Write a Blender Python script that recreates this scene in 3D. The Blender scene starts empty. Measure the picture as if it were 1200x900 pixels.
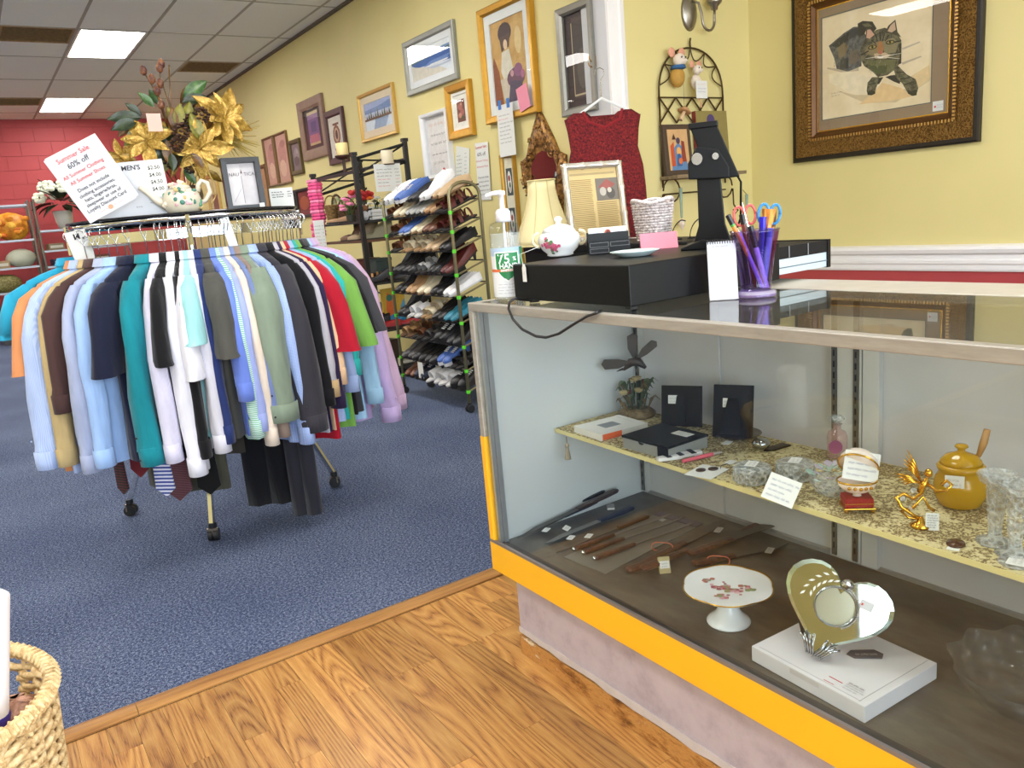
import bpy, math, random
from math import sin, cos, pi, radians, sqrt, atan2
from mathutils import Vector, Matrix
random.seed(11)
SC = bpy.context.scene
COL = SC.collection
# ---------------------------------------------------------------- camera
CAMH = 1.174
CR = ((0.82054, -0.56495, -0.08689), (0.19025, 0.1266, 0.97354), (0.539, 0.81535, -0.21136))
FPX = 925.69
cam_d = bpy.data.cameras.new('camera')
cam_d.sensor_width = 36.0
cam_d.lens = FPX / 1200 * 36.0
cam_d.clip_start = 0.02
cam = bpy.data.objects.new('camera', cam_d)
COL.objects.link(cam)
cam.matrix_world = Matrix(((CR[0][0], CR[1][0], -CR[2][0], 0), (CR[0][1], CR[1][1], -CR[2][1], 0), (CR[0][2], CR[1][2], -CR[2][2], CAMH), (0, 0, 0, 1)))
SC.camera = cam
# ---------------------------------------------------------------- world, daylight through the shop front, exposure
world = bpy.data.worlds.new('world')
SC.world = world
world.use_nodes = True
wn = world.node_tree
sky = wn.nodes.new('ShaderNodeTexSky')
sky.sky_type = 'NISHITA'
sky.sun_disc = False
sky.sun_elevation = radians(48)
sky.sun_rotation = radians(60)
wn.links.new(sky.outputs[0], wn.nodes['Background'].inputs[0])
wn.nodes['Background'].inputs[1].default_value = 0.35
SC.view_settings.view_transform = 'Standard'
SC.view_settings.look = 'None'
SC.view_settings.gamma = 1.0
SC.view_settings.use_curve_mapping = False
SC.view_settings.exposure = 0.0
dl = bpy.data.lights.new('shop_front_daylight', 'AREA')
dl.shape = 'RECTANGLE'
dl.size, dl.size_y = 6.4, 2.1
dl.energy = 330.0
dl.color = (0.86, 0.93, 1.0)
dlo = bpy.data.objects.new('shop_front_daylight', dl)
COL.objects.link(dlo)
dlo.location = (0.6, -2.56, 1.55)
dlo.rotation_euler = (radians(90), 0, 0)
LAMP = 25.0          # strength of the fluorescent diffusers

# ---------------------------------------------------------------- materials
def lin(c):
    if isinstance(c, str):
        c = tuple(int(c[i:i + 2], 16) / 255 for i in (0, 2, 4))
    return tuple(x / 12.92 if x <= 0.04045 else ((x + 0.055) / 1.055) ** 2.4 for x in c)

class NT:
    def __init__(s, name):
        s.m = bpy.data.materials.new(name)
        s.m.use_nodes = True
        s.n = s.m.node_tree.nodes
        s.l = s.m.node_tree.links
        s.b = s.n['Principled BSDF']
        s.out = s.n['Material Output']
    def node(s, t, **kw):
        nd = s.n.new('ShaderNode' + t)
        for k, v in kw.items():
            if k in nd.inputs.keys() and not hasattr(nd, k):
                nd.inputs[k].default_value = v
            else:
                setattr(nd, k, v)
        return nd
    def link(s, a, b):
        s.l.new(a, b)
    def coord(s, kind='Object', scale=(1, 1, 1)):
        t = s.node('TexCoord')
        m = s.node('Mapping')
        m.inputs['Scale'].default_value = scale
        s.link(t.outputs[kind], m.inputs[0])
        return m.outputs[0]
    def ramp(s, fac, stops):
        r = s.node('ValToRGB')
        el = r.color_ramp.elements
        while len(el) < len(stops):
            el.new(0.5)
        for e, (p, c) in zip(el, stops):
            e.position = p
            e.color = (*lin(c), 1)
        s.link(fac, r.inputs[0])
        return r.outputs[0]
    def noise(s, vec, scale, detail=3, rough=0.5):
        n = s.node('TexNoise')
        n.inputs['Scale'].default_value = scale
        n.inputs['Detail'].default_value = detail
        n.inputs['Roughness'].default_value = rough
        if vec is not None:
            s.link(vec, n.inputs['Vector'])
        return n.outputs[0]
    def bump(s, h, strength=0.3, dist=0.002):
        b = s.node('Bump')
        b.inputs['Strength'].default_value = strength
        b.inputs['Distance'].default_value = dist
        s.link(h, b.inputs['Height'])
        s.link(b.outputs[0], s.b.inputs['Normal'])
    def set(s, rough=0.5, metal=0.0, spec=None, **kw):
        s.b.inputs['Roughness'].default_value = rough
        s.b.inputs['Metallic'].default_value = metal
        if spec is not None:
            s.b.inputs['Specular IOR Level'].default_value = spec
        for k, v in kw.items():
            s.b.inputs[k.replace('_', ' ')].default_value = v
        return s

_MC = {}
def mat(col, rough=0.55, metal=0.0, var=0.12, scale=30.0, bump=0.0, spec=None, sheen=0.0):
    """plain material with a slight procedural tone variation; one per distinct look"""
    key = (col, rough, metal, var, scale, bump, spec, sheen)
    if key in _MC:
        return _MC[key]
    t = NT('m_' + str(col))
    t.set(rough, metal, spec)
    c = lin(col)
    if var > 0:
        v = t.coord()
        n = t.noise(v, scale, 4)
        mx = t.node('MixRGB', blend_type='MIX')
        t.link(n, mx.inputs[0])
        mx.inputs[1].default_value = (*[x * (1 - var) for x in c], 1)
        mx.inputs[2].default_value = (*[min(1, x * (1 + var)) for x in c], 1)
        t.link(mx.outputs[0], t.b.inputs['Base Color'])
        if bump:
            t.bump(n, bump, 0.003)
    else:
        t.b.inputs['Base Color'].default_value = (*c, 1)
    if sheen:
        t.b.inputs['Sheen Weight'].default_value = sheen
    _MC[key] = t.m
    return t.m

def mat2(name, c1, c2, scale=20, lo=0.4, hi=0.6, rough=0.6, metal=0, bump=0.0, stretch=(1, 1, 1), detail=4, spec=None):
    """two tones mixed by noise"""
    t = NT(name)
    t.set(rough, metal, spec)
    n = t.noise(t.coord(scale=stretch), scale, detail, 0.6)
    t.link(t.ramp(n, [(lo, c1), (hi, c2)]), t.b.inputs['Base Color'])
    if bump:
        t.bump(n, bump, 0.004)
    return t.m

def glass(name, tint=(0.96, 0.98, 0.97), rough=0.0, ior=1.45):
    t = NT(name)
    tr = t.node('BsdfTransparent')
    tr.inputs[0].default_value = (*tint, 1)
    gl = t.node('BsdfGlossy')
    gl.inputs['Roughness'].default_value = rough
    lw = t.node('LayerWeight')
    pw_ = t.node('Math', operation='POWER')
    t.link(lw.outputs['Facing'], pw_.inputs[0])
    pw_.inputs[1].default_value = 5.0
    fr = t.node('Math', operation='MULTIPLY_ADD')
    f0 = ((ior - 1) / (ior + 1)) ** 2
    t.link(pw_.outputs[0], fr.inputs[0])
    fr.inputs[1].default_value = 1 - f0
    fr.inputs[2].default_value = f0
    mx = t.node('MixShader')
    t.link(fr.outputs[0], mx.inputs[0])
    t.link(tr.outputs[0], mx.inputs[1])
    t.link(gl.outputs[0], mx.inputs[2])
    t.link(mx.outputs[0], t.out.inputs[0])
    return t.m

def cut_glass(name, col, rough=0.05, alpha=0.35):
    """pressed glass: part clear, part body colour with gloss"""
    t = NT(name)
    t.b.inputs['Base Color'].default_value = (*lin(col), 1)
    t.set(rough, 0, 0.8)
    t.b.inputs['Alpha'].default_value = alpha
    return t.m

def emit(name, col, strength):
    t = NT(name)
    e = t.node('Emission')
    e.inputs[0].default_value = (*col, 1)
    e.inputs[1].default_value = strength
    t.link(e.outputs[0], t.out.inputs[0])
    return t.m

# ---------------------------------------------------------------- geometry helpers
class MB:
    def __init__(s):
        s.v, s.f, s.mi = [], [], []
        s.cur = 0
        s.M = None
    def mat(s, i):
        s.cur = i
        return s
    def add(s, vs, fs):
        o = len(s.v)
        if s.M is not None:
            vs = [s.M @ Vector(v) for v in vs]
        s.v += [tuple(v) for v in vs]
        s.f += [tuple(i + o for i in f) for f in fs]
        s.mi += [s.cur] * len(fs)
        return s
    def box(s, x0, x1, y0, y1, z0, z1):
        v = [(x, y, z) for z in (z0, z1) for y in (y0, y1) for x in (x0, x1)]
        return s.add(v, [(0, 2, 3, 1), (4, 5, 7, 6), (0, 1, 5, 4), (2, 6, 7, 3), (0, 4, 6, 2), (1, 3, 7, 5)])
    def quad(s, *p):
        return s.add(p, [tuple(range(len(p)))])
    def loft(s, rings, close=True, caps=True):
        n = len(rings[0])
        vs = [p for r in rings for p in r]
        fs = []
        for i in range(len(rings) - 1):
            for j in range(n if close else n - 1):
                k = (j + 1) % n
                fs.append((i * n + j, i * n + k, (i + 1) * n + k, (i + 1) * n + j))
        if caps:
            fs.append(tuple(range(n - 1, -1, -1)))
            fs.append(tuple(range((len(rings) - 1) * n, len(rings) * n)))
        return s.add(vs, fs)
    def lathe(s, prof, n=20, at=(0, 0, 0), caps=True, sx=1, sy=1):
        return s.loft([[(at[0] + r * sx * cos(2 * pi * j / n), at[1] + r * sy * sin(2 * pi * j / n), at[2] + z) for j in range(n)] for r, z in prof], True, caps)
    def tube(s, pts, r, n=8, caps=True, flat=1.0):
        pts = [Vector(p) for p in pts]
        rings = []
        up = None
        for i, p in enumerate(pts):
            d = (pts[min(i + 1, len(pts) - 1)] - pts[max(i - 1, 0)])
            if d.length < 1e-9:
                d = Vector((0, 0, 1))
            d.normalize()
            if up is None:
                up = Vector((0, 0, 1)) if abs(d.z) < 0.9 else Vector((1, 0, 0))
            a = d.cross(up)
            if a.length < 1e-6:
                a = d.orthogonal()
            a.normalize()
            b = a.cross(d).normalized()
            up = b
            rr = r[i] if isinstance(r, (list, tuple)) else r
            rings.append([p + a * rr * cos(2 * pi * j / n) + b * rr * flat * sin(2 * pi * j / n) for j in range(n)])
        return s.loft(rings, True, caps)
    def cyl(s, p0, p1, r0, r1=None, n=12):
        return s.tube([p0, p1], [r0, r0 if r1 is None else r1], n)
    def prism(s, pts, a, b, ax='y'):
        """extrude an outline: ax is the extrusion axis; pts are the two other coordinates in order"""
        def P(u, v, w):
            return {'y': (u, w, v), 'z': (u, v, w), 'x': (w, u, v)}[ax]
        n = len(pts)
        v = [P(u, w, a) for u, w in pts] + [P(u, w, b) for u, w in pts]
        f = [tuple(range(n)), tuple(range(2 * n - 1, n - 1, -1))]
        f += [(i, i + n, (i + 1) % n + n, (i + 1) % n) for i in range(n)]
        return s.add(v, f)
    def ball(s, c, r, nu=12, nv=8, M=None):
        if not isinstance(r, (tuple, list)):
            r = (r, r, r)
        rings = []
        for i in range(nv + 1):
            t = pi * i / nv
            rr = max(sin(t), 0.001)
            rings.append([(c[0] + r[0] * rr * cos(2 * pi * j / nu), c[1] + r[1] * rr * sin(2 * pi * j / nu), c[2] - r[2] * cos(t)) for j in range(nu)])
        return s.loft(rings)
    def grid(s, fn, nu, nv):
        vs = [fn(i / nu, j / nv) for j in range(nv + 1) for i in range(nu + 1)]
        fs = [(j * (nu + 1) + i, j * (nu + 1) + i + 1, (j + 1) * (nu + 1) + i + 1, (j + 1) * (nu + 1) + i) for j in range(nv) for i in range(nu)]
        return s.add(vs, fs)
    def mesh(s, name, mats, smooth=False):
        me = bpy.data.meshes.new(name)
        me.from_pydata(s.v, [], s.f)
        if not isinstance(mats, (list, tuple)):
            mats = [mats]
        for m in mats:
            me.materials.append(m)
        if len(mats) > 1:
            me.polygons.foreach_set('material_index', s.mi)
        if smooth:
            me.polygons.foreach_set('use_smooth', [True] * len(me.polygons))
        me.update()
        return me
    def build(s, name, mats, parent=None, smooth=False, bev=0.0, label=None, solid=0.0, sub=0, loc=None, rot=None, fix=True):
        me = s.mesh(name, mats, smooth)
        if fix:
            import bmesh
            bm = bmesh.new()
            bm.from_mesh(me)
            bmesh.ops.recalc_face_normals(bm, faces=bm.faces)
            bm.to_mesh(me)
            bm.free()
        return link(name, me, parent, bev, label, solid, sub, loc, rot, smooth)

def link(name, me, parent=None, bev=0.0, label=None, solid=0.0, sub=0, loc=None, rot=None, smooth=False):
    o = bpy.data.objects.new(name, me)
    COL.objects.link(o)
    o.parent = parent
    if loc is not None:
        o.location = loc
    if rot is not None:
        o.rotation_euler = rot
    if label:
        o['label'] = label
    if solid:
        m = o.modifiers.new('solid', 'SOLIDIFY')
        m.thickness = solid
        m.offset = 0
    if bev:
        m = o.modifiers.new('bevel', 'BEVEL')
        m.width = bev
        m.segments = 2
        m.limit_method = 'ANGLE'
        m.angle_limit = radians(40)
    if sub:
        m = o.modifiers.new('sub', 'SUBSURF')
        m.levels = m.render_levels = sub
    return o

def thing(name, label, cat, loc=(0, 0, 0), rz=0.0, group=None, rot=None):
    o = bpy.data.objects.new(name, None)
    COL.objects.link(o)
    o.empty_display_size = 0.05
    o.location = loc
    o.rotation_euler = rot if rot is not None else (0, 0, rz)
    return tag(o, label, cat, group)

def tag(o, label, cat, group=None):
    o['label'] = label
    o['category'] = cat
    if group:
        o['group'] = group
    return o

def struct(o):
    o['kind'] = 'structure'
    return o

def dup(root, loc, rz=None, label=None, group=None, rot=None, scale=None):
    r = root.copy()
    COL.objects.link(r)
    r.location = loc
    if rz is not None:
        r.rotation_euler = (0, 0, rz)
    if rot is not None:
        r.rotation_euler = rot
    if scale is not None:
        r.scale = scale
    if label:
        r['label'] = label
    if group:
        r['group'] = group
    for ch in list(root.children):
        c = ch.copy()
        COL.objects.link(c)
        c.parent = r
        for g in list(ch.children):
            d = g.copy()
            COL.objects.link(d)
            d.parent = c
    return r

def px(x, y, X=None, Y=None, Z=None):
    """the point of the photograph at a known wall, depth or height"""
    c = ((x - 600) / FPX, -(y - 450) / FPX, 1.0)
    d = [sum(CR[k][i] * c[k] for k in range(3)) for i in range(3)]
    if X is not None:
        t = X / d[0]
    elif Y is not None:
        t = Y / d[1]
    else:
        t = (Z - CAMH) / d[2]
    return Vector((t * d[0], t * d[1], CAMH + t * d[2]))

def text(s, size, m, parent, loc, rot=(pi / 2, 0, 0), align='CENTER', name='lettering', bold=0.0, sx=1.0, shear=0.0, space=1.0, bend=0.0):
    cu = bpy.data.curves.new(name, 'FONT')
    cu.body = s
    cu.size = size
    cu.align_x = align
    cu.align_y = 'CENTER'
    cu.offset = bold
    cu.shear = shear
    cu.space_line = space
    cu.resolution_u = 2
    cu.materials.append(m)
    o = bpy.data.objects.new(name, cu)
    COL.objects.link(o)
    o.parent = parent
    o.location = loc
    o.rotation_euler = rot
    o.scale = (sx, 1, 1)
    if bend:
        o['bend'] = bend
    TEXTS.append(o)
    return o
TEXTS = []

def facing(P, extra=0.0):
    """turn about z that lets a thing's front look towards the shop entrance side"""
    return -atan2(P[0], P[1]) + extra

def scrawl(m, parent, x0, x1, z, h, y, name='handwriting', lines=1, gap=0.01, seed=0, w=0.0006, rot=None, loc=None):
    """illegible handwriting: thin wavy pen strokes lying just proud of a card (local x right, z up, y towards the back)"""
    rd = random.Random(seed)
    b = MB()
    for k in range(lines):
        zz = z - k * gap
        x = x0 + rd.uniform(0, 0.05) * (x1 - x0)
        end = x1 - rd.uniform(0, 0.3) * (x1 - x0)
        while x < end:
            L = rd.uniform(0.12, 0.28) * (x1 - x0)
            n = 7
            pts = [(x + L * i / n, zz + h * (0.5 if i % 2 else -0.5) * rd.uniform(0.4, 1)) for i in range(n + 1)]
            for (a, c), (a2, c2) in zip(pts, pts[1:]):
                b.quad((a, y, c - w), (a2, y, c2 - w), (a2, y, c2 + w), (a, y, c + w))
            x += L * 1.25
    return b.build(name, m, parent, rot=rot, loc=loc, fix=False)

def picture(name, shapes, parent, w, h, y=0.0, x0=None, z0=None, nm='picture', step=0.0003):
    """flat print: painted outlines in 0..1 coordinates stacked a hair apart; first one is the ground"""
    x0 = -w / 2 if x0 is None else x0
    z0 = -h / 2 if z0 is None else z0
    b = MB()
    ms, idx = [], {}
    for i, (c, pts) in enumerate(shapes):
        m = c if not isinstance(c, str) else mat(c, 0.6, 0, 0.18, 25)
        if m.name not in idx:
            idx[m.name] = len(ms)
            ms.append(m)
        b.mat(idx[m.name])
        b.quad(*[(x0 + u * w, y - i * step, z0 + v * h) for u, v in pts])
    return b.build(nm, ms, parent, fix=False)
FULL = [(0, 0), (1, 0), (1, 1), (0, 1)]
def ell(cx, cy, rx, ry, n=14, a0=0, a1=2 * pi):
    return [(cx + rx * cos(a0 + (a1 - a0) * i / n), cy + ry * sin(a0 + (a1 - a0) * i / n)) for i in range(n)]

CHROME = mat('D8DADC', 0.12, 1.0, 0)
BLACKM = mat('17181A', 0.45, 0.0, 0.1, 40)
WHITEP = mat('C6C9D0', 0.6, 0, 0.03, 30)
INK = mat('2A2A30', 0.7, 0, 0)
INKB = mat('3A4A90', 0.7, 0, 0)
INKR = mat('C8423C', 0.7, 0, 0)
GOLD = mat('D8A840', 0.25, 1.0, 0.1, 20)
# ================================================================ the room
WX, SY, CX, BY, FY, LX, CZ = 3.2, 3.548, 4.394, 13.87, -2.6, -4.6, 3.11
def wall_mat(name, c, c2, bump=0.08):
    t = NT(name)
    v = t.coord()
    n = t.noise(v, 1.3, 3)
    n2 = t.noise(v, 60, 4)
    t.set(0.6)
    t.link(t.ramp(n, [(0.3, c), (0.7, c2)]), t.b.inputs['Base Color'])
    t.bump(n2, bump, 0.003)
    return t.m
YEL = wall_mat('yellow_paint', 'D6C98A', 'DCCF92')
RED = wall_mat('red_paint', 'A83C40', 'AE4246', 0.2)
WTRIM = mat('E6E4E4', 0.4, 0, 0.03, 15)
# carpet
t = NT('blue_carpet'); v = t.coord(); t.set(0.95, spec=0.1)
n1 = t.noise(v, 380, 2, 0.85); n2 = t.noise(v, 120, 2, 0.7); n3 = t.noise(v, 1.5, 2)
ad = t.node('Math', operation='ADD'); ad.inputs[1].default_value = 0
t.link(n1, ad.inputs[0])
mx = t.node('Math', operation='MULTIPLY_ADD'); t.link(n2, mx.inputs[0]); mx.inputs[1].default_value = 0.6; t.link(ad.outputs[0], mx.inputs[2])
mx3 = t.node('Math', operation='MULTIPLY_ADD'); t.link(n3, mx3.inputs[0]); mx3.inputs[1].default_value = 0.12; t.link(mx.outputs[0], mx3.inputs[2])
t.link(t.ramp(mx3.outputs[0], [(0.68, '161D2E'), (0.81, '3A4765'), (0.94, '64708E'), (1.02, 'A4AEC0')]), t.b.inputs['Base Color'])
t.bump(n1, 0.6, 0.004)
CARPET = t.m
struct(MB().box(LX, WX + 0.1, 2.14, BY, -0.06, 0.0).build('floor', CARPET))
# laminate wood
t = NT('oak_strip')
oi = t.node('ObjectInfo')
tc = t.node('TexCoord'); mp = t.node('Mapping')
vm = t.node('VectorMath', operation='SCALE'); vm.inputs['Scale'].default_value = 1
cmb = t.node('CombineXYZ')
ml = t.node('Math', operation='MULTIPLY'); t.link(oi.outputs['Random'], ml.inputs[0]); ml.inputs[1].default_value = 37.0
t.link(ml.outputs[0], cmb.inputs[0]); t.link(ml.outputs[0], cmb.inputs[1])
av = t.node('VectorMath', operation='ADD'); t.link(tc.outputs['Object'], av.inputs[0]); t.link(cmb.outputs[0], av.inputs[1])
mp.inputs['Scale'].default_value = (1, 0.09, 1)
t.link(av.outputs[0], mp.inputs[0])
ring = t.noise(mp.outputs[0], 9.0, 1.0, 0.4)
mlr = t.node('Math', operation='MULTIPLY'); t.link(ring, mlr.inputs[0]); mlr.inputs[1].default_value = 20.0
fr = t.node('Math', operation='PINGPONG'); t.link(mlr.outputs[0], fr.inputs[0]); fr.inputs[1].default_value = 0.5
mp2 = t.node('Mapping'); mp2.inputs['Scale'].default_value = (1, 0.03, 1); t.link(av.outputs[0], mp2.inputs[0])
fine = t.noise(mp2.outputs[0], 420, 3, 0.75)
sm = t.node('Math', operation='MULTIPLY_ADD'); t.link(fr.outputs[0], sm.inputs[0]); sm.inputs[1].default_value = 0.7; 
fm = t.node('Math', operation='MULTIPLY'); t.link(fine, fm.inputs[0]); fm.inputs[1].default_value = 0.95
t.link(fm.outputs[0], sm.inputs[2])
rc = t.ramp(sm.outputs[0], [(0.24, '5E3A20'), (0.42, '845532'), (0.56, 'AE7C46'), (0.78, 'C09054'), (1.0, 'CEA468')])
hs = t.node('HueSaturation')
mr = t.node('MapRange'); t.link(oi.outputs['Random'], mr.inputs[0]); mr.inputs[3].default_value = 0.70; mr.inputs[4].default_value = 1.08
t.link(mr.outputs[0], hs.inputs['Value']); t.link(rc, hs.inputs['Color'])
hs.inputs['Saturation'].default_value = 1.03
t.link(hs.outputs[0], t.b.inputs['Base Color'])
t.set(0.33, spec=0.45)
OAK = t.m
wood_floor = struct(MB().box(LX, CX, FY, 2.083, -0.06, -0.006).build('floor', mat('6B4526', 0.6)))
wood_floor2 = struct(MB().box(WX + 0.1, CX, 2.083, SY, -0.06, -0.006).build('floor', mat('6B4526', 0.6)))
pw = 0.066
pm = {}
for L in (0.42, 0.7, 0.98):
    b = MB(); b.box(0.0004, pw - 0.0004, 0.0004, L - 0.0004, -0.006, 0.0)
    pm[L] = b.mesh('plank', OAK)
rd = random.Random(5)
for k in range(-30, 25):
    y = 2.0828
    y += -rd.choice((0.0, 0.13, 0.29, 0.45))
    first = True
    while y > -0.5:
        L = rd.choice((0.42, 0.7, 0.98))
        if first and y < 2.075:
            me = MB().box(0.0004, pw - 0.0004, 0, 2.0828 - y - 0.0004, -0.006, 0).mesh('plank', OAK)
            link('plank', me, wood_floor, loc=(k * pw, y, 0))
        first = False
        if k * pw > 1.06 and y < 1.6: 
            y -= L; continue
        link('plank', pm[L], wood_floor, loc=(k * pw, y - L, 0))
        y -= L
t = NT('oak_threshold'); t.set(0.35)
n = t.noise(t.coord(scale=(0.06, 1, 1)), 60, 4, 0.6)
t.link(t.ramp(n, [(0.3, '8A5C30'), (0.6, 'AE8048')]), t.b.inputs['Base Color'])
THR = t.m
for a, bx in ((LX, 0.145), (0.1465, 1.4), (1.4015, WX)):
    b = MB(); b.prism([(2.085, 0), (2.147, 0), (2.147, 0.006), (2.128, 0.011), (2.103, 0.011), (2.085, 0.005)], a, bx, 'x')
    struct(b.build('trim_1', THR))
# walls
struct(MB().box(WX, WX + 0.1, SY + 0.002, BY, 0, CZ + 0.1).build('wall_right', YEL))
struct(MB().box(WX + 0.1, CX + 0.1, SY, SY + 0.1, 0, CZ + 0.1).build('wall_alcove', YEL))
wc = struct(MB().box(CX, CX + 0.1, FY, SY, 0.66, CZ + 0.1).build('wall_counter', YEL))
struct(MB().box(CX, CX + 0.1, FY, SY, 0, 0.66).build('wall_counter_lower', RED))
b = MB(); b.prism([(CX, 0.655), (CX - 0.012, 0.657), (CX - 0.016, 0.668), (CX - 0.016, 0.69), (CX - 0.022, 0.70), (CX - 0.022, 0.715), (CX - 0.012, 0.722), (CX - 0.012, 0.745), (CX - 0.03, 0.755), (CX - 0.036, 0.775), (CX - 0.03, 0.79), (CX - 0.012, 0.797), (CX, 0.80)], FY, SY, 'y')
struct(b.build('trim_2', WTRIM))
struct(MB().box(LX - 0.1, LX, FY, BY, 0, CZ + 0.1).build('wall_left', YEL))
# red block wall at the back, block by block
wb = struct(MB().box(LX, WX, BY + 0.012, BY + 0.12, 0, CZ + 0.1).build('wall_back', mat('9E3E40', 0.7)))
bw, bh = 0.40, 0.20
blk = MB().box(0.003, bw - 0.003, 0, 0.014, 0.003, bh - 0.003).mesh('block', RED)
for r in range(16):
    for c in range(11):
        x = WX - 0.02 - (c + 1) * bw + (bw / 2 if r % 2 else 0)
        if x + bw > WX: continue
        link('block', blk, wb, loc=(x, BY, r * bh - 0.005))
# white cased end of the long wall (shade on its side painted in as grey)
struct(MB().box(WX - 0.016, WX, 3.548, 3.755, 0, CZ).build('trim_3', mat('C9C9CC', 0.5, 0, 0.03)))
b = MB(); b.prism([(WX - 0.016, SY + 0.0), (WX - 0.016, SY - 0.016), (WX + 0.02, SY - 0.022), (WX + 0.028, SY - 0.014), (WX + 0.06, SY - 0.018), (WX + 0.075, SY - 0.024), (WX + 0.105, SY - 0.02), (WX + 0.11, SY)], 0, CZ, 'z')
struct(b.build('trim_4', WTRIM))
# shop front behind the photographer
fw = MB()
fw.box(LX, -2.7, FY - 0.1, FY, 0, CZ + 0.1); fw.box(3.9, CX, FY - 0.1, FY, 0, CZ + 0.1); fw.box(-2.7, 3.9, FY - 0.1, FY, 0, 0.5); fw.box(-2.7, 3.9, FY - 0.1, FY, 2.62, CZ + 0.1)
struct(fw.build('wall_front', YEL))
wf = struct(MB().box(-2.7, 3.9, FY - 0.07, FY - 0.02, 0.5, 0.55).build('window_1', mat('9A9CA0', 0.4, 0.8)))
for a in (-2.7, -0.52, 1.66, 3.85):
    MB().box(a, a + 0.05, FY - 0.07, FY - 0.02, 0.55, 2.62).build('window_frame', mat('9A9CA0', 0.4, 0.8), wf)
struct(MB().box(-30, 30, -40, FY - 0.11, -0.25, -0.1).build('ground', mat('8F8F8C', 0.9)))
# ceiling
TILE = NT('ceiling_tile'); v = TILE.coord(); n = TILE.noise(v, 160, 3, 0.7); TILE.set(0.9, spec=0.1)
TILE.link(TILE.ramp(n, [(0.30, 'C8C4BC'), (0.45, 'ECE8E0'), (0.7, 'F0ECE4')]), TILE.b.inputs['Base Color']); TILE.bump(n, 0.4, 0.003)
TILE = TILE.m
ceil = struct(MB().box(LX, CX, FY, BY, CZ + 0.04, CZ + 0.1).build('ceiling', mat('8A857C', 0.9)))
GX, GY, px_, py_ = 1.22, 8.34, 0.605, 1.22
lights = {(ix, iy) for ix in (0, -4, -8) for iy in (0, 3, -3, -6)}  # leftmost column is unseen, added to brighten the room and ceiling
vents = {(-1, 0): 'v', (-1, 3): 'v', (-2, 0): 'v', (-2, 3): 'v'}
dvent = (2, 1)
tile = MB().box(0.012, px_ - 0.012, 0.012, py_ - 0.012, 0.0, 0.014).mesh('ceiling_tile', TILE)
half = MB().box(0.012, px_ - 0.012, 0.6, py_ - 0.012, 0.0, 0.014).mesh('ceiling_tile', TILE)
nar = MB().box(0.012, 0.16, 0.012, py_ - 0.012, 0.0, 0.014).mesh('ceiling_tile', TILE)
GRID = mat('A79F92', 0.6, 0, 0.1)
DIFF = emit('diffuser', (1.0, 0.97, 0.93), LAMP)
VENT = mat2('brown_vent', '8A6C48', 'B08E62', 30, 0.35, 0.65, 0.7)
for ix in range(-9, 6):
    for iy in range(-9, 5):
        x, y = GX + ix * px_, GY + iy * py_
        if x > CX or y + py_ < FY or y > BY: continue
        if y > SY - 0.5 and x > WX - 0.02: continue
        if x < LX - 0.3: continue
        if (ix, iy) in lights:
            far = iy >= 0
            o = thing('ceiling_light', 'x', 'light', (x, y, CZ), 0)
            fb = MB()
            for q in ((0.012, px_ - 0.012, 0.012, 0.035), (0.012, px_ - 0.012, py_ - 0.035, py_ - 0.012), (0.012, 0.035, 0.035, py_ - 0.035), (px_ - 0.035, px_ - 0.012, 0.035, py_ - 0.035)):
                fb.box(q[0], q[1], q[2], q[3], -0.004, 0.02)
            fb.build('frame', mat('D8D4CC', 0.5), o)
            MB().box(0.035, px_ - 0.035, 0.035, py_ - 0.035, 0.004, 0.012).build('diffuser', DIFF, o)
            o['label'] = {(0, 0): 'lit fluorescent ceiling panel, the larger and nearer one in view', (0, 3): 'lit fluorescent ceiling panel close to the red block wall'}.get((ix, iy), 'lit fluorescent ceiling panel out of sight over the shop, column %s row %s' % ({0: 'one', -4: 'two', -8: 'three (added fill)'}[ix], {0: 'a', 3: 'b', -3: 'c', -6: 'd'}[iy]))
            o['group'] = 'fluorescent ceiling panels'
        elif (ix, iy) in vents:
            link('ceiling_tile', half, ceil, loc=(x, y, CZ))
        elif (ix, iy) == dvent:
            link('ceiling_tile', half, ceil, loc=(x, y, CZ), rot=None)
        else:
            link('ceiling_tile', nar if (ix == 3 and y > SY - 0.5) else tile, ceil, loc=(x, y, CZ))
g = MB()
for ix in range(-9, 6):
    x = GX + ix * px_
    if LX < x < CX:
        g.box(x - 0.012, x + 0.012, FY, BY if x < WX else SY, CZ - 0.004, CZ + 0.02)
for iy in range(-9, 5):
    y = GY + iy * py_
    if FY < y < BY:
        g.box(LX, WX if y > SY else CX, y - 0.012, y + 0.012, CZ - 0.0035, CZ + 0.02)
g.build('ceiling_grid', GRID, ceil)
struct(MB().box(WX - 0.025, WX, SY + 0.25, BY, CZ - 0.025, CZ + 0.0).build('trim_5', mat('5E5446', 0.6)))
def vent(x, y, w, d, lab):
    o = thing('ceiling_vent', lab, 'vent', (x, y, CZ), 0, 'brown ceiling vents')
    b = MB()
    b.box(0, w, 0, 0.02, -0.006, 0.014); b.box(0, w, d - 0.02, d, -0.006, 0.014); b.box(0, 0.02, 0.02, d - 0.02, -0.006, 0.014); b.box(w - 0.02, w, 0.02, d - 0.02, -0.006, 0.014)
    b.build('frame', VENT, o)
    MB().box(0.02, w - 0.02, 0.02, d - 0.02, 0.012, 0.02).build('duct', mat('4A3A28', 0.8), o)
    s = MB(); k = 0.045
    while k < d - 0.03:
        s.add([(0.02, k, -0.004), (w - 0.02, k, -0.004), (w - 0.02, k + 0.022, 0.004), (0.02, k + 0.022, 0.004)], [(0, 1, 2, 3)]); k += 0.028
    s.build('slat', VENT, o, solid=0.002)
vent(GX - px_ + 0.013, GY + 0.013, px_ - 0.026, 0.57, 'brown slatted ceiling vent beside the nearer lit panel')
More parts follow.
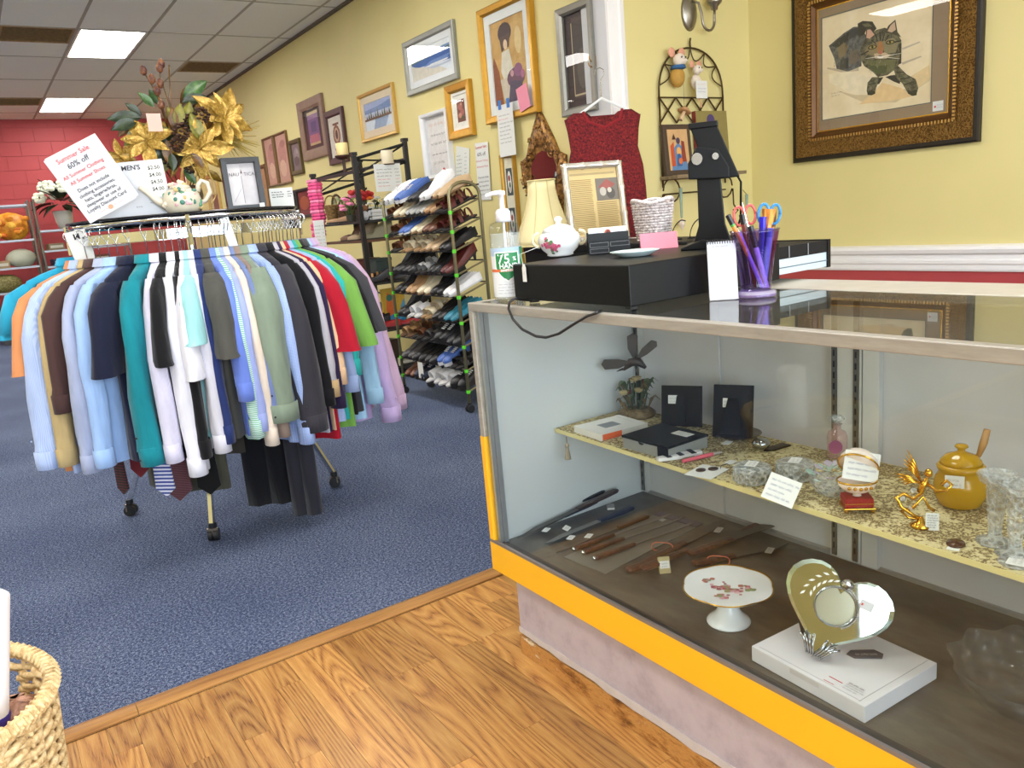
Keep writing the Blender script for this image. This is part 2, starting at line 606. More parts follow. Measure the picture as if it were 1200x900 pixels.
vent(GX - 2 * px_ + 0.013, GY + 0.013, px_ - 0.026, 0.57, 'brown slatted ceiling vent one tile further from the nearer lit panel')
vent(GX - px_ + 0.013, GY + 3 * py_ + 0.013, px_ - 0.026, 0.57, 'brown slatted ceiling vent beside the lit panel near the red wall')
vent(GX - 2 * px_ + 0.013, GY + 3 * py_ + 0.013, px_ - 0.026, 0.57, 'brown slatted ceiling vent one tile further from the panel near the red wall')
vent(GX + 2 * px_ + 0.013, GY + py_ + 0.013, px_ - 0.026, 0.57, 'dark ceiling vent close to the long yellow wall above the flowers')
# ================================================================ the glass display counter
F0, F1, Y1, Y0, TOP, DK = 1.006, 1.588, 1.69, -0.14, 0.965, 0.328
case = thing('display_counter', 'long glass display counter with grey rails and a yellow lower band', 'counter', (0, 0, 0))
t = NT('worn_aluminium'); n = t.noise(t.coord(scale=(1, 0.15, 1)), 40, 4, 0.7)
t.link(t.ramp(n, [(0.3, '98938A'), (0.6, 'ADA89E'), (0.75, 'BCB8AE')]), t.b.inputs['Base Color']); t.set(0.45, 0.35)
ALU = t.m
YBAND = mat('F2B51E', 0.45, 0, 0.05, 6)
b = MB()
b.box(F0, F0 + 0.022, Y0, Y1, TOP - 0.021, TOP)
b.box(F0 + 0.022, F1 - 0.12, Y1 - 0.022, Y1, TOP - 0.021, TOP); b.box(F0 + 0.022, F1 - 0.12, Y0, Y0 + 0.022, TOP - 0.021, TOP)
b.build('top_rail', ALU, case, bev=0.002)
b = MB(); b.box(F1 - 0.155, F1, Y0, Y1, TOP - 0.021, TOP + 0.0005)
b.build('back_rail', mat('B9B3A6', 0.5, 0.2, 0.12, 25), case, bev=0.002)
b = MB(); b.box(F0 + 0.0225, F1 - 0.1555, Y0 + 0.0225, Y1 - 0.0225, TOP - 0.008, TOP - 0.001)
b.build('top_glass', glass('top_glass', (0.85, 0.87, 0.86), 0.0, 1.6), case)
b = MB(); b.box(F0 + 0.006, F0 + 0.010, Y0 + 0.02, Y1 - 0.02, DK + 0.001, TOP - 0.022)
b.build('front_glass', glass('front_glass', (0.95, 0.97, 0.96)), case)
# left end: posts and panel
b = MB(); b.box(F0, F0 + 0.02, Y1 - 0.019, Y1, 0.62, TOP - 0.021); b.build('corner_post', ALU, case, bev=0.002)
b = MB(); b.box(F0, F0 + 0.0195, Y1 - 0.016, Y1 + 0.004, DK + 0.002, 0.62); b.build('corner_post', YBAND, case, bev=0.002, label='yellow painted lower half of the corner post')
b = MB(); b.box(F0 + 0.024, F0 + 0.036, Y1 - 0.034, Y1 - 0.024, DK, TOP - 0.022); b.box(F0 + 0.012, F0 + 0.022, Y1 - 0.03, Y1 - 0.02, DK, TOP - 0.022); b.build('glass_channel', mat('BFC3C8', 0.35, 0.6), case)
t = NT('end_panel'); n = t.noise(t.coord(), 2.5, 3); t.link(t.ramp(n, [(0.3, 'DADFE2'), (0.7, 'E4E8EA')]), t.b.inputs['Base Color']); t.set(0.4)
PANEL = t.m
b = MB(); b.box(F0 + 0.036, F1 - 0.03, Y1 - 0.024, Y1 - 0.004, 0.26, TOP - 0.021); b.build('end_panel', PANEL, case)
b = MB(); b.box(F0 + 0.036, F1 - 0.03, Y0, Y0 + 0.02, 0.26, TOP - 0.021); b.build('end_panel', PANEL, case)
# yellow band, deck, plinth
b = MB(); b.box(F0, F0 + 0.03, Y0, Y1 + 0.006, 0.248, 0.3285); b.box(F0 + 0.03, F1, Y1 - 0.015, Y1 + 0.006, 0.248, 0.3285); b.build('lower_band', YBAND, case, bev=0.002)
b = MB(); b.box(F0 - 0.001, F0 + 0.006, Y0, Y1, 0.3287, 0.336); b.build('glass_sill', mat('8C8482', 0.35, 0.5), case)
t = NT('felt_deck'); v = t.coord(scale=(1, 0.35, 1)); n = t.noise(v, 9, 5, 0.65)
t.link(t.ramp(n, [(0.35, '433C33'), (0.52, '57524A'), (0.7, '6A675A')]), t.b.inputs['Base Color']); t.set(0.38, spec=0.4); t.bump(n, 0.1, 0.002)
b = MB(); b.box(F0 + 0.030, F1 - 0.02, Y0 + 0.02, Y1 - 0.024, 0.25, DK); b.build('deck', t.m, case)
b = MB(); b.box(F0 + 0.005, F0 + 0.030, Y0 + 0.02, Y1 - 0.024, 0.3286, 0.3289); b.build('deck_edge', mat('39322A', 0.5), case)
t = NT('grey_laminate'); n = t.noise(t.coord(), 14, 5, 0.7); t.link(t.ramp(n, [(0.25, '9E929A'), (0.5, 'B3A8AF'), (0.75, 'BCB2B8')]), t.b.inputs['Base Color']); t.set(0.5)
KICK = t.m
b = MB(); b.box(F0 + 0.043, F1 - 0.04, Y0 + 0.04, Y1 - 0.039, 0.072, 0.25); b.build('plinth', KICK, case)
t = NT('bare_veneer'); v = t.coord(scale=(1, 0.3, 1.0)); n = t.noise(v, 22, 6, 0.75); n2 = t.noise(t.coord(scale=(1, 0.5, 1)), 28, 3, 0.6)
c1 = t.ramp(n, [(0.34, '4A2A10'), (0.43, '96622C'), (0.52, 'BE8A4A'), (0.60, 'A87238'), (0.64, 'D8C8A8'), (0.8, 'E0D4BC')])
t.link(c1, t.b.inputs['Base Color']); t.set(0.55); t.bump(n2, 0.6, 0.006)
b = MB(); b.box(F0 + 0.040, F1 - 0.04, Y0 + 0.04, Y1 - 0.037, 0.001, 0.055); b.build('worn_base_strip', t.m, case, label='bare wood base strip where the laminate has peeled away')
rdk = random.Random(4); bz = [0.06 + 0.008 * rdk.random() for _ in range(40)]
b = MB(); b.prism([(Y0 + 0.04, 0.08)] + [(Y0 + 0.04 + i * (Y1 - Y0 - 0.077) / 39, bz[i] - 0.012 + 0.01 * (i / 39)) for i in range(40)] + [(Y1 - 0.037, 0.08)], F0 + 0.039, F0 + 0.042, 'x'); b.build('laminate_edge', mat('C2BAB8', 0.5, 0, 0.15), case)
# back: sliding doors, standards
BXX = 1.535
DOOR = NT('door_panel'); n = DOOR.noise(DOOR.coord(), 4, 4); DOOR.link(DOOR.ramp(n, [(0.3, 'C2C2C4'), (0.7, 'D0D0D2')]), DOOR.b.inputs['Base Color']); DOOR.set(0.25); DOOR = DOOR.m
for (a, c, dx) in ((1.36, 1.65, 0.0), (1.02, 1.37, 0.008), (0.55, 0.96, 0.0), (0.2, 0.56, 0.008), (-0.12, 0.21, 0.0)):
    b = MB(); b.box(BXX + dx + 0.004, BXX + dx + 0.010, a, c, DK + 0.01, TOP - 0.03); b.build('sliding_door', DOOR, case)
b = MB(); b.box(BXX - 0.002, BXX + 0.03, Y0 + 0.02, Y1 - 0.025, DK, DK + 0.010); b.box(BXX - 0.002, BXX + 0.03, Y0 + 0.02, Y1 - 0.025, TOP - 0.034, TOP - 0.022); b.build('door_track', mat('A8A6A4', 0.4, 0.5), case)
WPOST = mat('C9C9C6', 0.45, 0, 0.04)
b = MB(); 
for a, c in ((0.955, 1.03), (0.915, 0.952), (1.635, 1.662)):
    MB().box(BXX - 0.012, BXX + 0.03, a, c, DK + 0.008, TOP - 0.022).build('back_post', WPOST, case)
STD = mat('6E6C66', 0.35, 0.8); SLOT = mat('0E0E0E', 0.8, 0, 0)
for yy in (1.018, 0.966, 1.648):
    b = MB(); b.box(BXX - 0.016, BXX - 0.012, yy - 0.006, yy + 0.006, DK + 0.012, TOP - 0.024)
    o = b.build('slotted_standard', STD, case)
    b = MB(); z = DK + 0.03
    while z < TOP - 0.04:
        b.box(BXX - 0.0166, BXX - 0.0155, yy - 0.002, yy + 0.002, z, z + 0.014); z += 0.025
    b.build('slots', SLOT, o)
# shelf with its lace runner
SZ = 0.597
t = NT('cream_edge'); t.b.inputs['Base Color'].default_value = (*lin('D9CE93'), 1); t.set(0.5)
b = MB(); b.prism([(1.222, 1.66), (1.148, Y0 + 0.03), (1.50, Y0 + 0.03), (1.50, 1.66)], SZ - 0.011, SZ - 0.0012, 'z')
sh = b.build('shelf', t.m, case)
t = NT('lace_runner'); v = t.coord(scale=(1, 1, 1)); n = t.noise(v, 120, 4, 0.7); n2 = t.noise(v, 12, 3, 0.6)
vo = t.node('TexVoronoi', feature='DISTANCE_TO_EDGE'); vo.inputs['Scale'].default_value = 60; t.link(v, vo.inputs['Vector'])
ad = t.node('Math', operation='MULTIPLY_ADD'); t.link(n2, ad.inputs[0]); ad.inputs[1].default_value = 0.55
t.link(n, ad.inputs[2])
c = t.ramp(ad.outputs[0], [(0.68, 'D2C698'), (0.76, 'BBAA78'), (0.79, '5A4828'), (0.86, '76623A'), (0.90, 'C8BA8A')])
t.link(c, t.b.inputs['Base Color']); t.set(0.8); t.bump(n, 0.4, 0.002)
b = MB(); b.prism([(1.224, 1.658), (1.150, Y0 + 0.032), (1.495, Y0 + 0.032), (1.495, 1.658)], SZ - 0.0012, SZ, 'z'); b.build('lace_runner', t.m, sh)
for yy in (1.648, 1.018, 0.966):
    b = MB(); b.prism([(BXX - 0.016, SZ - 0.06), (BXX - 0.016, SZ - 0.012), (1.25, SZ - 0.012), (1.25, SZ - 0.02)], yy - 0.0015, yy + 0.0015, 'y')
    b.build('shelf_bracket', STD, case)
b = MB(); q = px(690, 540, X=1.205)
for k in range(2):
    b.cyl((1.222 - 0.008, 1.60 - 0.0, SZ - 0.012), (1.214, 1.60, SZ - 0.03), 0.0015)
b.lathe([(0.002, 0), (0.006, -0.006), (0.006, -0.01), (0.004, -0.013), (0.009, -0.045), (0.001, -0.046)], 10, (1.214, 1.6, SZ - 0.028))
b.build('tassel', mat('9C917C', 0.9), sh, label='beige tassel hanging under the shelf edge')
# ================================================================ pictures and things on the walls
PGLASS = glass('picture_glass', (0.97, 0.98, 0.98))
def moulding(w, h, prof):
    """mitred frame: prof lists (inset from the outer edge, depth towards the room); local x right, z up, front faces -y"""
    b = MB()
    rings = []
    for d, o in prof:
        a, c = w / 2 - d, h / 2 - d
        rings.append([(-a, -o, -c), (a, -o, -c), (a, -o, c), (-a, -o, c)])
    n = len(rings)
    for i in range(n):
        b.loft([rings[i], rings[(i + 1) % n]], True, False)
    return b
def flatprof(fw, fd):
    return [(0, 0), (0, fd * 0.9), (fw * 0.15, fd), (fw * 0.75, fd * 0.9), (fw, fd * 0.55), (fw, 0)]
def wall_frame(label, bl, tr, fw, fd, fm, art, mw=0.0, mc='E8E4D8', X=WX, gl=True, name='framed_picture', prof=None, cat='picture', group=None, rot=None, sz=None):
    """bl, tr: photo pixels of the outer corners; hangs on the wall x = X"""
    A, B = px(*bl, X=X - fd), px(*tr, X=X - fd)
    w, h = (A.y - B.y, B.z - A.z) if sz is None else sz
    o = thing(name, label, cat, (X - 0.0005, (A.y + B.y) / 2, (A.z + B.z) / 2), -pi / 2, group)
    moulding(w, h, prof or flatprof(fw, fd)).build('frame', fm, o, smooth=False)
    iw, ih = w - 2 * fw + 0.004, h - 2 * fw + 0.004
    if mw:
        moulding(iw, ih, [(0, 0.004), (0, fd * 0.4), (mw, fd * 0.38), (mw, 0.004)]).build('mat_board', mat(mc, 0.85, 0, 0.03), o)
    picture('art', art, o, iw - 2 * mw + 0.002, ih - 2 * mw + 0.002, -0.006)
    MB().box(-iw / 2, iw / 2, -0.004, -0.001, -ih / 2, ih / 2).build('backing_board', mat('9A8A6A', 0.8), o)
    if gl:
        MB().quad((-iw / 2, -fd * 0.5, -ih / 2), (iw / 2, -fd * 0.5, -ih / 2), (iw / 2, -fd * 0.5, ih / 2), (-iw / 2, -fd * 0.5, ih / 2)).build('glass', PGLASS, o)
    return o
def R_(x0, x1, y0, y1): return [(x0, y0), (x1, y0), (x1, y1), (x0, y1)]
GREYF = mat('8F9088', 0.4, 0.3, 0.12, 20); GOLDF = mat('C99A3E', 0.32, 0.75, 0.15, 25); PALEG = mat('D2B470', 0.4, 0.5, 0.12); MAROON = mat('4A2A28', 0.4, 0, 0.1)
BROWNF = mat('7A5A34', 0.4, 0.1, 0.2, 20); PINKB = mat('8A6E5C', 0.5, 0.1, 0.2, 15)
# seascape
wall_frame('silver-grey framed seascape of blue sea and pale beach, high on the yellow wall', (477, 113.6), (529, 22), 0.045, 0.03, GREYF, [('DDE4EC', FULL), ('E8ECF2', R_(0, 1, .75, 1)), ('6E8FBE', [(0, .55), (1, .62), (1, .82), (.6, .8), (0, .7)]), ('3D64A8', [(.15, .42), (1, .3), (1, .66), (0, .6), (0, .55)]), ('4F6A5A', [(0, .58), (.3, .62), (.5, .63), (1, .7), (1, .76), (.6, .68), (.2, .66), (0, .64)]), ('6D8CC6', [(.3, .36), (.9, .38), (1, .5), (.5, .48)]), ('D8D2C4', [(0, 0), (.9, 0), (.7, .22), (.3, .36), (.15, .44), (0, .52)]), ('B8C2D6', [(.4, .3), (.8, .26), (1, .3), (1, .22), (.6, .2)]), ('EEF2F6', [(.45, .33), (.9, .33), (.95, .37), (.5, .38)])], 0.05, 'E6E8EA')
# large figure print in gold frame
wall_frame('large gold framed print of a seated figure with a flower basket on ochre', (569, 147), (618, -16), 0.05, 0.04, GOLDF, [(mat2('ochre_wash', 'B98A4A', 'D9B87A', 6, .35, .65, .7), FULL), ('C8A060', R_(0, .35, 0, 1)), ('8A4E2A', [(.0, 0), (.25, 0), (.18, .4), (.05, .6), (0, .5)]), ('4A3A3A', ell(.42, .84, .2, .12)), ('5A4640', [(.26, .8), (.3, .62), (.4, .66), (.52, .66), (.58, .82)]), ('E2C6A4', ell(.42, .7, .06, .06)), ('D8D2C0', [(.3, .62), (.52, .64), (.6, .4), (.66, .34), (.5, .3), (.3, .3), (.24, .4)]), ('C8BCA8', [(.2, .3), (.5, .32), (.56, .1), (.4, .02), (.28, .05)]), ('6E4A5A', ell(.66, .28, .26, .12)), ('8A5A78', ell(.74, .36, .12, .08)), ('C89AA0', ell(.56, .34, .05, .04)), ('A86A86', ell(.86, .3, .06, .05)), ('54485A', [(.4, 0), (.8, 0), (.84, .22), (.5, .26)]), ('DCC48C', ell(.8, .7, .1, .16))], 0.06, 'E4E6E4')
# gold framed small floral
wall_frame('small gold framed floral print hanging below the seascape', (525.6, 165), (548, 92), 0.06, 0.035, GOLDF, [('E9E6DC', FULL), ('7A4A3C', R_(.22, .78, .16, .84)), ('B06A5A', ell(.45, .62, .16, .1)), ('A8645C', ell(.58, .46, .14, .1)), ('C88A72', ell(.42, .36, .12, .08)), ('5A5A3C', ell(.6, .28, .1, .06)), ('D0A088', ell(.55, .7, .06, .05))], 0.02, 'EFECE4')
# white shadow box with lettering
o = wall_frame('white shadow box frame of cursive lettering on pale grey paper', (498, 211), (520, 126), 0.03, 0.05, mat('E2E2E4', 0.45, 0, 0.03), [('DCDDE0', FULL), ('E4E2E0', R_(.06, .94, .04, .96)), ('C84A48', ell(.62, .08, .05, .025))], name='shadow_box')
for k, (zz, hh, c) in enumerate(((.17, .014, INK), (.12, .03, mat('C88A50', .7, 0, 0)), (.06, .016, INK), (.01, .02, INK), (-.05, .012, INK), (-.1, .03, mat('8A6A50', .7, 0, 0)))):
    scrawl(c, o, -.12, .13, zz * 1.3, hh, -.009, lines=1, seed=k, w=.002)
# gold landscape
wall_frame('pale gold framed winter river landscape above the black metal rack', (424, 168), (458, 96), 0.03, 0.03, mat('C8A458', 0.35, 0.5, 0.1), [('C6D2E8', FULL), ('7E96C6', R_(0, 1, .62, 1)), ('A8B6DC', [(0, .75), (.6, .8), (1, .9), (1, 1), (0, 1)]), ('DCE6F2', [(0, 0), (1, 0), (1, .42), (.5, .45), (0, .4)]), ('9AB0CC', [(.3, 0), (.75, 0), (.9, .4), (.4, .42)])] + [('5A5F3E' if i % 3 else '8A5A3A', [(.04 + i * .085, .38), (.12 + i * .085, .38), (.08 + i * .085, .55 + .09 * ((i * 7) % 3))]) for i in range(11)] + [('7A5A46', R_(.0, 1, .36, .43))], 0.06, 'E8D8BC')
# maroon and carved brown frames
wall_frame('narrow dark maroon frame with a small oval motif on white', (386, 194.4), (399, 124), 0.065, 0.03, MAROON, [('E2DCD2', FULL), ('8A5A44', ell(.5, .55, .3, .28)), ('C8A68A', ell(.5, .55, .2, .2)), ('5A3A34', ell(.5, .56, .1, .13)), ('7A5040', R_(.25, .75, .82, .88)), ('7A5040', R_(.25, .75, .14, .2))], 0.02, 'E9E4DA')
wall_frame('broad brown framed purple print, tallest of the far frames', (355.6, 189.6), (374.4, 108.6), 0.10, 0.035, PINKB, [('3A2C2A', FULL), ('A07AA0', R_(.2, .8, .14, .93)), ('7A5A8A', R_(.2, .8, .3, .75)), ('B86A78', R_(.25, .75, .16, .36)), ('5A4A78', R_(.36, .66, .42, .68)), ('D8C89A', R_(.2, .8, .86, .93)), ('C8A878', R_(.22, .8, .1, .16))], 0.0, gl=True)
wall_frame('small dark olive frame with a grey print, beside the twin panels', (342, 206), (349, 161.4), 0.045, 0.03, mat('5C5030', 0.4, 0.2, 0.15), [('6E6E70', FULL), ('8A8A8C', ell(.5, .6, .3, .25)), ('525456', ell(.45, .35, .3, .18)), ('A0A0A0', ell(.6, .7, .12, .08))], 0.0)
for bl, tr, lab in (((314, 219.6), (319, 158), 'left one of two matching tall narrow pink-beige panels far along the wall'), ((325.5, 217.5), (333, 152.4), 'right one of two matching tall narrow pink-beige panels far along the wall')):
    wall_frame(lab, bl, tr, 0.022, 0.03, BROWNF, [('C8A08E', FULL), ('B88A80', ell(.5, .6, .3, .25)), ('D8B8A0', ell(.45, .3, .25, .18)), ('A87A72', ell(.6, .8, .2, .08))], 0.0)
# cut-off grey frame with dark glass beside the white casing
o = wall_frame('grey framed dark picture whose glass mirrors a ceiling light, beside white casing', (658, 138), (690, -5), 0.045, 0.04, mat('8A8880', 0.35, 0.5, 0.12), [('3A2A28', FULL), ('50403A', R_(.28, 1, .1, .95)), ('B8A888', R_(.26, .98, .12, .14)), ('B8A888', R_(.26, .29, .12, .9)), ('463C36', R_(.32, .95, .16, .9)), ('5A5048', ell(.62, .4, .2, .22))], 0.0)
# tall gold edged bird and flower panel
o = wall_frame('tall cream panel in gold edge with two dark floral insets', (597, 330), (600, 179), 0.022, 0.03, mat('B98F3C', 0.4, 0.5, 0.15), [('E8E2CC', FULL)] + [q for k in (.80, .48, .16) for q in (('3E4A48', R_(.16, .72, k - .11, k + .11)), ('E6E4DC', ell(.44, k, .18, .09)), ('9A3A30', ell(.42, k + .03, .1, .025)), ('3E5A3A', ell(.46, k - .03, .08, .03)), ('C8B8B0', ell(.44, k - .06, .1, .02)))], 0.0)
# frames leaning low on the wall, seen behind the racks
wall_frame('low dark framed white notice behind the pink garland', (330, 262), (346, 224), 0.03, 0.03, mat('2E2A28', .5), [('E6E6E2', FULL), ('B8BCC4', R_(.1, .9, .55, .6)), ('B8BCC4', R_(.1, .8, .4, .44))], 0.0)
wall_frame('low dark red picture in black frame right of the white notice', (347, 256), (362, 219), 0.03, 0.03, mat('2E2A28', .5), [('7A2E2A', FULL), ('A85A3A', ell(.5, .5, .3, .3))], 0.0)
wall_frame('pale gold frame low on the wall left of the black desk frame', (248, 262), (252, 202), 0.05, 0.03, PALEG, [('D8CC9A', FULL), ('8A6A5A', R_(.3, .8, .2, .6))], 0.0)
wall_frame('slim brown frame low on the wall just right of the black desk frame', (306, 252), (309, 192), 0.04, 0.03, BROWNF, [('B8946A', FULL)], 0.0)
# carved gilt mirror
A = px(634, 192, X=WX - 0.03)
GILT = mat2('gilt_carving', '4E2E1C', 'B98A4A', 40, .38, .62, .4, .5, .6)
o = thing('carved_mirror', 'small gilt mirror in pointed carved scroll frame', 'mirror', (WX - 0.001, A.y, A.z), -pi / 2)
b = MB()
out = [(0, -.42), (-.1, -.40), (-.165, -.33), (-.18, -.2), (-.235, -.07), (-.24, .03), (-.17, .06), (-.13, .14), (-.06, .25), (0, .34), (.06, .25), (.13, .14), (.17, .06), (.24, .03), (.235, -.07), (.18, -.2), (.165, -.33), (.1, -.40)]
inn = [(0, -.36), (-.08, -.34), (-.115, -.28), (-.12, -.2), (-.135, -.1), (-.135, -.02), (-.12, .01), (-.1, .04), (-.05, .07), (0, .08), (.05, .07), (.1, .04), (.12, .01), (.135, -.02), (.135, -.1), (.12, -.2), (.115, -.28), (.08, -.34)]
n = len(out)
b.loft([[(x, 0, z) for x, z in out], [(x, -.02, z) for x, z in out], [((x + u) / 2, -.035, (z + v) / 2) for (x, z), (u, v) in zip(out, inn)], [(u, -.014, v) for u, v in inn]], True, False)
b.build('frame', GILT, o, smooth=True)
b = MB(); rdm = random.Random(3)
for k in range(60):
    i = k % n; f = rdm.random(); g = rdm.uniform(.1, .8)
    x0, z0 = out[i]; x1, z1 = out[(i + 1) % n]; u, v = inn[i]
    x, z = (x0 + (x1 - x0) * f) * (1 - g) + u * g, (z0 + (z1 - z0) * f) * (1 - g) + v * g
    r = rdm.uniform(.012, .028); a0 = rdm.uniform(0, 6)
    b.tube([(x + r * (1 - t / 9) * cos(a0 + t * .7), -.03 - .01 * rdm.random(), z + r * (1 - t / 9) * sin(a0 + t * .7)) for t in range(8)], [.007 - .0006 * t for t in range(8)], 5)
c = b.build('scrollwork', GILT, o, smooth=True); c['kind'] = 'stuff'
MB().prism(inn, -.014, -.01, 'y').build('mirror_glass', mat('9A9C9A', 0.03, 1.0, 0), o)
# note taped under the large print, pink slip, price lists
def card(name, label, P, w, h, m, rz=-pi / 2, tilt=0.0, cat='sign', group=None, th=0.0012, parent_rot=None):
    o = thing(name, label, cat, P, rz, group, rot=parent_rot)
    bb = MB(); bb.box(-w / 2, w / 2, 0, th, -h / 2, h / 2)
    bb.build('paper', m, o, rot=(0, tilt, 0))
    return o
PAPER = mat('DADBD8', 0.75, 0, 0.02)
P_ = px(593, 153, X=WX - .05)
o = card('taped_note', 'handwritten white note hung by blue tape from large gold frame', P_, .19, .33, PAPER, tilt=0, cat='note')
for k in range(8):
    scrawl(INK if k != 1 else INKR, o, -.08, .07, .1 - k * .025, .009, -.0006, lines=1, seed=20 + k, w=.0012)
for x in (-.05, .05):
    MB().box(x - .017, x + .017, -.002, -.0006, .14, .2).build('tape', mat('2E6FB8', .5, 0, .05), o, label='blue masking tape')
P_ = px(613, 114.5, X=WX - .046)
card('pink_slip', 'pink paper slip tucked in lower corner of large gold frame', P_, .12, .15, mat('E08CA0', .7, 0, .04), tilt=radians(-12), cat='note')
P_ = px(542, 192, X=WX - .006)
o = card('price_list', 'crooked white price list card under the small gold floral frame', P_, .19, .24, mat('D4D6D0', .75, 0, .03), tilt=radians(12), cat='sign')
for k in range(6):
    scrawl(INK, o, -.075 - k * .006, .0 - k * .006, .06 - k * .027, .01, -.001, seed=40 + k, w=.0014)
    scrawl(INK, o, .045 - k * .006, .075 - k * .006, .07 - k * .027, .01, -.001, seed=60 + k, w=.0014)
P_ = px(566, 201, X=WX - .012)
o = card('summer_sale_sheet', 'white and red summer sale sheet on the wall by the cream panel', P_, .17, .40, PAPER, tilt=radians(3), cat='sign')
for zz, s, m_, sz in ((.17, 'Summer Sale', INKR, .028), (.12, '60% off', INK, .036), (.075, 'All Summer Clothing', INKR, .018), (.035, 'All Summer Shoes', INKR, .02), (-.04, 'Does not include', INK, .02), (-.07, 'clothing accessories,', INK, .017), (-.1, 'hats, lingerie/bras,', INK, .018), (-.13, 'sleepwear or use of', INK, .018), (-.16, 'Loyalty Discount Card', INK, .016)):
    text(s, sz, m_, o, (0, -.0016, zz))
# ---------------------------------------------------------------- hook, hanger and red sleeveless top
BRASS = mat('8A6A3A', .35, .9, .1)
o = thing('wall_hook', 'small brass coat hook screwed to the side of the white casing', 'hook', (WX - .016, 3.66, px(697, 72, X=3.18).z), -pi / 2)
b = MB(); b.box(-.014, .014, -.004, 0, -.03, .03); b.build('plate', BRASS, o, bev=.002)
MB().tube([(0, -.004, .01), (0, -.03, .0), (0, -.04, .015), (0, -.042, .03)], .004, 6).build('prong', BRASS, o); MB().tube([(0, -.004, -.015), (0, -.03, -.03), (0, -.045, -.022), (0, -.05, -.005)], .004, 6).build('prong', BRASS, o)
hk = px(703, 86, X=3.06)
o = thing('clothes_hanger', 'white plastic clothes hanger on the brass hook, holding the red top', 'hanger', hk, -.5)
HW = mat('E6E8E8', .3, 0, .02)
MB().tube([(-.03, 0, -.005), (-.025, 0, .02), (0, 0, .03), (.022, 0, .018), (.02, 0, -.01), (0, 0, -.035), (0, 0, -.13)], .0025, 6).build('hook', CHROME, o)
b = MB(); b.tube([(-.2, 0, -.24), (-.1, 0, -.19), (0, 0, -.13), (.1, 0, -.18), (.2, 0, -.23)], .008, 6); b.tube([(-.2, 0, -.24), (0, 0, -.25), (.2, 0, -.23)], .006, 6); b.build('shoulder_bar', HW, o)
t = NT('red_tweed'); n = t.noise(t.coord(), 90, 4, .7); t.link(t.ramp(n, [(.35, '3A080E'), (.5, '6E121A'), (.64, '8A221E'), (.76, 'A04A34')]), t.b.inputs['Base Color']); t.set(.9); t.bump(n, .8, .006)
o = thing('sleeveless_top', 'dark red tweed sleeveless top hanging from the white hanger', 'top', (hk.x, hk.y, hk.z - .2), -.5)
top = []
for z, hw, th in ((.0, .17, .012), (-.03, .215, .02), (-.1, .2, .03), (-.2, .19, .035), (-.3, .215, .04), (-.42, .225, .04), (-.70, .23, .042)):
    top.append([(hw * cos(2 * pi * j / 24) , th * sin(2 * pi * j / 24), z + (-.085 * max(0, 1 - abs(cos(2 * pi * j / 24)) / .55) if z == 0 and sin(2 * pi * j / 24) < 0 else (-.02 if z == 0 else 0))) for j in range(24)])
MB().loft(top, True, False).build('body', t.m, o, smooth=True, solid=.004)
b = MB(); b.tube([(-.11, -.014, .005), (-.09, -.022, -.05), (0, -.026, -.088), (.09, -.022, -.05), (.11, -.014, .005)], .008, 6); b.build('neckline', mat('8A1620', .85), o)
MB().box(-.035, .035, .006, .009, -.05, -.035).build('label_tag', PAPER, o); MB().box(-.012, .012, .004, .008, -.1, -.05).build('label_tag', PAPER, o)
# ---------------------------------------------------------------- wall sconce
o = thing('wall_sconce', 'pewter wall sconce with an oval plate and curved arm', 'lamp', (3.895, SY, 2.25))
PEW = mat('9A948A', .3, .9, .08)
b = MB(); b.M = Matrix.Rotation(pi / 2, 4, 'X'); b.lathe([(.001, .03), (.035, .028), (.055, .016), (.07, .012), (.082, .0)], 24, (-.045, 0, 0), sx=.82, sy=1.3); b.build('back_plate', PEW, o, smooth=True)
MB().tube([(-.04, -.025, .06), (-.025, -.06, .04), (-.018, -.075, -.02)] + [(-.018 + .052 * (1 - cos(a)), -.08, -.06 - .055 * sin(a)) for a in [i * pi / 8 for i in range(9)]] + [(.087, -.08, -.03), (.09, -.08, .0)], .008, 8).build('arm', PEW, o, smooth=True)
MB().lathe([(.006, 0), (.02, .004), (.022, .02), (.042, .04), (.05, .06), (.044, .06), (.02, .05)], 16, (.09, -.08, 0)).build('cup', PEW, o, smooth=True)
MB().lathe([(.028, .055), (.05, .1), (.055, .16), (.05, .2)], 16, (.09, -.08, 0), caps=False).build('shade', mat('EFE4CC', .4, 0, .03), o, smooth=True)
MB().ball((.09, -.08, .12), (.024, .024, .035)).build('bulb', emit('sconce_bulb', (1, .62, .3), 70), o)
# ---------------------------------------------------------------- iron garden-gate shelf with its mice
IRON = mat('4A3A22', .5, .5, .2, 30)
o = thing('iron_wall_shelf', 'arched wrought-iron garden gate shelf hung under the sconce', 'shelf', (3.826, SY - .022, 1.76))
b = MB()
w = .278
arch = [(-w * cos(a) if a < pi / 2 else -w * cos(a), -.0, .285 * sin(a) ** .8 if sin(a) > 0 else 0) for a in [i * pi / 24 for i in range(25)]]
b.tube(arch, .006, 6); b.tube([(0, 0, .285), (0, 0, .32), (.006, 0, .34)], .006, 6)
for sx in (-w, w): b.tube([(sx, 0, 0), (sx, 0, -.52)], .006, 6)
b.build('arch', IRON, o, smooth=True)
for zz in (0, -.475, -.56): MB().tube([(-w if zz else -w, 0, zz), (w, 0, zz)], .005, 6).build('bar', IRON, o)
for i in range(6):
    a0, a1 = pi * (i + .35) / 6.7, pi * (i + 1.35) / 6.7
    P0, P1 = Vector((-w * cos(a0), 0, .285 * sin(a0) ** .8)), Vector((-w * cos(a1), 0, .285 * sin(a1) ** .8))
    mid = (P0 + P1) / 2; d = Vector((0, 0, .1)) - mid; d.normalize()
    MB().tube([P0 + (P1 - P0) * t + d * .065 * sin(pi * t) for t in [k / 8 for k in range(9)]], .004, 5).build('scallop', IRON, o)
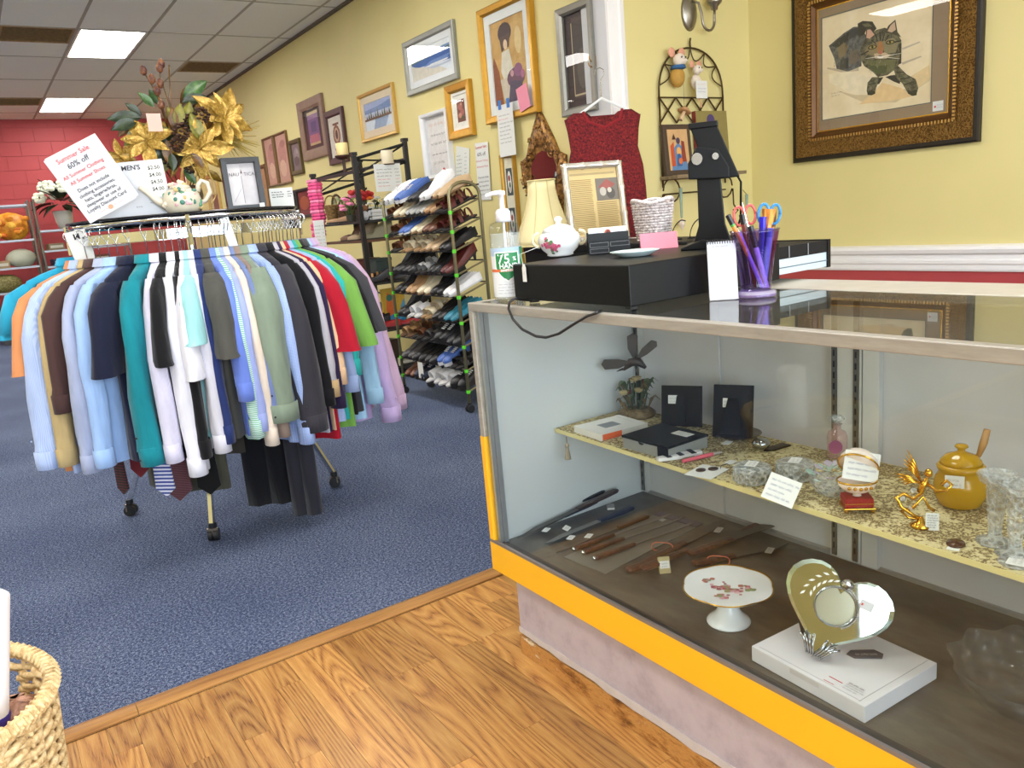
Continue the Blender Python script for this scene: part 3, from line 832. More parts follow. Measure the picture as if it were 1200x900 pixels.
for i in range(4):
    for s in (0, 1):
        x0 = -w + i * w / 2; x1 = x0 + w / 2
        MB().tube([(x0 if s else x1, 0, 0), (x1 if s else x0, 0, -.145)], .0055, 5).build('lattice_bar', IRON, o)
SHW = mat2('grey_wood', '6A5A44', '8A765A', 30, stretch=(.2, 1, 1))
MB().box(-w - .01, w + .05, -.13, .01, -.475, -.455).build('shelf_board', SHW, o)
for s in (-1, 1):
    cx_ = s * (w - .04)
    pts = [(cx_ - s * .16 + s * .03 * cos(a), -.02, -.66 + .03 * sin(a)) for a in [pi / 2 + i * .6 for i in range(5)]]
    sc = [(cx_ + .0 + .07 * cos(a) * s, -.03, -.54 + .07 * sin(a)) for a in [i * .5 for i in range(13)]] + [(cx_ + s * .075, -.03, -.56), (cx_ + s * .1 - s * .02, -.03, -.66), (cx_ + s * .12, -.03, -.7), (cx_ + s * .09, -.03, -.72), (cx_ + s * .075, -.03, -.69)]
    MB().tube(sc, .005, 6).build('scroll', IRON, o, smooth=True)
def mouse(loc, s, lab, scarf, pod):
    m = thing('mouse_figurine', lab, 'figurine', loc)
    FUR = mat('DCCFC0', .8, 0, .08); PNK = mat('D69A80', .7)
    MB().ball((0, 0, .0), (.028 * s, .022 * s, .034 * s)).build('body', mat('B58A3C', .7, 0, .2, 60) if pod else FUR, m, smooth=True)
    MB().ball((0, -.01 * s, .052 * s), (.022 * s, .022 * s, .022 * s)).build('head', FUR, m, smooth=True)
    MB().lathe([(.01 * s, 0), (.001, .016 * s)], 8, (0, 0, 0)).build('snout', FUR, m, loc=(.004 * s, -.03 * s, .046 * s), rot=(pi / 2, 0, 0))
    for e in (-1, 1):
        MB().ball((e * .024 * s, 0, .078 * s), (.016 * s, .005 * s, .016 * s)).build('ear', PNK, m, smooth=True)
        MB().ball((e * .009 * s, -.031 * s, .058 * s), .003 * s, 6, 4).build('eye', INK, m)
    if scarf:
        MB().lathe([(.016 * s, 0), (.026 * s, .004 * s), (.024 * s, .014 * s), (.012 * s, .016 * s)], 14, (0, -.004 * s, .022 * s)).build('scarf', mat('2E5A8A', .8, 0, .3, 120), m)
    return m
mouse((3.675, SY - .055, px(789, 90, Y=3.49).z), 1.75, 'mouse figurine with blue scarf in a brown pod on the arch', True, True)
m = mouse((3.83, SY - .055, px(813, 96, Y=3.49).z), 1.3, 'pale mouse figurine behind a small white price tag', False, False)
MB().box(-.048, .048, -.044, -.042, -.1, .0).build('price_tag', PAPER, m, label='white price tag'); scrawl(INKR, m, -.035, .03, -.02, .01, -.0446, seed=3); scrawl(INKB, m, -.035, .03, -.045, .008, -.0446, seed=4, lines=2, gap=.018)
MB().tube([(.0, -.01, -.04), (.01, -.02, -.12), (.02, -.02, -.15)], .004, 5).build('leg', mat('D69A80', .7), m)
o = thing('bird_ornament', 'brown mushroom-shaped ornament on a thread in the iron lattice', 'ornament', (3.73, SY - .045, px(796, 131, Y=3.49).z))
MB().tube([(0, 0, .23), (.003, 0, .1), (0, 0, .02)], .0012, 4).build('thread', INK, o)
MB().lathe([(.001, .03), (.02, .026), (.042, .004), (.03, 0), (.001, .002)], 14).build('cap', mat('B88A60', .7, 0, .2), o, smooth=True, rot=(0, .5, 0)); MB().cyl((0, 0, .002), (-.035, 0, -.045), .01, .014).build('stem', mat('CDAE88', .7), o)
# books on the iron shelf
bz = 1.76 - .455
o = thing('icon_picture', 'dark-edged icon picture of blue and red figures on iron shelf', 'picture', (3.665, SY - .06, bz + .001), 0, rot=(-.08, 0, 0))
MB().box(-.115, .115, 0, .03, 0, .30).build('panel', mat('4A3A2C', .6, 0, .15), o, bev=.004)
picture('art', [('C8A070', FULL), ('5A7FA8', [(.1, 0), (.9, 0), (.8, .5), (.5, .68), (.2, .5)]), ('B8502E', [(.1, .1), (.3, .1), (.28, .7), (.1, .6)]), ('8A3A2A', [(.62, .2), (.85, .2), (.8, .7), (.66, .72)]), ('4A3A52', ell(.5, .72, .1, .08)), ('D8A05A', ell(.5, .45, .12, .12)), ('3E5A86', [(.35, .1), (.62, .1), (.56, .4), (.42, .4)]), ('C86A3A', ell(.55, .22, .1, .08)), ('4A2A22', [(.2, .75), (.3, .9), (.4, .75)])], o, .17, .24, -.001, z0=.03)
o = thing('olive_book', 'olive hardback with a purple round emblem, leaning on the iron shelf', 'book', (3.98, SY - .055, bz + .002), 0, rot=(-.06, 0, 0))
MB().box(-.14, .14, 0, .004, 0, .375).build('cover', mat('8A7C46', .7, 0, .1), o); MB().box(-.135, .135, .004, .025, .004, .37).build('pages', mat('E0D8BE', .8), o); MB().box(-.14, .14, .025, .029, 0, .375).build('cover', mat('8A7C46', .7, 0, .1), o); MB().box(-.143, -.14, 0, .029, 0, .375).build('spine', mat('7A2A26', .7), o)
MB().prism(ell(-.01, .32, .035, .035), -.0008, 0, 'y').build('emblem', mat('4A3A6A', .6), o)
# ---------------------------------------------------------------- the cat drawing
C0, C1 = 3.206, 2.1; zb, zt = 1.32, 2.34
w, h = C0 - C1, zt - zb
o = thing('cat_picture', 'large ornate bronze framed drawing of a tabby cat on the counter-side wall', 'picture', (CX - .001, (C0 + C1) / 2, (zb + zt) / 2), -pi / 2)
t = NT('bronze_filigree'); v = t.coord(); vo = t.node('TexVoronoi'); vo.inputs['Scale'].default_value = 120; t.link(v, vo.inputs['Vector']); n = t.noise(v, 70, 5, .8)
ad = t.node('Math', operation='MULTIPLY_ADD'); t.link(vo.outputs[0], ad.inputs[0]); ad.inputs[1].default_value = .9; t.link(n, ad.inputs[2])
t.link(t.ramp(ad.outputs[0], [(.55, '4A3114'), (.85, '6E4C20'), (1.05, '94703A')]), t.b.inputs['Base Color']); t.set(.35, .75); t.bump(ad.outputs[0], 1.0, .01)
FIL = t.m
DBLK = mat('1E1712', .35, .1, .1)
moulding(w, h, [(0, 0), (0, .03), (.01, .034), (.028, .034), (.028, 0)]).build('outer_edge', DBLK, o)
moulding(w - .056, h - .056, [(0, 0), (0, .038), (.03, .048), (.07, .044), (.098, .03), (.098, 0)]).build('frame', FIL, o)
fr_w, fr_h = w - .252, h - .252
moulding(fr_w, fr_h, [(0, 0), (0, .03), (.012, .034), (.03, .02), (.036, .02), (.04, .013), (.04, 0)]).build('inner_moulding', mat('5A3A1A', .3, .5, .2), o)
BEAD = mat('C8A060', .3, .8, .1)
bead = MB(); rr = .008
for s in (-1, 1):
    k = -fr_w / 2
    while k < fr_w / 2: bead.box(k, k + .009, -.040, -.03, s * (fr_h / 2 + .002) - rr, s * (fr_h / 2 + .002) + rr); k += .018
    k = -fr_h / 2
    while k < fr_h / 2: bead.box(s * (fr_w / 2 + .002) - rr, s * (fr_w / 2 + .002) + rr, -.040, -.03, k, k + .009); k += .018
q = bead.build('beading', BEAD, o); q['kind'] = 'stuff'
moulding(fr_w - .078, fr_h - .078, [(0, 0), (0, .014), (.006, .014), (.006, 0)]).build('gilt_slip', GOLD, o)
mw_, mh_ = fr_w - .086, fr_h - .086
pl, pr, pb, pt = C0 - 3.012, C0 - 2.36, 1.552 - zb, 2.12 - zb
pl, pr, pb, pt = pl - w / 2, pr - w / 2, pb - h / 2, pt - h / 2
b = MB(); b.box(-mw_ / 2, pl, -.012, -.006, -mh_ / 2, mh_ / 2); b.box(pr, mw_ / 2, -.012, -.006, -mh_ / 2, mh_ / 2); b.box(pl, pr, -.012, -.006, -mh_ / 2, pb); b.box(pl, pr, -.012, -.006, pt, mh_ / 2); b.build('mat_board', mat('8F7A62', .8, 0, .12, 4), o)
FURD = mat2('tabby_fur', '3E3A2C', '6E6850', 38, .4, .6, .8, stretch=(1, 1, .5)); FURM = mat2('tabby_light', '6A6248', '9A9070', 45, .4, .6, .8); 
FURG = mat2('tabby_grey', '4A4A48', '6E6C64', 60, .38, .62, .8); FURO = mat2('tabby_olive', '4A4636', '7A7258', 55, .4, .6, .8)
def cp(pts):
    """outline read off the drawing (enlarged 6.2x), turned into fractions of the sheet"""
    r = []
    for x, y in pts:
        q = px(950 + x / 6.206, y / 6.206, X=CX - .034)
        r.append((((C0 + C1) / 2 - q.y - pl) / (pr - pl), (q.z - (zb + zt) / 2 - pb) / (pt - pb)))
    return r
def cel(cx_, cy_, rx_, ry_, n=12, tl=0.0):
    return cp([(cx_ + rx_ * cos(a) * cos(tl) - ry_ * sin(a) * sin(tl), cy_ + rx_ * cos(a) * sin(tl) + ry_ * sin(a) * cos(tl)) for a in [2 * pi * i / n for i in range(n)]])
art = [(mat2('cream_wash', 'DCC9A4', 'E8D8B8', 5, .35, .65, .8), FULL)]
art += [(c, cp(p)) for c, p in [
 ('CDB994', [(165, 655), (260, 700), (380, 750), (600, 745), (845, 590), (855, 560), (700, 640), (420, 690), (300, 690)]),
 ('E4D6B8', [(260, 520), (420, 560), (500, 600), (480, 690), (300, 690), (120, 600), (110, 540)]),
 ('DDBE8C', [(330, 760), (420, 690), (500, 600), (640, 640), (720, 700), (640, 720), (500, 740)]),
 ('D8BE90', [(700, 560), (845, 470), (850, 560), (760, 640)]),
 ('BCAE98', [(640, 350), (770, 300), (780, 306), (650, 362)]), ('B4A690', [(640, 455), (780, 405), (790, 412), (650, 470)]),
 ('B8A88E', [(100, 490), (200, 500), (330, 490), (330, 515), (200, 525), (100, 500)]),
 (FURG, [(112, 332), (150, 300), (220, 240), (290, 195), (340, 190), (380, 250), (390, 330), (350, 420), (350, 480), (300, 500), (250, 520), (170, 500), (150, 420)]),
 ('35342E', [(130, 330), (200, 270), (280, 210), (330, 200), (330, 250), (250, 290), (180, 350)]), ('7A6A50', [(170, 350), (220, 310), (260, 330), (230, 400), (190, 430)]), ('6A5C48', [(260, 380), (320, 350), (340, 420), (300, 470), (260, 460)]), ('44423C', [(200, 430), (250, 420), (260, 500), (190, 495)]),
 ('3A3628', [(322, 170), (360, 150), (430, 155), (460, 205), (440, 230), (390, 205), (370, 250), (330, 270)]), ('6A644A', [(350, 175), (400, 165), (430, 190), (380, 195)]),
 (FURO, [(340, 380), (350, 330), (380, 280), (460, 215), (520, 200), (600, 230), (640, 290), (640, 400), (630, 460), (600, 500), (540, 545), (470, 560), (430, 520), (370, 480), (345, 430)]),
 ('4A4430', [(378, 290), (385, 205), (410, 200), (455, 245), (440, 270)]), ('C49C86', [(385, 275), (392, 215), (415, 212), (445, 250), (410, 280)]),
 ('4A4430', [(520, 240), (545, 185), (597, 140), (612, 230), (640, 270), (560, 240)]), ('C8AA8E', [(540, 225), (560, 185), (592, 155), (600, 215), (570, 235)]),
 ('8A7A58', [(400, 330), (470, 300), (480, 400), (420, 400), (370, 380)]), ('8A8060', [(500, 300), (580, 270), (620, 310), (600, 380), (520, 390)]), ('6E6C48', [(370, 440), (460, 440), (600, 430), (590, 500), (520, 540), (440, 520)]), ('545838', [(400, 470), (470, 480), (540, 470), (530, 530), (460, 540)]),
 ('C8B090', [(440, 390), (520, 380), (560, 400), (530, 425), (450, 425)]),
 ('A87446', [(462, 360), (475, 300), (500, 300), (512, 360), (500, 390), (475, 392)]),
 ('2A261C', [(450, 250), (458, 250), (470, 300), (464, 302)]), ('2A261C', [(480, 235), (490, 235), (490, 295), (483, 295)]), ('2A261C', [(515, 240), (522, 243), (505, 300), (499, 298)]), ('2A261C', [(545, 250), (552, 254), (525, 300), (520, 297)]), ('2A261C', [(420, 290), (426, 284), (460, 320), (455, 324)]),
 ('2A261C', [(345, 395), (400, 365), (405, 372), (350, 405)]), ('2A261C', [(600, 390), (635, 370), (640, 378), (610, 400)]), ('2A261C', [(590, 300), (640, 290), (640, 298), (592, 310)]),
 ('3A3626', [(620, 320), (642, 310), (640, 460), (615, 470), (630, 400)])]]
art += [('2A261C', cel(430, 342, 34, 17, tl=-.25)), ('A0904E', cel(430, 342, 25, 11, tl=-.25)), ('1E1A14', cel(430, 341, 8, 10)), ('2A261C', cel(560, 306, 34, 16, tl=-.15)), ('A0904E', cel(560, 306, 25, 10, tl=-.15)), ('1E1A14', cel(558, 305, 8, 9)), ('B86A5A', cp([(470, 372), (505, 372), (490, 398)])), ('EDE4D8', cel(488, 412, 26, 12)), ('2A221C', cp([(460, 404), (486, 400), (512, 404), (488, 408)]))]
art += [(c, cp(p)) for c, p in [
 ('2E2A22', [(525, 560), (560, 548), (640, 540), (630, 610), (590, 595)]), ('2E2C20', [(450, 620), (470, 565), (510, 560), (480, 610)]),
 (FURO, [(400, 690), (388, 660), (395, 600), (430, 560), (480, 560), (470, 600), (455, 650), (450, 680), (420, 692)]), ('33301F', [(395, 690), (390, 660), (410, 665), (425, 655), (445, 662), (452, 680), (425, 693)]),
 (FURO, [(585, 500), (620, 480), (680, 540), (745, 575), (765, 640), (750, 690), (720, 697), (690, 680), (650, 610), (600, 560)]), ('33301F', [(688, 680), (692, 655), (715, 665), (735, 650), (755, 655), (752, 692), (720, 698)]),
 ('55583C', [(620, 530), (660, 560), (680, 600), (650, 590)]), ('3A3A26', [(600, 520), (660, 520), (664, 527), (606, 532)]), ('3A3A26', [(630, 570), (700, 560), (702, 568), (636, 580)]), ('3A3A26', [(660, 610), (735, 590), (738, 598), (665, 620)]), ('3A3A26', [(400, 610), (455, 600), (455, 608), (400, 620)]),
 ('F0E8DA', [(460, 410), (380, 425), (380, 427), (460, 415)]), ('F0E8DA', [(515, 405), (640, 385), (640, 387), (515, 410)]), ('F0E8DA', [(515, 412), (630, 425), (630, 428), (515, 416)])]]
rdf = random.Random(12)
for k in range(110):
    x, y = rdf.uniform(350, 635), rdf.uniform(260, 530)
    if (x - 490) ** 2 / 145 ** 2 + (y - 395) ** 2 / 140 ** 2 > .95 or (395 < x < 600 and 290 < y < 430): continue
    L = rdf.uniform(14, 26); dx, dy = (x - 490) / 150, (y - 380) / 150 + .3; q_ = sqrt(dx * dx + dy * dy) + .01
    art.append((rdf.choice(['33301F', '9A9270', '55563A', '2A281C']), cp([(x - 2, y), (x + 2, y), (x + dx / q_ * L, y + dy / q_ * L)])))
for k in range(60):
    x, y = rdf.uniform(150, 330), rdf.uniform(220, 480)
    if y < 560 - 1.75 * x + 60 or False: continue
    art.append((rdf.choice(['2E2D28', '7A7466', '5A564A']), cp([(x - 2, y), (x + 2, y + 2), (x + rdf.uniform(-6, 10), y + rdf.uniform(14, 28))])))
picture('drawing', art, o, pr - pl, pt - pb, -.007, x0=pl, z0=pb, step=.00002)
moulding(pr - pl + .008, pt - pb + .008, [(0, .0125), (0, .0132), (.004, .0132), (.004, .0125)]).build('mat_line', mat('4A5A5A', .7), o, loc=((pl + pr) / 2, 0, (pb + pt) / 2))
scrawl(INK, o, pl + .06, pl + .14, pb + .14, .012, -.0125, name='signature', lines=2, gap=.014, seed=8, w=.001)
b = MB(); b.box(pr + .012, pr + .068, -.0135, -.0122, pb - .05, pb + .0); b.build('price_sticker', PAPER, o); MB().box(pr + .02, pr + .03, -.0142, -.0136, pb - .032, pb - .022).build('sticker_dot', INKR, o); scrawl(INKB, o, pr + .034, pr + .064, pb - .02, .006, -.0142, lines=2, gap=.012, seed=9)
MB().quad((-mw_ / 2, -.018, -mh_ / 2), (mw_ / 2, -.018, -mh_ / 2), (mw_ / 2, -.018, mh_ / 2), (-mw_ / 2, -.018, mh_ / 2)).build('glass', PGLASS, o)
# ================================================================ on and behind the counter top
PORC = mat('EDEFF0', .12, 0, .02, 10)
PINKROSE = mat2('rose_decal', 'B8325E', 'D8708E', 90, .4, .6, .3)
LEAFD = mat('4E7A4A', .4, 0, .2)
def sprays(name, cols, parent, pts, fn, nm='decal'):
    """painted flower decal on a curved body: small petal blots laid on the surface by fn(u, v)"""
    b = MB(); 
    for i, (u, v, r) in enumerate(pts):
        b.mat(i % len(cols)); c = Vector(fn(u, v)); a1 = Vector(fn(u + .01, v)) - c; a2 = Vector(fn(u, v + .01)) - c
        a1.normalize(); a2.normalize()
        b.quad(*[c + a1 * r * cos(k * pi / 4) * (1 + .2 * (k % 2)) + a2 * r * sin(k * pi / 4) * (1 + .2 * (k % 2)) for k in range(8)])
    return b.build(nm, cols, parent, fix=False)
# cash drawer
o = thing('cash_drawer', 'black metal cash drawer standing open on the counter top', 'cash drawer', (1.045, 1.14, TOP))
CB = mat('0A0B0C', .4, 0, .08, 60, 0.0, .25); CB2 = mat('0E0F11', .55, 0, .08, 60, 0.0, .25)
MB().box(0, .455, 0, .395, .010, .091).build('body', CB, o, bev=.0025)
for x in (.03, .42):
    for y in (.03, .36): MB().lathe([(.012, .001), (.013, .010)], 10, (x, y, 0)).build('foot', mat('2A2A2A', .7), o)
SILV = mat('C3D3DC', .35, .25, .03)
dr = MB().box(.4555, .648, .012, .020, .018, .052).box(.4555, .648, .375, .383, .018, .052).box(.640, .648, .0205, .3745, .018, .052).build('drawer', SILV, o)
MB().box(.4555, .648, .0095, .0118, .032, .034).build('drawer_seam', mat('6A7880', .4, .5, 0), dr)
MB().box(.4555, .652, .010, .386, .0525, .080).build('till_tray', CB2, o, label='black plastic till tray')
MB().box(.645, .656, .008, .386, .016, .082).build('drawer_end', CB, o)
for x in (.50, .57): MB().box(x, x + .002, .0085, .0098, .054, .08).build('tray_divider', mat('8A8C90', .5), o)
# power cord looping over the front rail
pts = [px(622, 352, X=1.06), px(603, 350, X=1.01), px(597, 354, X=.999), px(596, 362, X=.998), px(601, 374, X=.999), px(612, 386, X=.9985), px(628, 394, X=.9985), px(640, 395.5, X=.9985), px(655, 391, X=.9985), px(672, 380, X=.9985), px(688, 370.5, X=.9985), px(699, 366.8, X=1.0), px(704, 366, X=1.02)]
fine_ = []
for i in range(len(pts) - 1):
    for k in range(3): fine_.append(pts[i].lerp(pts[i + 1], k / 3))
tag(MB().tube([(p.x, p.y, max(p.z, .9685) if p.x > 1.0 else p.z) for p in fine_ + [pts[-1]]], .0032, 6).build('power_cord', mat('141416', .4), None, smooth=True), 'thin black power cord looping over the front counter rail', 'cord')
# hand sanitizer
P = px(588, 351, Z=TOP); P = Vector((1.078, 1.605, TOP + .0005))
o = thing('sanitizer_bottle', 'clear pump bottle of hand sanitizer with a green shield label', 'bottle', P, facing(P))
CLR = glass('clear_plastic', (.93, .95, .95), .03, 1.4)
R0 = .037
MB().lathe([(.030, 0), (R0, .004), (R0, .165), (.033, .183), (.016, .192), (.015, .2)], 28).build('bottle', CLR, o, smooth=True)
GEL = cut_glass('gel', 'E2E8E8', .1, .25); MB().lathe([(.028, .004), (R0 - .003, .007), (R0 - .003, .162), (.001, .163)], 24).build('gel', GEL, o, smooth=True)
MB().lathe([(.018, .188), (.018, .212), (.013, .218), (.006, .22), (.006, .25), (.010, .251), (.010, .26), (.001, .262)], 18).build('pump', mat('D9D9E0', .35, 0, .02), o, smooth=True)
MB().tube([(0, 0, .256), (-.02, -.0, .257), (-.038, -.0, .252)], [.007, .005, .004], 8).build('spout', mat('D9D9E0', .35, 0, .02), o)
MB().cyl((0, 0, .01), (0, 0, .2), .003).build('dip_tube', mat('E8E8EA', .4, 0, 0), o)
def wrap(pts, r): return [(r * sin(x / r), -r * cos(x / r), z) for x, z in pts]
def wrapband(x0, x1, z0, z1, r, n=16):
    return MB().grid(lambda u, v: wrap([(x0 + (x1 - x0) * u, z0 + (z1 - z0) * v)], r)[0], n, 1)
wrapband(-.055, .055, .012, .128, R0 + .0004).build('label_sheet', mat('DDE0E4', .5, 0, .02), o, fix=False)
wrapband(-.056, .056, .110, .129, R0 + .0006).build('label_top_band', mat('A8C0DA', .5), o, fix=False)
wrapband(-.056, .056, .072, .079, R0 + .0007).build('label_stripe', mat('D86A3A', .5), o, fix=False)
GRN = mat('1E8048', .45, 0, .06)
def shield(hw, zt, zb, r):
    b = MB(); rows = 10
    def f(u, v):
        z = zb + (zt - zb) * v
        ww = hw * min(1, (v / .45) ** .65) if v < .45 else hw
        return wrap([((u * 2 - 1) * max(ww, .0003), z)], r)[0]
    return b.grid(f, 10, rows)
shield(.0315, .119, .048, R0 + .0009).build('shield_border', mat('EDEDED', .5, 0, 0), o, fix=False)
shield(.029, .1165, .0515, R0 + .0011).build('shield', GRN, o, fix=False)
wrapband(.037, .056, .075, .128, R0 + .001, 5).build('label_side', GRN, o, fix=False)
wrapband(-.029, .029, .0725, .0785, R0 + .0013).build('shield_stripe', mat('D86A3A', .5), o, fix=False)
WH = mat('F2F4F4', .5, 0, 0)
for s, sz, z, x in (('75', .032, .1015, -.008), ('%', .013, .1015, .019), ('HAND', .0165, .0852, .004), ('SANITIZER', .0072, .0755, 0)):
    text(s, sz, WH, o, (x, -(R0 + .0014), z), bold=.0004, bend=R0 + .0014).location.x = 0
    TEXTS[-1]['xoff'] = x
for k in range(4):
    q = scrawl(mat('8A8C94', .6, 0, 0), o, -.03, .028, .042 - k * .007, .002, -(R0 + .0006), seed=k + 70, w=.0004)
    for v in q.data.vertices:
        x = v.co.x; r = R0 + .0007; v.co.x = r * sin(x / r); v.co.y = -r * cos(x / r)
# sugar bowl
P = px(657, 300, Z=1.056); P.z = 1.0565
o = thing('sugar_bowl', 'white porcelain sugar bowl with a pink rose and gold handles', 'bowl', P, facing(P))
prof = [(.026, 0), (.034, .003), (.033, .007), (.045, .018), (.053, .033), (.054, .044), (.049, .054), (.042, .06)]
MB().lathe(prof, 28).build('body', PORC, o, smooth=True)
MB().lathe([(.043, .060), (.036, .070), (.02, .077), (.008, .079), (.006, .084), (.011, .091), (.006, .097), (.001, .098)], 24).build('lid', PORC, o, smooth=True)
for s in (-1, 1):
    MB().tube([(s * (.05 + .018 * sin(a)), 0, .043 + .017 * cos(a)) for a in [i * pi / 8 + .0 for i in range(9)]], .0042, 8).build('handle', mat('E8DCB8', .2, .1, .05), o, smooth=True)
def bowl_s(r, off=.0008):
    def f(u, v):
        for (r0, z0), (r1, z1) in zip(prof, prof[1:]):
            if z0 <= v <= z1:
                rr = r0 + (r1 - r0) * (v - z0) / max(1e-6, z1 - z0) + off
                return (rr * sin(u), -rr * cos(u), v)
        return (prof[-1][0] * sin(u), -prof[-1][0] * cos(u), v)
    return f
rdm = random.Random(2)
sprays('rose', [PINKROSE, PINKROSE, mat('C85A80', .3, 0, .2), LEAFD], o, [(-.42 + rdm.gauss(0, .16), .032 + rdm.gauss(0, .007), .0042) for _ in range(34)] + [(-.25, .018, .004), (-.2, .014, .003)], bowl_s(.05))
T = px(614, 320, X=1.04)
o = thing('string_tag', 'small white price tag on a string hanging before the cash drawer', 'tag', (1.0405, T.y, T.z), -pi / 2)
b = MB(); b.prism([(-.007, -.02), (.007, -.02), (.007, .012), (.003, .02), (-.003, .02), (-.007, .012)], 0, .001, 'y'); b.build('tag', PAPER, o)
L_ = (px(627, 300, Z=1.062))
MB().tube([(0, -.001, .018), (-.003, -.004, .043), (.0 - .035, .07, .052)], .0006, 4).build('string', PAPER, o)
scrawl(INK, o, -.002, .004, 0, .012, -.0006, seed=5, w=.0005)
# business card holder
P = px(715, 297, Z=1.0565)
o = thing('card_holder', 'black two-pocket business card holder filled with white cards', 'card holder', P, facing(P, .12))
b = MB(); b.box(-.05, .05, 0, .002, 0, .03); b.box(-.05, .05, .0, .05, 0, .002); b.box(-.05, .05, .022, .024, .002, .05); b.box(-.05, .05, .048, .05, .002, .052); b.build('holder', CB, o)
for x0, x1, z0, z1 in ((-.048, -.002, .017, .028), (.002, .048, .017, .028), (-.048, -.002, .003, .014)):
    moulding(x1 - x0, z1 - z0, [(0, .0), (0, .0008), (.0012, .0008), (.0012, 0)]).build('pocket_rim', mat('5A5A5C', .4), o, loc=((x0 + x1) / 2, 0, (z0 + z1) / 2))
cd = MB().box(-.046, .046, .026, .046, .003, .062).build('card_stack', WH, o)
MB().prism(ell(0, .05, .008, .008, 16), .0252, .0258, 'y').build('logo_ring', mat('C86A4A', .6), cd); MB().prism(ell(0.001, .05, .005, .006, 12), .0246, .0251, 'y').build('logo_center', mat('7A2E2A', .6), cd)
scrawl(mat('8A6A9A', .6), cd, -.036, -.010, .05, .004, .0249, seed=6, w=.0004); scrawl(mat('8A6A9A', .6), cd, .011, .037, .05, .004, .0249, seed=7, w=.0004)
# saucer, pink tent card
P = px(744, 300, Z=1.0565)
o = thing('saucer', 'shallow pale aqua saucer on the cash drawer top', 'saucer', P)
MB().lathe([(.001, .003), (.03, .002), (.032, 0), (.035, .001), (.054, .011), (.055, .012), (.054, .0125), (.034, .006), (.001, .005)], 32).build('dish', mat('CFE3E4', .15, 0, .02), o, smooth=True)
P = px(772, 291, Z=1.0565)
o = thing('tent_card', 'folded pink paper tent card beside the aqua saucer', 'card', P, facing(P, .1))
b = MB(); b.box(-.045, .045, -.018, -.0172, 0, .038); b.M = None
MB().add([(-.045, -.022, 0), (.045, -.022, 0), (.045, 0, .038), (-.045, 0, .038), (.045, .022, 0), (-.045, .022, 0)], [(0, 1, 2, 3), (3, 2, 4, 5)]).build('card', mat('E0899C', .7, 0, .04), o, solid=.0008)
# tablet stand (point of sale)
P = px(838, 288, Z=1.0565); P = Vector((1.432, 1.262, 1.0565))
o = thing('tablet_stand', 'tall black tablet stand with a hinged back plate, behind the notepad', 'stand', P, facing(P, -.05))
MB().prism([(-.075, 0), (.06, 0), (.058, .006), (.0, .02), (-.03, .02), (-.073, .006)], -.07, .07, 'y').build('base', CB, o, bev=.002)
MB().loft([[(x * k + dx, y * .012, z) for x, y in ((-.028, -1), (.028, -1), (.028, 1), (-.028, 1))] for z, k, dx in ((.012, 1.5, -.008), (.05, 1.05, -.008), (.17, .9, -.012), (.215, .85, -.016))]).build('column', CB, o, bev=.002)
MB().prism([(-.055, .155), (.035, .15), (.035, .175), (.012, .215), (-.035, .225), (-.055, .19)], -.03, -.013, 'y').build('hinge_block', CB2, o, bev=.003)
for x, z, r in ((-.034, .198, .012), (.006, .2, .007)):
    MB().prism(ell(x, z, r, r * 1.1, 14), -.036, -.029, 'y').build('hinge_bolt', mat('B8B8B8', .25, .9, 0), o)
b = MB(); b.prism([(-.05, .272), (.008, .272), (.056, .152), (-.005, .15), (-.03, .215)], -.0125, .01, 'y'); b.box(-.052, .012, -.016, .018, .264, .277); b.build('tablet', CB, o, bev=.002)
MB().tube([(.05, .0, .155), (.058, .0, .14), (.055, .02, .06), (.04, .03, .02)], .0025, 5).build('cable', CB, o)
# notepad
P = px(848, 350, Z=TOP); P.z = TOP + .0005
o = thing('spiral_notepad', 'white top-spiral notepad propped upright beside the pen glass', 'notepad', P, facing(P, .05))
for s, nm, m_ in ((-1, 'front_leaf', WHITEP), (1, 'back_leaf', mat('D8D4E4', .7, 0, .03))):
    MB().add([(-.028, s * .020, 0), (.028, s * .020, 0), (.026, s * .002, .115), (-.030, s * .002, .115)], [(0, 1, 2, 3)]).build(nm, m_, o, solid=.003)
b = MB()
for k in range(12):
    x = -.028 + k * .0048; b.tube([(x, .005 * cos(a), .114 + .005 * sin(a)) for a in [i * pi / 4 for i in range(9)]], .0008, 4)
q = b.build('spiral', INK, o); q['kind'] = 'stuff'
scrawl(mat('8A8A90', .6), o, -.022, .012, .106, .003, -.0055, seed=77, w=.0004)
# purple glass of pens
P = px(886, 347, Z=TOP); P.z = TOP + .0005
o = thing('pen_glass', 'flared purple-tinted drinking glass used as a pen holder', 'glass', P)
t = glass('violet_glass', (.72, .62, .88), 0, 1.5)
MB().lathe([(.040, 0), (.041, .004), (.036, .010), (.030, .013), (.031, .03), (.037, .08), (.047, .128), (.049, .133), (.045, .128), (.035, .08), (.029, .03), (.027, .016), (.001, .015)], 28).build('bowl', t, o, smooth=True)
MB().lathe([(.0405, .001), (.039, .010), (.03, .0125), (.001, .0125)], 24).build('base', cut_glass('thick_glass', 'DCD4E8', .05, .45), o, smooth=True)
def stick(name, lab, cat, cx, cy, tx, ty, L, segs, group='pens in the purple glass'):
    """segs: list of (name, from, to, radius, material) along the stick, which leans from the foot of the glass outwards"""
    rt = thing(name, lab, cat, P + Vector((cx, cy, .0168)), 0, group)
    D = Vector((tx - cx, ty - cy, .12)).normalized()
    for nm, a, b_, r, m_ in segs:
        rr = r if isinstance(r, tuple) else (r, r)
        MB().cyl(D * a, D * b_, rr[0], rr[1], 8).build(nm, m_, rt, smooth=False)
    return rt
u = Vector((.82, -.57)); 
def at2(s, d=0): return (u.x * s + .57 * d, u.y * s + .82 * d)
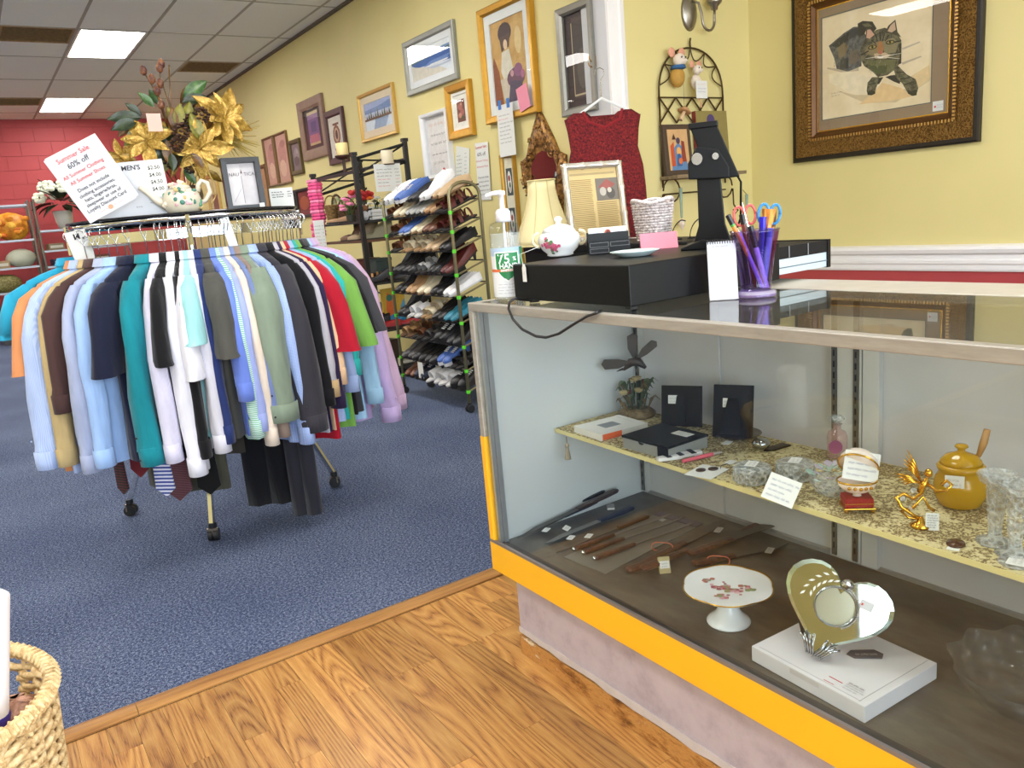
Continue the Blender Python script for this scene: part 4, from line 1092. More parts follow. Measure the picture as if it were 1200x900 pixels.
ORG = mat('D8893A', .4); VIO = mat('9A7ACA', .3); DBL = mat('2E2A9A', .3); LAV = mat('C8B4E4', .35); BRN = mat('8A3E34', .5); BLK = mat('1A1A1E', .4)
def pen(name, lab, cat, s0, d0, s1, d1, L, segs):
    a = at2(s0, d0); c = at2(s1, d1); return stick(name, lab, cat, a[0], a[1], c[0], c[1], L, segs)
pen('pencil', 'orange pencil with green and black cap leaning left in the purple glass', 'pencil', .014, -.012, -.042, -.012, 0, [('barrel', 0, .145, .0042, ORG), ('cap', .145, .165, .0052, BLK), ('band', .14, .145, .0048, mat('4EA84A', .4))])
pen('pen', 'lilac ballpoint with black grip in the middle of the purple glass', 'pen', .018, -.014, -.012, -.016, 0, [('barrel', 0, .085, .005, LAV), ('grip', .085, .128, .0058, BLK)])
pen('pen', 'slim violet pen against left side of the purple glass', 'pen', .008, -.018, -.036, -.008, 0, [('barrel', 0, .12, .0042, VIO), ('tip', .12, .132, (.004, .001), CHROME)])
pen('pen', 'deep blue pen upright in the purple glass', 'pen', .01, .004, .016, .0, 0, [('barrel', 0, .12, .0065, DBL), ('cap', .12, .14, .007, mat('2418B8', .3))])
pen('pen', 'dark red marker behind the lilac ballpoint', 'pen', .004, .010, -.016, .014, 0, [('barrel', 0, .13, .0055, BRN), ('cap', .13, .15, .006, BLK)])
pen('pen', 'blue-grey pen on the right side of the purple glass', 'pen', .014, -.004, .03, -.006, 0, [('barrel', 0, .10, .006, mat('7A8AD0', .3)), ('cap', .10, .118, .0064, mat('4A5AB0', .3))])
pen('letter_opener', 'thin silver pointed letter opener among the pens', 'letter opener', .01, .0, -.014, -.002, 0, [('shaft', 0, .1, .004, mat('6A5A62', .4)), ('blade', .1, .175, (.0045, .0006), CHROME)])
pen('paint_brush', 'wide orange bristle brush at right in the purple glass', 'brush', .012, .006, .028, .008, 0, [('handle', 0, .1, .005, mat('C8845A', .5)), ('ferrule', .1, .125, .009, mat('C87A4A', .35, .6)), ('bristles', .125, .155, (.010, .014), mat2('bristle', 'C8782A', 'E8A044', 200, stretch=(1, 1, .1)))])
pen('paint_brush', 'narrow dark-tipped brush right of the orange brush', 'brush', .02, .008, .04, .012, 0, [('handle', 0, .12, .0035, mat('C88A4A', .5)), ('bristles', .12, .152, (.006, .003), mat('6A4A2E', .8))])
def scissors(lab, m_, s, d, lean):
    a = at2(s, d); rt = thing('scissors', lab, 'scissors', P + Vector((a[0], a[1], .0175)), facing(P), 'pens in the purple glass', rot=(0, lean, facing(P)))
    for e in (-1, 1):
        MB().tube([(e * .011 + .010 * cos(t_), e * .0025, .145 + .019 * sin(t_)) for t_ in [i * pi / 7 for i in range(15)]], .0032, 6).build('handle', m_, rt, smooth=True)
        MB().add([(e * .002, e * .001, .0), (e * .008, e * .001, .125), (-e * .002, e * .001, .12)], [(0, 1, 2)]).build('blade', mat('B8BABC', .25, 1, 0), rt, solid=.0012)
    MB().cyl((0, -.004, .10), (0, .004, .10), .003).build('pivot', CHROME, rt)
scissors('red-handled scissors standing among the pens', mat('D0605A', .35), -.003, .014, -.08)
scissors('bright blue-handled scissors standing right among the pens', mat('2E86C8', .3), .012, .012, .14)
# ---------------------------------------------------------------- low black cabinet behind the counter with its display
o = thing('back_cabinet', 'low black cabinet behind the display counter carrying lampshade and basket', 'cabinet', (1.78, 1.68, 0))
MB().box(0, .22, 0, .84, .04, 1.02).build('body', CB2, o); MB().box(-.005, .225, -.005, .845, 1.02, 1.045).build('top', CB, o, bev=.003)
for k in range(2): MB().box(.2205, .23, .02 + k * .405, .415 + k * .405, .06, 1.0).build('door', CB2, o)
for k in range(2): MB().box(.02, .2, .02 + k * .77, .05 + k * .77, 0.001, .04).build('plinth', CB2, o)
BT = 1.0456
# lampshade
P = Vector((1.815, 2.43, BT))
o = thing('lampshade', 'cream bell-shaped panelled lampshade without its lamp', 'lampshade', P, .35)
prof = [(.116, .001), (.113, .02), (.100, .06), (.078, .11), (.062, .16), (.054, .20), (.052, .235)]
rings = []
for r, z in prof:
    rings.append([(r * cos(2 * pi * j / 48) * (1 - .05 * abs(sin(4 * pi * j / 48 * 1))), r * sin(2 * pi * j / 48) * (1 - .05 * abs(sin(4 * pi * j / 48 * 1))), z) for j in range(48)])
SHADE = mat('D9CFA0', .7, 0, .04)
MB().loft(rings, True, False).build('shade', SHADE, o, smooth=True, solid=.002)
for k in range(8):
    a = 2 * pi * k / 8 + .2
    MB().tube([(r * 1.01 * cos(a), r * 1.01 * sin(a), z) for r, z in prof], .002, 5).build('panel_rib', mat('C9BC88', .7, 0, .04), o)
for r, z in (prof[0], prof[-1]):
    MB().tube([(r * cos(a), r * sin(a), z) for a in [2 * pi * i / 24 for i in range(25)]], .003, 5).build('trim', mat('CDBF8A', .7), o)
# newspaper cutting in bamboo frame
A, B = px(665, 286, Y=1.98), px(733, 190, Y=1.98)
w = .232
P = px(703, 286, Y=2.12); P = Vector((P.x, 2.12, BT + .003))
o = thing('framed_clipping', 'silver bamboo-style frame holding a yellowed newspaper cutting', 'picture frame', P, -.22, rot=(-.12, 0, -.22))
h = .272
SILB = mat('C2BCB0', .25, .6, .08)
MB().box(-w / 2 + .01, w / 2 - .01, .0, .006, .012, h - .012).build('backing_board', mat('8A7A5A', .8), o)
for a, c in (((-w / 2 + .012, .012), (w / 2 - .012, .012)), ((-w / 2 + .012, h - .012), (w / 2 - .012, h - .012)), ((-w / 2 + .012, .002), (-w / 2 + .012, h - .002)), ((w / 2 - .012, .002), (w / 2 - .012, h - .002))):
    p0, p1 = Vector((a[0], -.006, a[1])), Vector((c[0], -.006, c[1])); n = 3
    pp, rr = [], []
    for k in range(n):
        for f, r in ((.02, .0135), (.12, .0115), (.88, .0115), (.98, .0135)): pp.append(p0.lerp(p1, (k + f) / n)); rr.append(r)
    MB().tube(pp, rr, 10).build('bamboo_rail', SILB, o, smooth=True)
NEWS = mat('C6AE7A', .8, 0, .08, 8); NINK = mat('8A7448', .8, 0, .1)
picture('newspaper', [(NEWS, FULL), ('A28E62', R_(.05, .95, .90, .93))], o, w - .04, h - .04, -.002, z0=.02)
b = MB(); rdm = random.Random(9)
for col in range(2):
    z = h - .06
    while z > .03:
        x0 = -.088 + col * .092
        if not (col == 1 and .135 < z < .22): b.quad((x0, -.0032, z), (x0 + .076 + rdm.uniform(0, .01), -.0032, z), (x0 + .08, -.0032, z + .0022), (x0, -.0032, z + .0022))
        z -= .0062
q = b.build('print_lines', NINK, o, fix=False); q['kind'] = 'stuff'
picture('news_photo', [('6A6258', FULL), ('8A4A42', [(.1, .6), (.5, .95), (.9, .7), (.7, .55), (.3, .5)]), ('A8A094', ell(.3, .4, .15, .2)), ('4A443E', ell(.65, .3, .2, .25)), ('B0A89A', ell(.6, .45, .1, .12))], o, .085, .075, -.0036, x0=.008, z0=.14)
# white wicker basket
P = px(752, 283, Z=BT); P = px(757, 285, Y=1.80); P = Vector((1.845, 1.885, BT))
o = thing('wicker_basket', 'small whitewashed wicker basket with a rolled rim and looped handle', 'basket', P, .2)
WK = mat2('white_wicker', '9A8A88', 'E2DAD8', 120, .35, .6, .8)
def woven(o, rings_z, rad, m_, r, n=26, nm='weave', amp=.003):
    b = MB()
    for i, z in enumerate(rings_z):
        R = rad(i / max(1, len(rings_z) - 1))
        pts = []
        for j in range(n * 2 + 1):
            a = 2 * pi * j / (n * 2)
            rr = R + (amp if (j + i) % 2 else -amp)
            pts.append((rr * cos(a), rr * sin(a), z))
        b.tube(pts, r, 5)
    q = b.build(nm, m_, o, smooth=True); q['kind'] = 'stuff'
    return q
woven(o, [.004 + k * .0085 for k in range(14)], lambda f: .048 + .014 * f, WK, .0046)
MB().lathe([(.001, .001), (.046, .001), (.046, .005), (.001, .005)], 18).build('bottom', WK, o)
for k in range(12):
    a = 2 * pi * k / 12; MB().cyl((.046 * cos(a), .046 * sin(a), .002), (.061 * cos(a), .061 * sin(a), .122), .0022, n=5).build('stake', WK, o)
MB().tube([(.064 * cos(a), .064 * sin(a), .125 + .006 * sin(3 * a)) for a in [2 * pi * i / 24 for i in range(25)]], .007, 6).build('rim', WK, o, smooth=True)
# curled iron hooks
for i, (x, y, lab) in enumerate(((783, 282, 'black curled iron hook behind the pink card, nearer the basket'), (804, 282, 'black curled iron hook behind the pink card, nearer the tablet stand'))):
    P = px(x, y, Z=BT); P = Vector((1.86 + .05 * i, 1.79 - .03 * i, BT))
    o = thing('iron_hook', lab, 'hook', P, facing(P))
    MB().grid(lambda u_, v_: ((-.012 + .045 * (1 - cos(v_ * pi / 2)) - .01), (u_ - .5) * .024, .002 + .06 * sin(v_ * pi / 2) - .008 * max(0, v_ - .8) * 4), 3, 10).build('leaf', CB2, o, smooth=True, solid=.003)
    MB().box(-.03, .01, -.014, .014, .0, .003).build('base', CB2, o)
o = thing('hanging_chime', 'slim green-grey hanging drop with a pale shell tip below iron scroll', 'ornament', px(798, 232, Y=SY - .06))
MB().cyl((0, 0, .06), (0, 0, -.12), .011, .007).build('drop', mat('8A9E8A', .5, 0, .2), o); MB().lathe([(.001, 0), (.015, -.02), (.02, -.04), (.004, -.07), (.001, -.075)], 8, (0, 0, -.12)).build('tip', mat('D8C8B8', .6), o); MB().tube([(0, 0, .06), (0, 0.03, .09)], .002, 4).build('thread', INK, o)
o = thing('hanging_chime', 'short green-grey hanging drop under the right iron scroll', 'ornament', px(875, 235, Y=SY - .06))
MB().cyl((0, 0, .04), (0, 0, -.05), .011, .009).build('drop', mat('8A9E8A', .5, 0, .2), o); MB().tube([(0, 0, .04), (0, 0.03, .07)], .002, 4).build('thread', INK, o)
# ================================================================ inside the display counter: shelf
S_, D_ = SZ + .0004, DK + .0004
STK = mat('E6E6E2', .7, 0, .02)
def sticker(o, x, z, y, w=.02, h=.017, seed=1, tilt=0.0):
    """price sticker on a front face"""
    q = MB().box(x - w / 2, x + w / 2, y - .0006, y, z - h / 2, z + h / 2).build('price_sticker', STK, o)
    scrawl(INK, q, x - w * .38, x + w * .38, z + h * .12, h * .28, y - .001, lines=2, gap=h * .38, seed=seed, w=.0004, name='ink')
def flatsticker(o, x, y, z, w=.026, h=.02, seed=1):
    q = MB().box(x - w / 2, x + w / 2, y - h / 2, y + h / 2, z, z + .0005).build('price_sticker', STK, o)
    scrawl(INK, q, -w * .38, w * .38, h * .12, h * .26, -.0009, lines=2, gap=h * .36, seed=seed, w=.0004, name='ink', rot=(-pi / 2, 0, 0), loc=(x, y, z))
def mid(*p): 
    v = Vector((0, 0, 0))
    for q in p: v += q
    return v / len(p)
def boxfrom(p0, p1, p2):
    """base corners: front-left, front-right, back-right -> centre, size, turn"""
    a = p1 - p0; c = p2 - p1
    return (p0 + p2) / 2, a.length, c.length, atan2(a.y, a.x)
# white box with an orange end
p0, p1, p2 = px(657, 504, Z=S_), px(697, 520, Z=S_), px(727, 508, Z=S_)
C, w, d, rz = boxfrom(p0, p1, p2)
w, d = .115, .135
o = thing('white_box', 'flat white box with an orange end at left of the glass shelf', 'box', (1.30, 1.52, S_), -pi / 2 - .08)
MB().box(-.06, .06, -.075, .075, 0, .017).build('carton', mat('DAD8D2', .6, 0, .03), o, bev=.001)
MB().box(.0602, .0608, -.07, -.01, .001, .016).build('end_label', mat('E0642E', .6), o, label='orange end label'); MB().box(-.02, .02, -.03, .02, .0172, .0176).build('top_label', mat('7E8286', .6, 0, .1), o); scrawl(INK, o, -.05, .05, 0, .004, 0, seed=21, w=.0004, rot=(-pi / 2, 0, 0), loc=(0, .055, .018))
# black presentation box
o = thing('presentation_box', 'black and clear presentation box with a paper label on its lid', 'box', (1.285, 1.31, S_), -pi / 2 + .0)
MB().box(-.075, .075, -.065, .065, 0, .026).build('tray', mat('9A9C98', .35, .3, .1), o, bev=.001)
MB().box(-.077, .077, -.067, .067, .0262, .032).build('lid', CB, o, bev=.001); MB().box(.045, .0785, -.0685, -.067, .001, .0325).build('side_flap', CB, o); MB().prism(ell(-.01, .026, .009, .006, 10, pi, 2 * pi), -.0668, -.0655, 'y').build('thumb_notch', CB, o); flatsticker(o, .03, .03, .0322, .05, .028, 22)
# winged bird figurine over flowers
o = thing('bird_figurine', 'dark winged bird figurine hovering over a clump of sculpted flowers', 'figurine', (1.445, 1.575, S_), -.75)
DKB = mat('3A332E', .4, .1, .2)
MB().lathe([(.05, 0), (.052, .01), (.04, .02), (.001, .024)], 16).build('base', mat2('mossy', '5A4A30', '8A7450', 60), o, smooth=True)
rdm = random.Random(31)
cols = [mat('4A5A3A', .6, 0, .2), mat('6A5A3E', .6, 0, .2), mat('7A3A34', .6, 0, .2), mat('B0A078', .6, 0, .2), mat('3E4A34', .6, 0, .2)]
for k in range(26):
    a, r, hh = rdm.uniform(0, 6.28), rdm.uniform(.008, .048), rdm.uniform(.03, .105)
    x, y = r * cos(a), r * sin(a)
    b = MB(); L = rdm.uniform(.018, .03)
    dx, dy = cos(a) * L, sin(a) * L
    nx, ny = -sin(a) * .007, cos(a) * .007
    b.add([(x, y, hh), (x + dx * .5 + nx, y + dy * .5 + ny, hh + .008), (x + dx, y + dy, hh - .004), (x + dx * .5 - nx, y + dy * .5 - ny, hh + .008), (x * .8, y * .8, hh - .03)], [(0, 1, 2, 3), (0, 4, 1), (0, 3, 4)])
    b.build('leaf', cols[rdm.choice((0, 1, 4))], o, solid=.0015)
for k in range(7):
    a, r, hh = rdm.uniform(0, 6.28), rdm.uniform(.01, .04), rdm.uniform(.05, .10)
    MB().lathe([(.001, 0), (.010, .004), (.014, .012), (.008, .012), (.001, .006)], 8, (r * cos(a), r * sin(a), hh)).build('flower', cols[2] if k % 2 else cols[3], o)
for k in range(6):
    a = k * 1.05; MB().tube([(.02 * cos(a), .02 * sin(a), .02), (.03 * cos(a), .03 * sin(a), .06), (.02 * cos(a + .4), .02 * sin(a + .4), .1)], .0025, 5).build('stem', cols[4], o)
MB().tube([(-.03, 0, .13), (-.01, 0, .15), (.012, 0, .152), (.03, -.01, .135)], [.003, .012, .013, .005], 10).build('body', DKB, o, smooth=True)
MB().lathe([(.004, 0), (.001, .02)], 8).build('beak', DKB, o, loc=(-.03, 0, .134), rot=(0, -1.9, 0))
for dx, dz, sc in ((-.085, -.002, .022), (.0, .075, .022), (.06, .05, .018)):
    d_ = Vector((dx, 0, dz)); n_ = Vector((-dz, 0, dx)).normalized() * sc
    b = MB(); b.prism([(v.x + .0, v.z + .152) for v in (d_ * .05, d_ * .5 + n_ * .7, d_ * .95 + n_ * .7, d_ * 1.05, d_ * .95 - n_ * .6, d_ * .5 - n_ * .5)], -.004, .0, 'y'); b.build('wing', DKB, o, bev=.001)
# black folded frame backs
for P, h, lab, sd, rx in ((px(764, 503, Z=S_), .105, 'glossy black frame back with a price sticker, left of the pair', 3, .18), (px(818, 516, Z=S_), .128, 'black frame back with a price sticker and folded strut, right of the pair', 4, .22)):
    left = sd == 3
    P = Vector((1.435, 1.40 if left else 1.235, S_ + .002))
    o = thing('photo_easel', lab, 'picture frame', P, facing(P, -.25), 'black frames on the shelf', rot=(-rx, 0, facing(P, -.25)))
    w = .105 if left else .095
    MB().box(-w / 2, w / 2, 0, .008, 0, h).build('board', CB if left else CB2, o, bev=.0012)
    MB().box(-w / 2 + .006, w / 2 - .006, -.0012, -.0002, .006, h - .006).build('cover', CB2 if not left else CB, o)
    sticker(o, -.022 if left else -.012, h * .66, -.0014, .024, .022, sd)
    b = MB(); b.add([(-.012, -.0015, h * .75), (.012, -.0015, h * .75), (.03 if not left else .012, -.04 if not left else -.003, .012), (-.02, -.04 if not left else -.003, .012)], [(0, 1, 2, 3)]); b.build('strut', CB2, o, solid=.002)
# striped glasses case, pink pen, earring card
o = thing('spectacle_case', 'white and black striped spectacle pouch on the shelf', 'case', mid(px(772, 545, Z=S_), px(817, 533, Z=S_)) + Vector((.012, .008, 0)), -.35)
MB().loft([[(x, y * (1 - abs(x) / .12), z) for y, z in ((-.016, .001), (.016, .001), (.014, .010), (-.014, .010))] for x in (-.055, -.045, 0, .045, .055)]).build('pouch', mat('DAD8D6', .6, 0, .04), o, bev=.002)
for x in (-.03, .0, .03): MB().box(x - .006, x + .006, -.0158, .0158, .0102, .0112).build('stripe', INK, o)
o = thing('pink_pen', 'coral pink pen lying on the lace runner', 'pen', mid(px(803, 544, Z=S_), px(834, 534, Z=S_)) + Vector((0.01, 0, .005)), -.2)
MB().cyl((-.05, 0, 0), (.03, 0, 0), .0045, n=10).build('barrel', mat('D8606E', .35), o); MB().cyl((.03, 0, 0), (.055, 0, 0), .004, .002, n=10).build('tip', mat('C8C0B8', .3, .6), o); MB().box(-.05, -.02, -.001, .001, .004, .0065).build('clip', CHROME, o)
o = thing('earring_card', 'white card with two brown oval earrings near the shelf edge', 'earrings', px(828, 553, Z=S_ + .0005), .2)
MB().box(-.038, .038, -.032, .032, 0, .001).build('card', STK, o)
for x, y in ((.0, .014), (.02, -.004)):
    MB().lathe([(.0105, .0012), (.010, .003), (.001, .004)], 14, (x, y, 0), sx=1.15).build('earring', mat('4A3426', .3, .3, .3), o)
o = thing('brooch_card', 'small clear-topped tag on the runner behind the earring card', 'tag', px(852, 519, Z=S_ + .0005), .3)
MB().box(-.014, .014, -.009, .009, .0, .001).build('tag', STK, o)
o = thing('paper_tag', 'curled paper tag with cord between earring card and cut glass box', 'tag', px(856, 542, Z=S_ + .0005), .2)
MB().box(-.013, .013, -.009, .009, .0, .0012).build('tag', STK, o); MB().tube([(-.013, 0, .001), (-.03, .006, .001), (-.05, -.004, .001)], .0008, 4).build('cord', INK, o)
# silver pocket lighter on dark stand
P = px(892, 527, Z=S_); o = thing('silver_ornament', 'polished silver round ornament with a dark cap and black cloth', 'ornament', P, .3)
MB().lathe([(.006, .001), (.018, .008), (.021, .016), (.015, .024), (.003, .027)], 20).build('body', mat('A8ACB0', .15, 1, 0), o, smooth=True); MB().cyl((-.012, 0, .024), (-.03, 0, .034), .003, .005).build('cap', CB, o)
MB().prism([(-.01, -.01), (.03, -.016), (.055, -.03), (.05, -.05), (.0, -.03)], 0, .004, 'z').build('cloth', CB, o)
# brown doily tray behind
o = thing('brown_dish', 'flat brown glass dish on the shelf behind the earring card', 'dish', px(865, 511, Z=S_), 0)
MB().lathe([(.001, .001), (.04, .001), (.055, .008), (.056, .009), (.04, .004), (.001, .003)], 24).build('dish', cut_glass('brown_glass', '6A5236', .1, .6), o, smooth=True)
# cut glass trinket boxes
CUT = NT('cut_crystal'); v = CUT.coord(); vo = CUT.node('TexVoronoi'); vo.inputs['Scale'].default_value = 110; CUT.link(v, vo.inputs['Vector']); CUT.set(.08, 0, .9); CUT.b.inputs['Base Color'].default_value = (*lin('DCE0DC'), 1); al = CUT.node('MapRange'); CUT.link(vo.outputs[0], al.inputs[0]); al.inputs[1].default_value = .15; al.inputs[2].default_value = .75; al.inputs[3].default_value = .12; al.inputs[4].default_value = .6; CUT.link(al.outputs[0], CUT.b.inputs['Alpha']); CUT.bump(vo.outputs[0], 1, .01); CUT = CUT.m
for P, r, lab, sd in ((px(884, 566, Z=S_), .037, 'round cut glass trinket box with a label, nearer the spectacle pouch', 5), (px(935, 562, Z=S_), .038, 'round cut glass trinket box with a label, nearer the pink bottle', 6)):
    o = thing('trinket_box', lab, 'trinket box', P + Vector((.008, .012, 0)), .4, 'cut glass trinket boxes')
    b = MB(); n = 24
    b.lathe([(r * .92, 0), (r, .003), (r, .024), (r * .95, .026), (.001, .0255)], 24); b.build('box', CUT, o)
    for k in range(12):
        a = 2 * pi * k / 12; MB().cyl((r * 1.0 * cos(a), r * 1.0 * sin(a), .003), (r * 1.0 * cos(a), r * 1.0 * sin(a), .024), .0026, n=5).build('rib', CUT, o)
    MB().lathe([(r * 1.02, .0262), (r * 1.02, .031), (r * .8, .035), (.001, .036)], 24).build('lid', CUT, o); flatsticker(o, 0, 0, .0362, .034, .022, sd)
# handwritten cards leaning
def leaning(P, w, h, rz, rx, lab, sd, name='handwritten_card', tilt=0.0, ln=4, m_=None):
    o = thing(name, lab, 'card', P, rz, rot=(rx, 0, rz))
    M_ = Matrix.Rotation(tilt, 4, 'Y')
    b = MB(); b.M = M_; b.box(-w / 2, w / 2, 0, .0008, 0, h); b.build('card', m_ or STK, o)
    q = scrawl(INKB, o, -w * .4, w * .42, h * .78, h * .1, -.0006, lines=ln, gap=h * .2, seed=sd, w=.0005)
    q.data.transform(M_)
    return o
P = px(912, 592, Z=S_)
leaning(P + Vector((.0, .005, .004)), .06, .052, facing(P, -.15), -.6, 'white handwritten price card leaning at the front shelf edge', 31, tilt=.32)
# glass bottle with stopper
P = px(981, 535, Z=S_); o = thing('stoppered_bottle', 'small pink glass bottle with round glass stopper and purple label', 'bottle', P, facing(P))
MB().lathe([(.020, 0), (.021, .004), (.021, .046), (.018, .056), (.008, .062), (.008, .072), (.011, .074), (.007, .075)], 20).build('bottle', cut_glass('pink_glass', 'B88A88', .05, .4), o, smooth=True)
MB().lathe([(.006, .070), (.006, .078), (.014, .081), (.017, .086), (.012, .092), (.001, .093)], 14).build('stopper', CUT, o, smooth=True)
MB().prism(ell(-.003, .028, .014, .015, 18), -.0222, -.0214, 'y').build('label', mat('8A3A6A', .6, 0, .12, 200), o)
# iridescent glass basket
P = px(979, 584, Z=S_); o = thing('glass_posy', 'iridescent cut glass bowl heaped with sparkling glass petals', 'bowl', P + Vector((.012, .016, 0)), 0)
IRI = cut_glass('iridescent', 'B8DCD2', .06, .5); IRI2 = cut_glass('iridescent_lilac', 'CFC4E0', .06, .5)
MB().lathe([(.018, 0), (.03, .008), (.038, .022), (.041, .032), (.036, .026), (.026, .01), (.001, .006)], 16).build('bowl', CUT, o)
for k in range(20):
    a = 2.4 * k; r = .006 + .0016 * k; z = .055 - .0012 * k
    c = Vector((r * cos(a), r * sin(a), z)); u_ = Vector((cos(a), sin(a), .5)) * .018; w_ = Vector((-sin(a), cos(a), 0)) * .009
    MB().add([c, c + u_ * .6 + w_, c + u_, c + u_ * .6 - w_], [(0, 1, 2, 3)]).build('petal', IRI if k % 3 else IRI2, o, solid=.002)
# egg trinket on red velvet base
P = px(1007, 600, Z=S_); o = thing('egg_trinket', 'open cream egg trinket with gilt edge on a red velvet base', 'trinket box', P + Vector((.008, .01, 0)), facing(P, .25))
VEL = mat('8A0618', .85, 0, .1, 60, 0.0, .1)
for sx in (-1, 1):
    for sy in (-1, 1): MB().ball((sx * .022, sy * .018, .004), (.005, .005, .004), 8, 5).build('foot', GOLD, o)
MB().box(-.027, .027, -.023, .023, .007, .010).build('base_plate', GOLD, o, bev=.001)
MB().box(-.024, .024, -.020, .020, .0102, .027).build('velvet_base', VEL, o, bev=.002); MB().box(-.0246, .0246, -.0206, .0206, .017, .0183).build('gilt_cord', GOLD, o)
IV = mat('E8D8CC', .2, 0, .04)
MB().lathe([(.008, .027), (.006, .031), (.02, .036), (.031, .046), (.034, .056), (.032, .056), (.018, .042), (.001, .038)], 22, sy=.82).build('lower_shell', IV, o, smooth=True)
MB().tube([(.034 * cos(a), .028 * sin(a), .056) for a in [2 * pi * i / 24 for i in range(25)]], .0018, 6).build('gilt_rim', GOLD, o)
b = MB(); b.M = Matrix.Translation((0.004, .022, .062)) @ Matrix.Rotation(-1.0, 4, 'X') @ Matrix.Rotation(.35, 4, 'Y'); b.lathe([(.034, 0), (.032, .012), (.024, .024), (.012, .031), (.001, .033)], 22, (0, -.022, 0), sy=.82); b.build('upper_shell', IV, o, smooth=True)
b = MB(); b.M = Matrix.Translation((0.004, .022, .062)) @ Matrix.Rotation(-1.0, 4, 'X') @ Matrix.Rotation(.35, 4, 'Y'); b.tube([(.034 * cos(a), -.022 + .028 * sin(a), 0) for a in [2 * pi * i / 24 for i in range(25)]], .0018, 6); b.ball((0, -.022, .036), .004, 8, 6); b.build('gilt_lid_rim', GOLD, o)
for k in range(5): MB().ball((-.018 + .009 * k, -.0285 + .003 * abs(k - 2), .048), (.0035, .002, .0035), 8, 5).build('gilt_motif', GOLD, o)
leaning(o.location + Vector((-.002, -.006, .0565)), .06, .052, facing(P, .25), -.3, 'handwritten price card standing in the open egg trinket', 32, tilt=.2, ln=4)
# gold angel
P = px(1082, 620, Z=S_); o = thing('angel_figurine', 'gold wire angel figurine with crystal and a paper tag', 'figurine', P + Vector((.006, .008, 0)), facing(P, .1))
G2 = mat('D9A63E', .18, 1, .05)
MB().lathe([(.016, 0), (.017, .004), (.006, .010), (.004, .018)], 16).build('base', G2, o, smooth=True)
MB().tube([(0, 0, .014), (-.012, -.004, .022), (-.03, -.006, .036), (-.038, -.004, .052), (-.026, 0, .058), (-.012, -.002, .05), (0, -.004, .062), (.004, -.002, .075), (.008, 0, .088)], .003, 7).build('skirt_wire', G2, o, smooth=True)
MB().tube([(0, 0, .014), (-.018, .004, .014), (-.03, .0, .026), (-.012, -.006, .036), (.002, -.004, .056), (.012, -.002, .036), (.02, 0, .03)], .0028, 7).build('skirt_wire', G2, o, smooth=True)
MB().tube([(-.004, 0, .062), (.002, 0, .074), (.008, 0, .086)], [.004, .006, .003], 8).build('torso', G2, o, smooth=True); MB().ball((.010, 0, .096), (.0065, .0065, .0075), 10, 8).build('head', G2, o, smooth=True)
MB().tube([(.006, 0, .08), (.022, -.008, .068), (.036, -.010, .07), (.044, -.008, .08), (.036, -.006, .086), (.028, -.006, .078)], .0028, 6).build('arm', G2, o, smooth=True)
for s, L in ((1, 1.0), (-1, .8)):
    for k in range(5):
        a = (1.95 if s == 1 else 2.75) + k * .11; LL = (.058 - .006 * k) * L
        MB().tube([(.0, .004 * s, .078), (LL * .5 * cos(a), .008 * s, .078 + LL * .5 * sin(a) + .006), (LL * cos(a), .008 * s, .078 + LL * sin(a))], [.0025, .0055, .0012], 6, flat=.45).build('feather', G2, o, smooth=True)
for x, z in ((.036, .078), (-.028, .05), (-.016, .034), (-.012, .066)): MB().ball((x, -.004, z), .005, 8, 6).build('crystal', CUT, o)
tg = MB().box(.006, .026, -.012, -.0112, -.002, .03).build('paper_tag', STK, o, label='white handwritten paper tag'); scrawl(INK, tg, .008, .024, .026, .003, -.0126, lines=6, gap=.0042, seed=33, w=.0004, name='ink')
# dark brooch
P = px(1120, 639, Z=S_); o = thing('cameo_brooch', 'small dark oval brooch on a white shell tag at the shelf edge', 'brooch', P, .3)
MB().lathe([(.014, .002), (.013, .005), (.001, .007)], 16, sx=1.2).build('stone', mat('4A2E22', .25, .3, .3), o, smooth=True); MB().box(-.022, -.004, -.008, .009, 0, .0018).build('tag', STK, o)
# honey pot
P = px(1140, 602, Z=S_); o = thing('honey_pot', 'mustard yellow glazed honey pot with a lid and wooden dipper', 'pot', P + Vector((.025, .035, 0)), facing(P, .0))
MUS = mat('B58A12', .15, 0, .12, 12)
MB().lathe([(.027, 0), (.034, .004), (.041, .02), (.043, .036), (.040, .052), (.034, .063), (.037, .067), (.039, .073), (.036, .077), (.030, .0775)], 28).build('pot', MUS, o, smooth=True)
MB().lathe([(.034, .0776), (.033, .083), (.025, .092), (.010, .098), (.006, .1), (.006, .104), (.011, .108), (.009, .112), (.001, .113)], 26).build('lid', MUS, o, smooth=True)
MB().tube([(.026, .02, .086), (.033, .022, .11), (.038, .024, .135)], [.004, .0065, .0055], 8).build('dipper', mat('B08450', .5, 0, .1), o, smooth=True)
sticker(o, -.008, .056, -.0405, .03, .022, 34)
# crystal candlesticks
for P, hh, lab in ((px(1172, 640, Z=S_), .118, 'tall fluted crystal candlestick nearer the honey pot'), (px(1196, 655, Z=S_), .118, 'tall fluted crystal candlestick cut by the picture edge')):
    o = thing('candlestick', lab, 'candlestick', P + Vector((.008, .012, 0)), 0, 'crystal candlesticks')
    MB().lathe([(.026, 0), (.027, .003), (.012, .010), (.010, .016)], 20).build('foot', CUT, o, smooth=True)
    fl = []
    for z, r in ((.014, .008), (.05, .011), (.09, .013), (.096, .013)): fl.append([(r * (1 + .12 * (j % 2)) * cos(2 * pi * j / 20), r * (1 + .12 * (j % 2)) * sin(2 * pi * j / 20), z) for j in range(20)])
    MB().loft(fl).build('stem', CUT, o)
    MB().lathe([(.013, .0962), (.024, .102), (.029, .115), (.026, .113), (.012, .104), (.001, .103)], 12).build('cup', CUT, o)
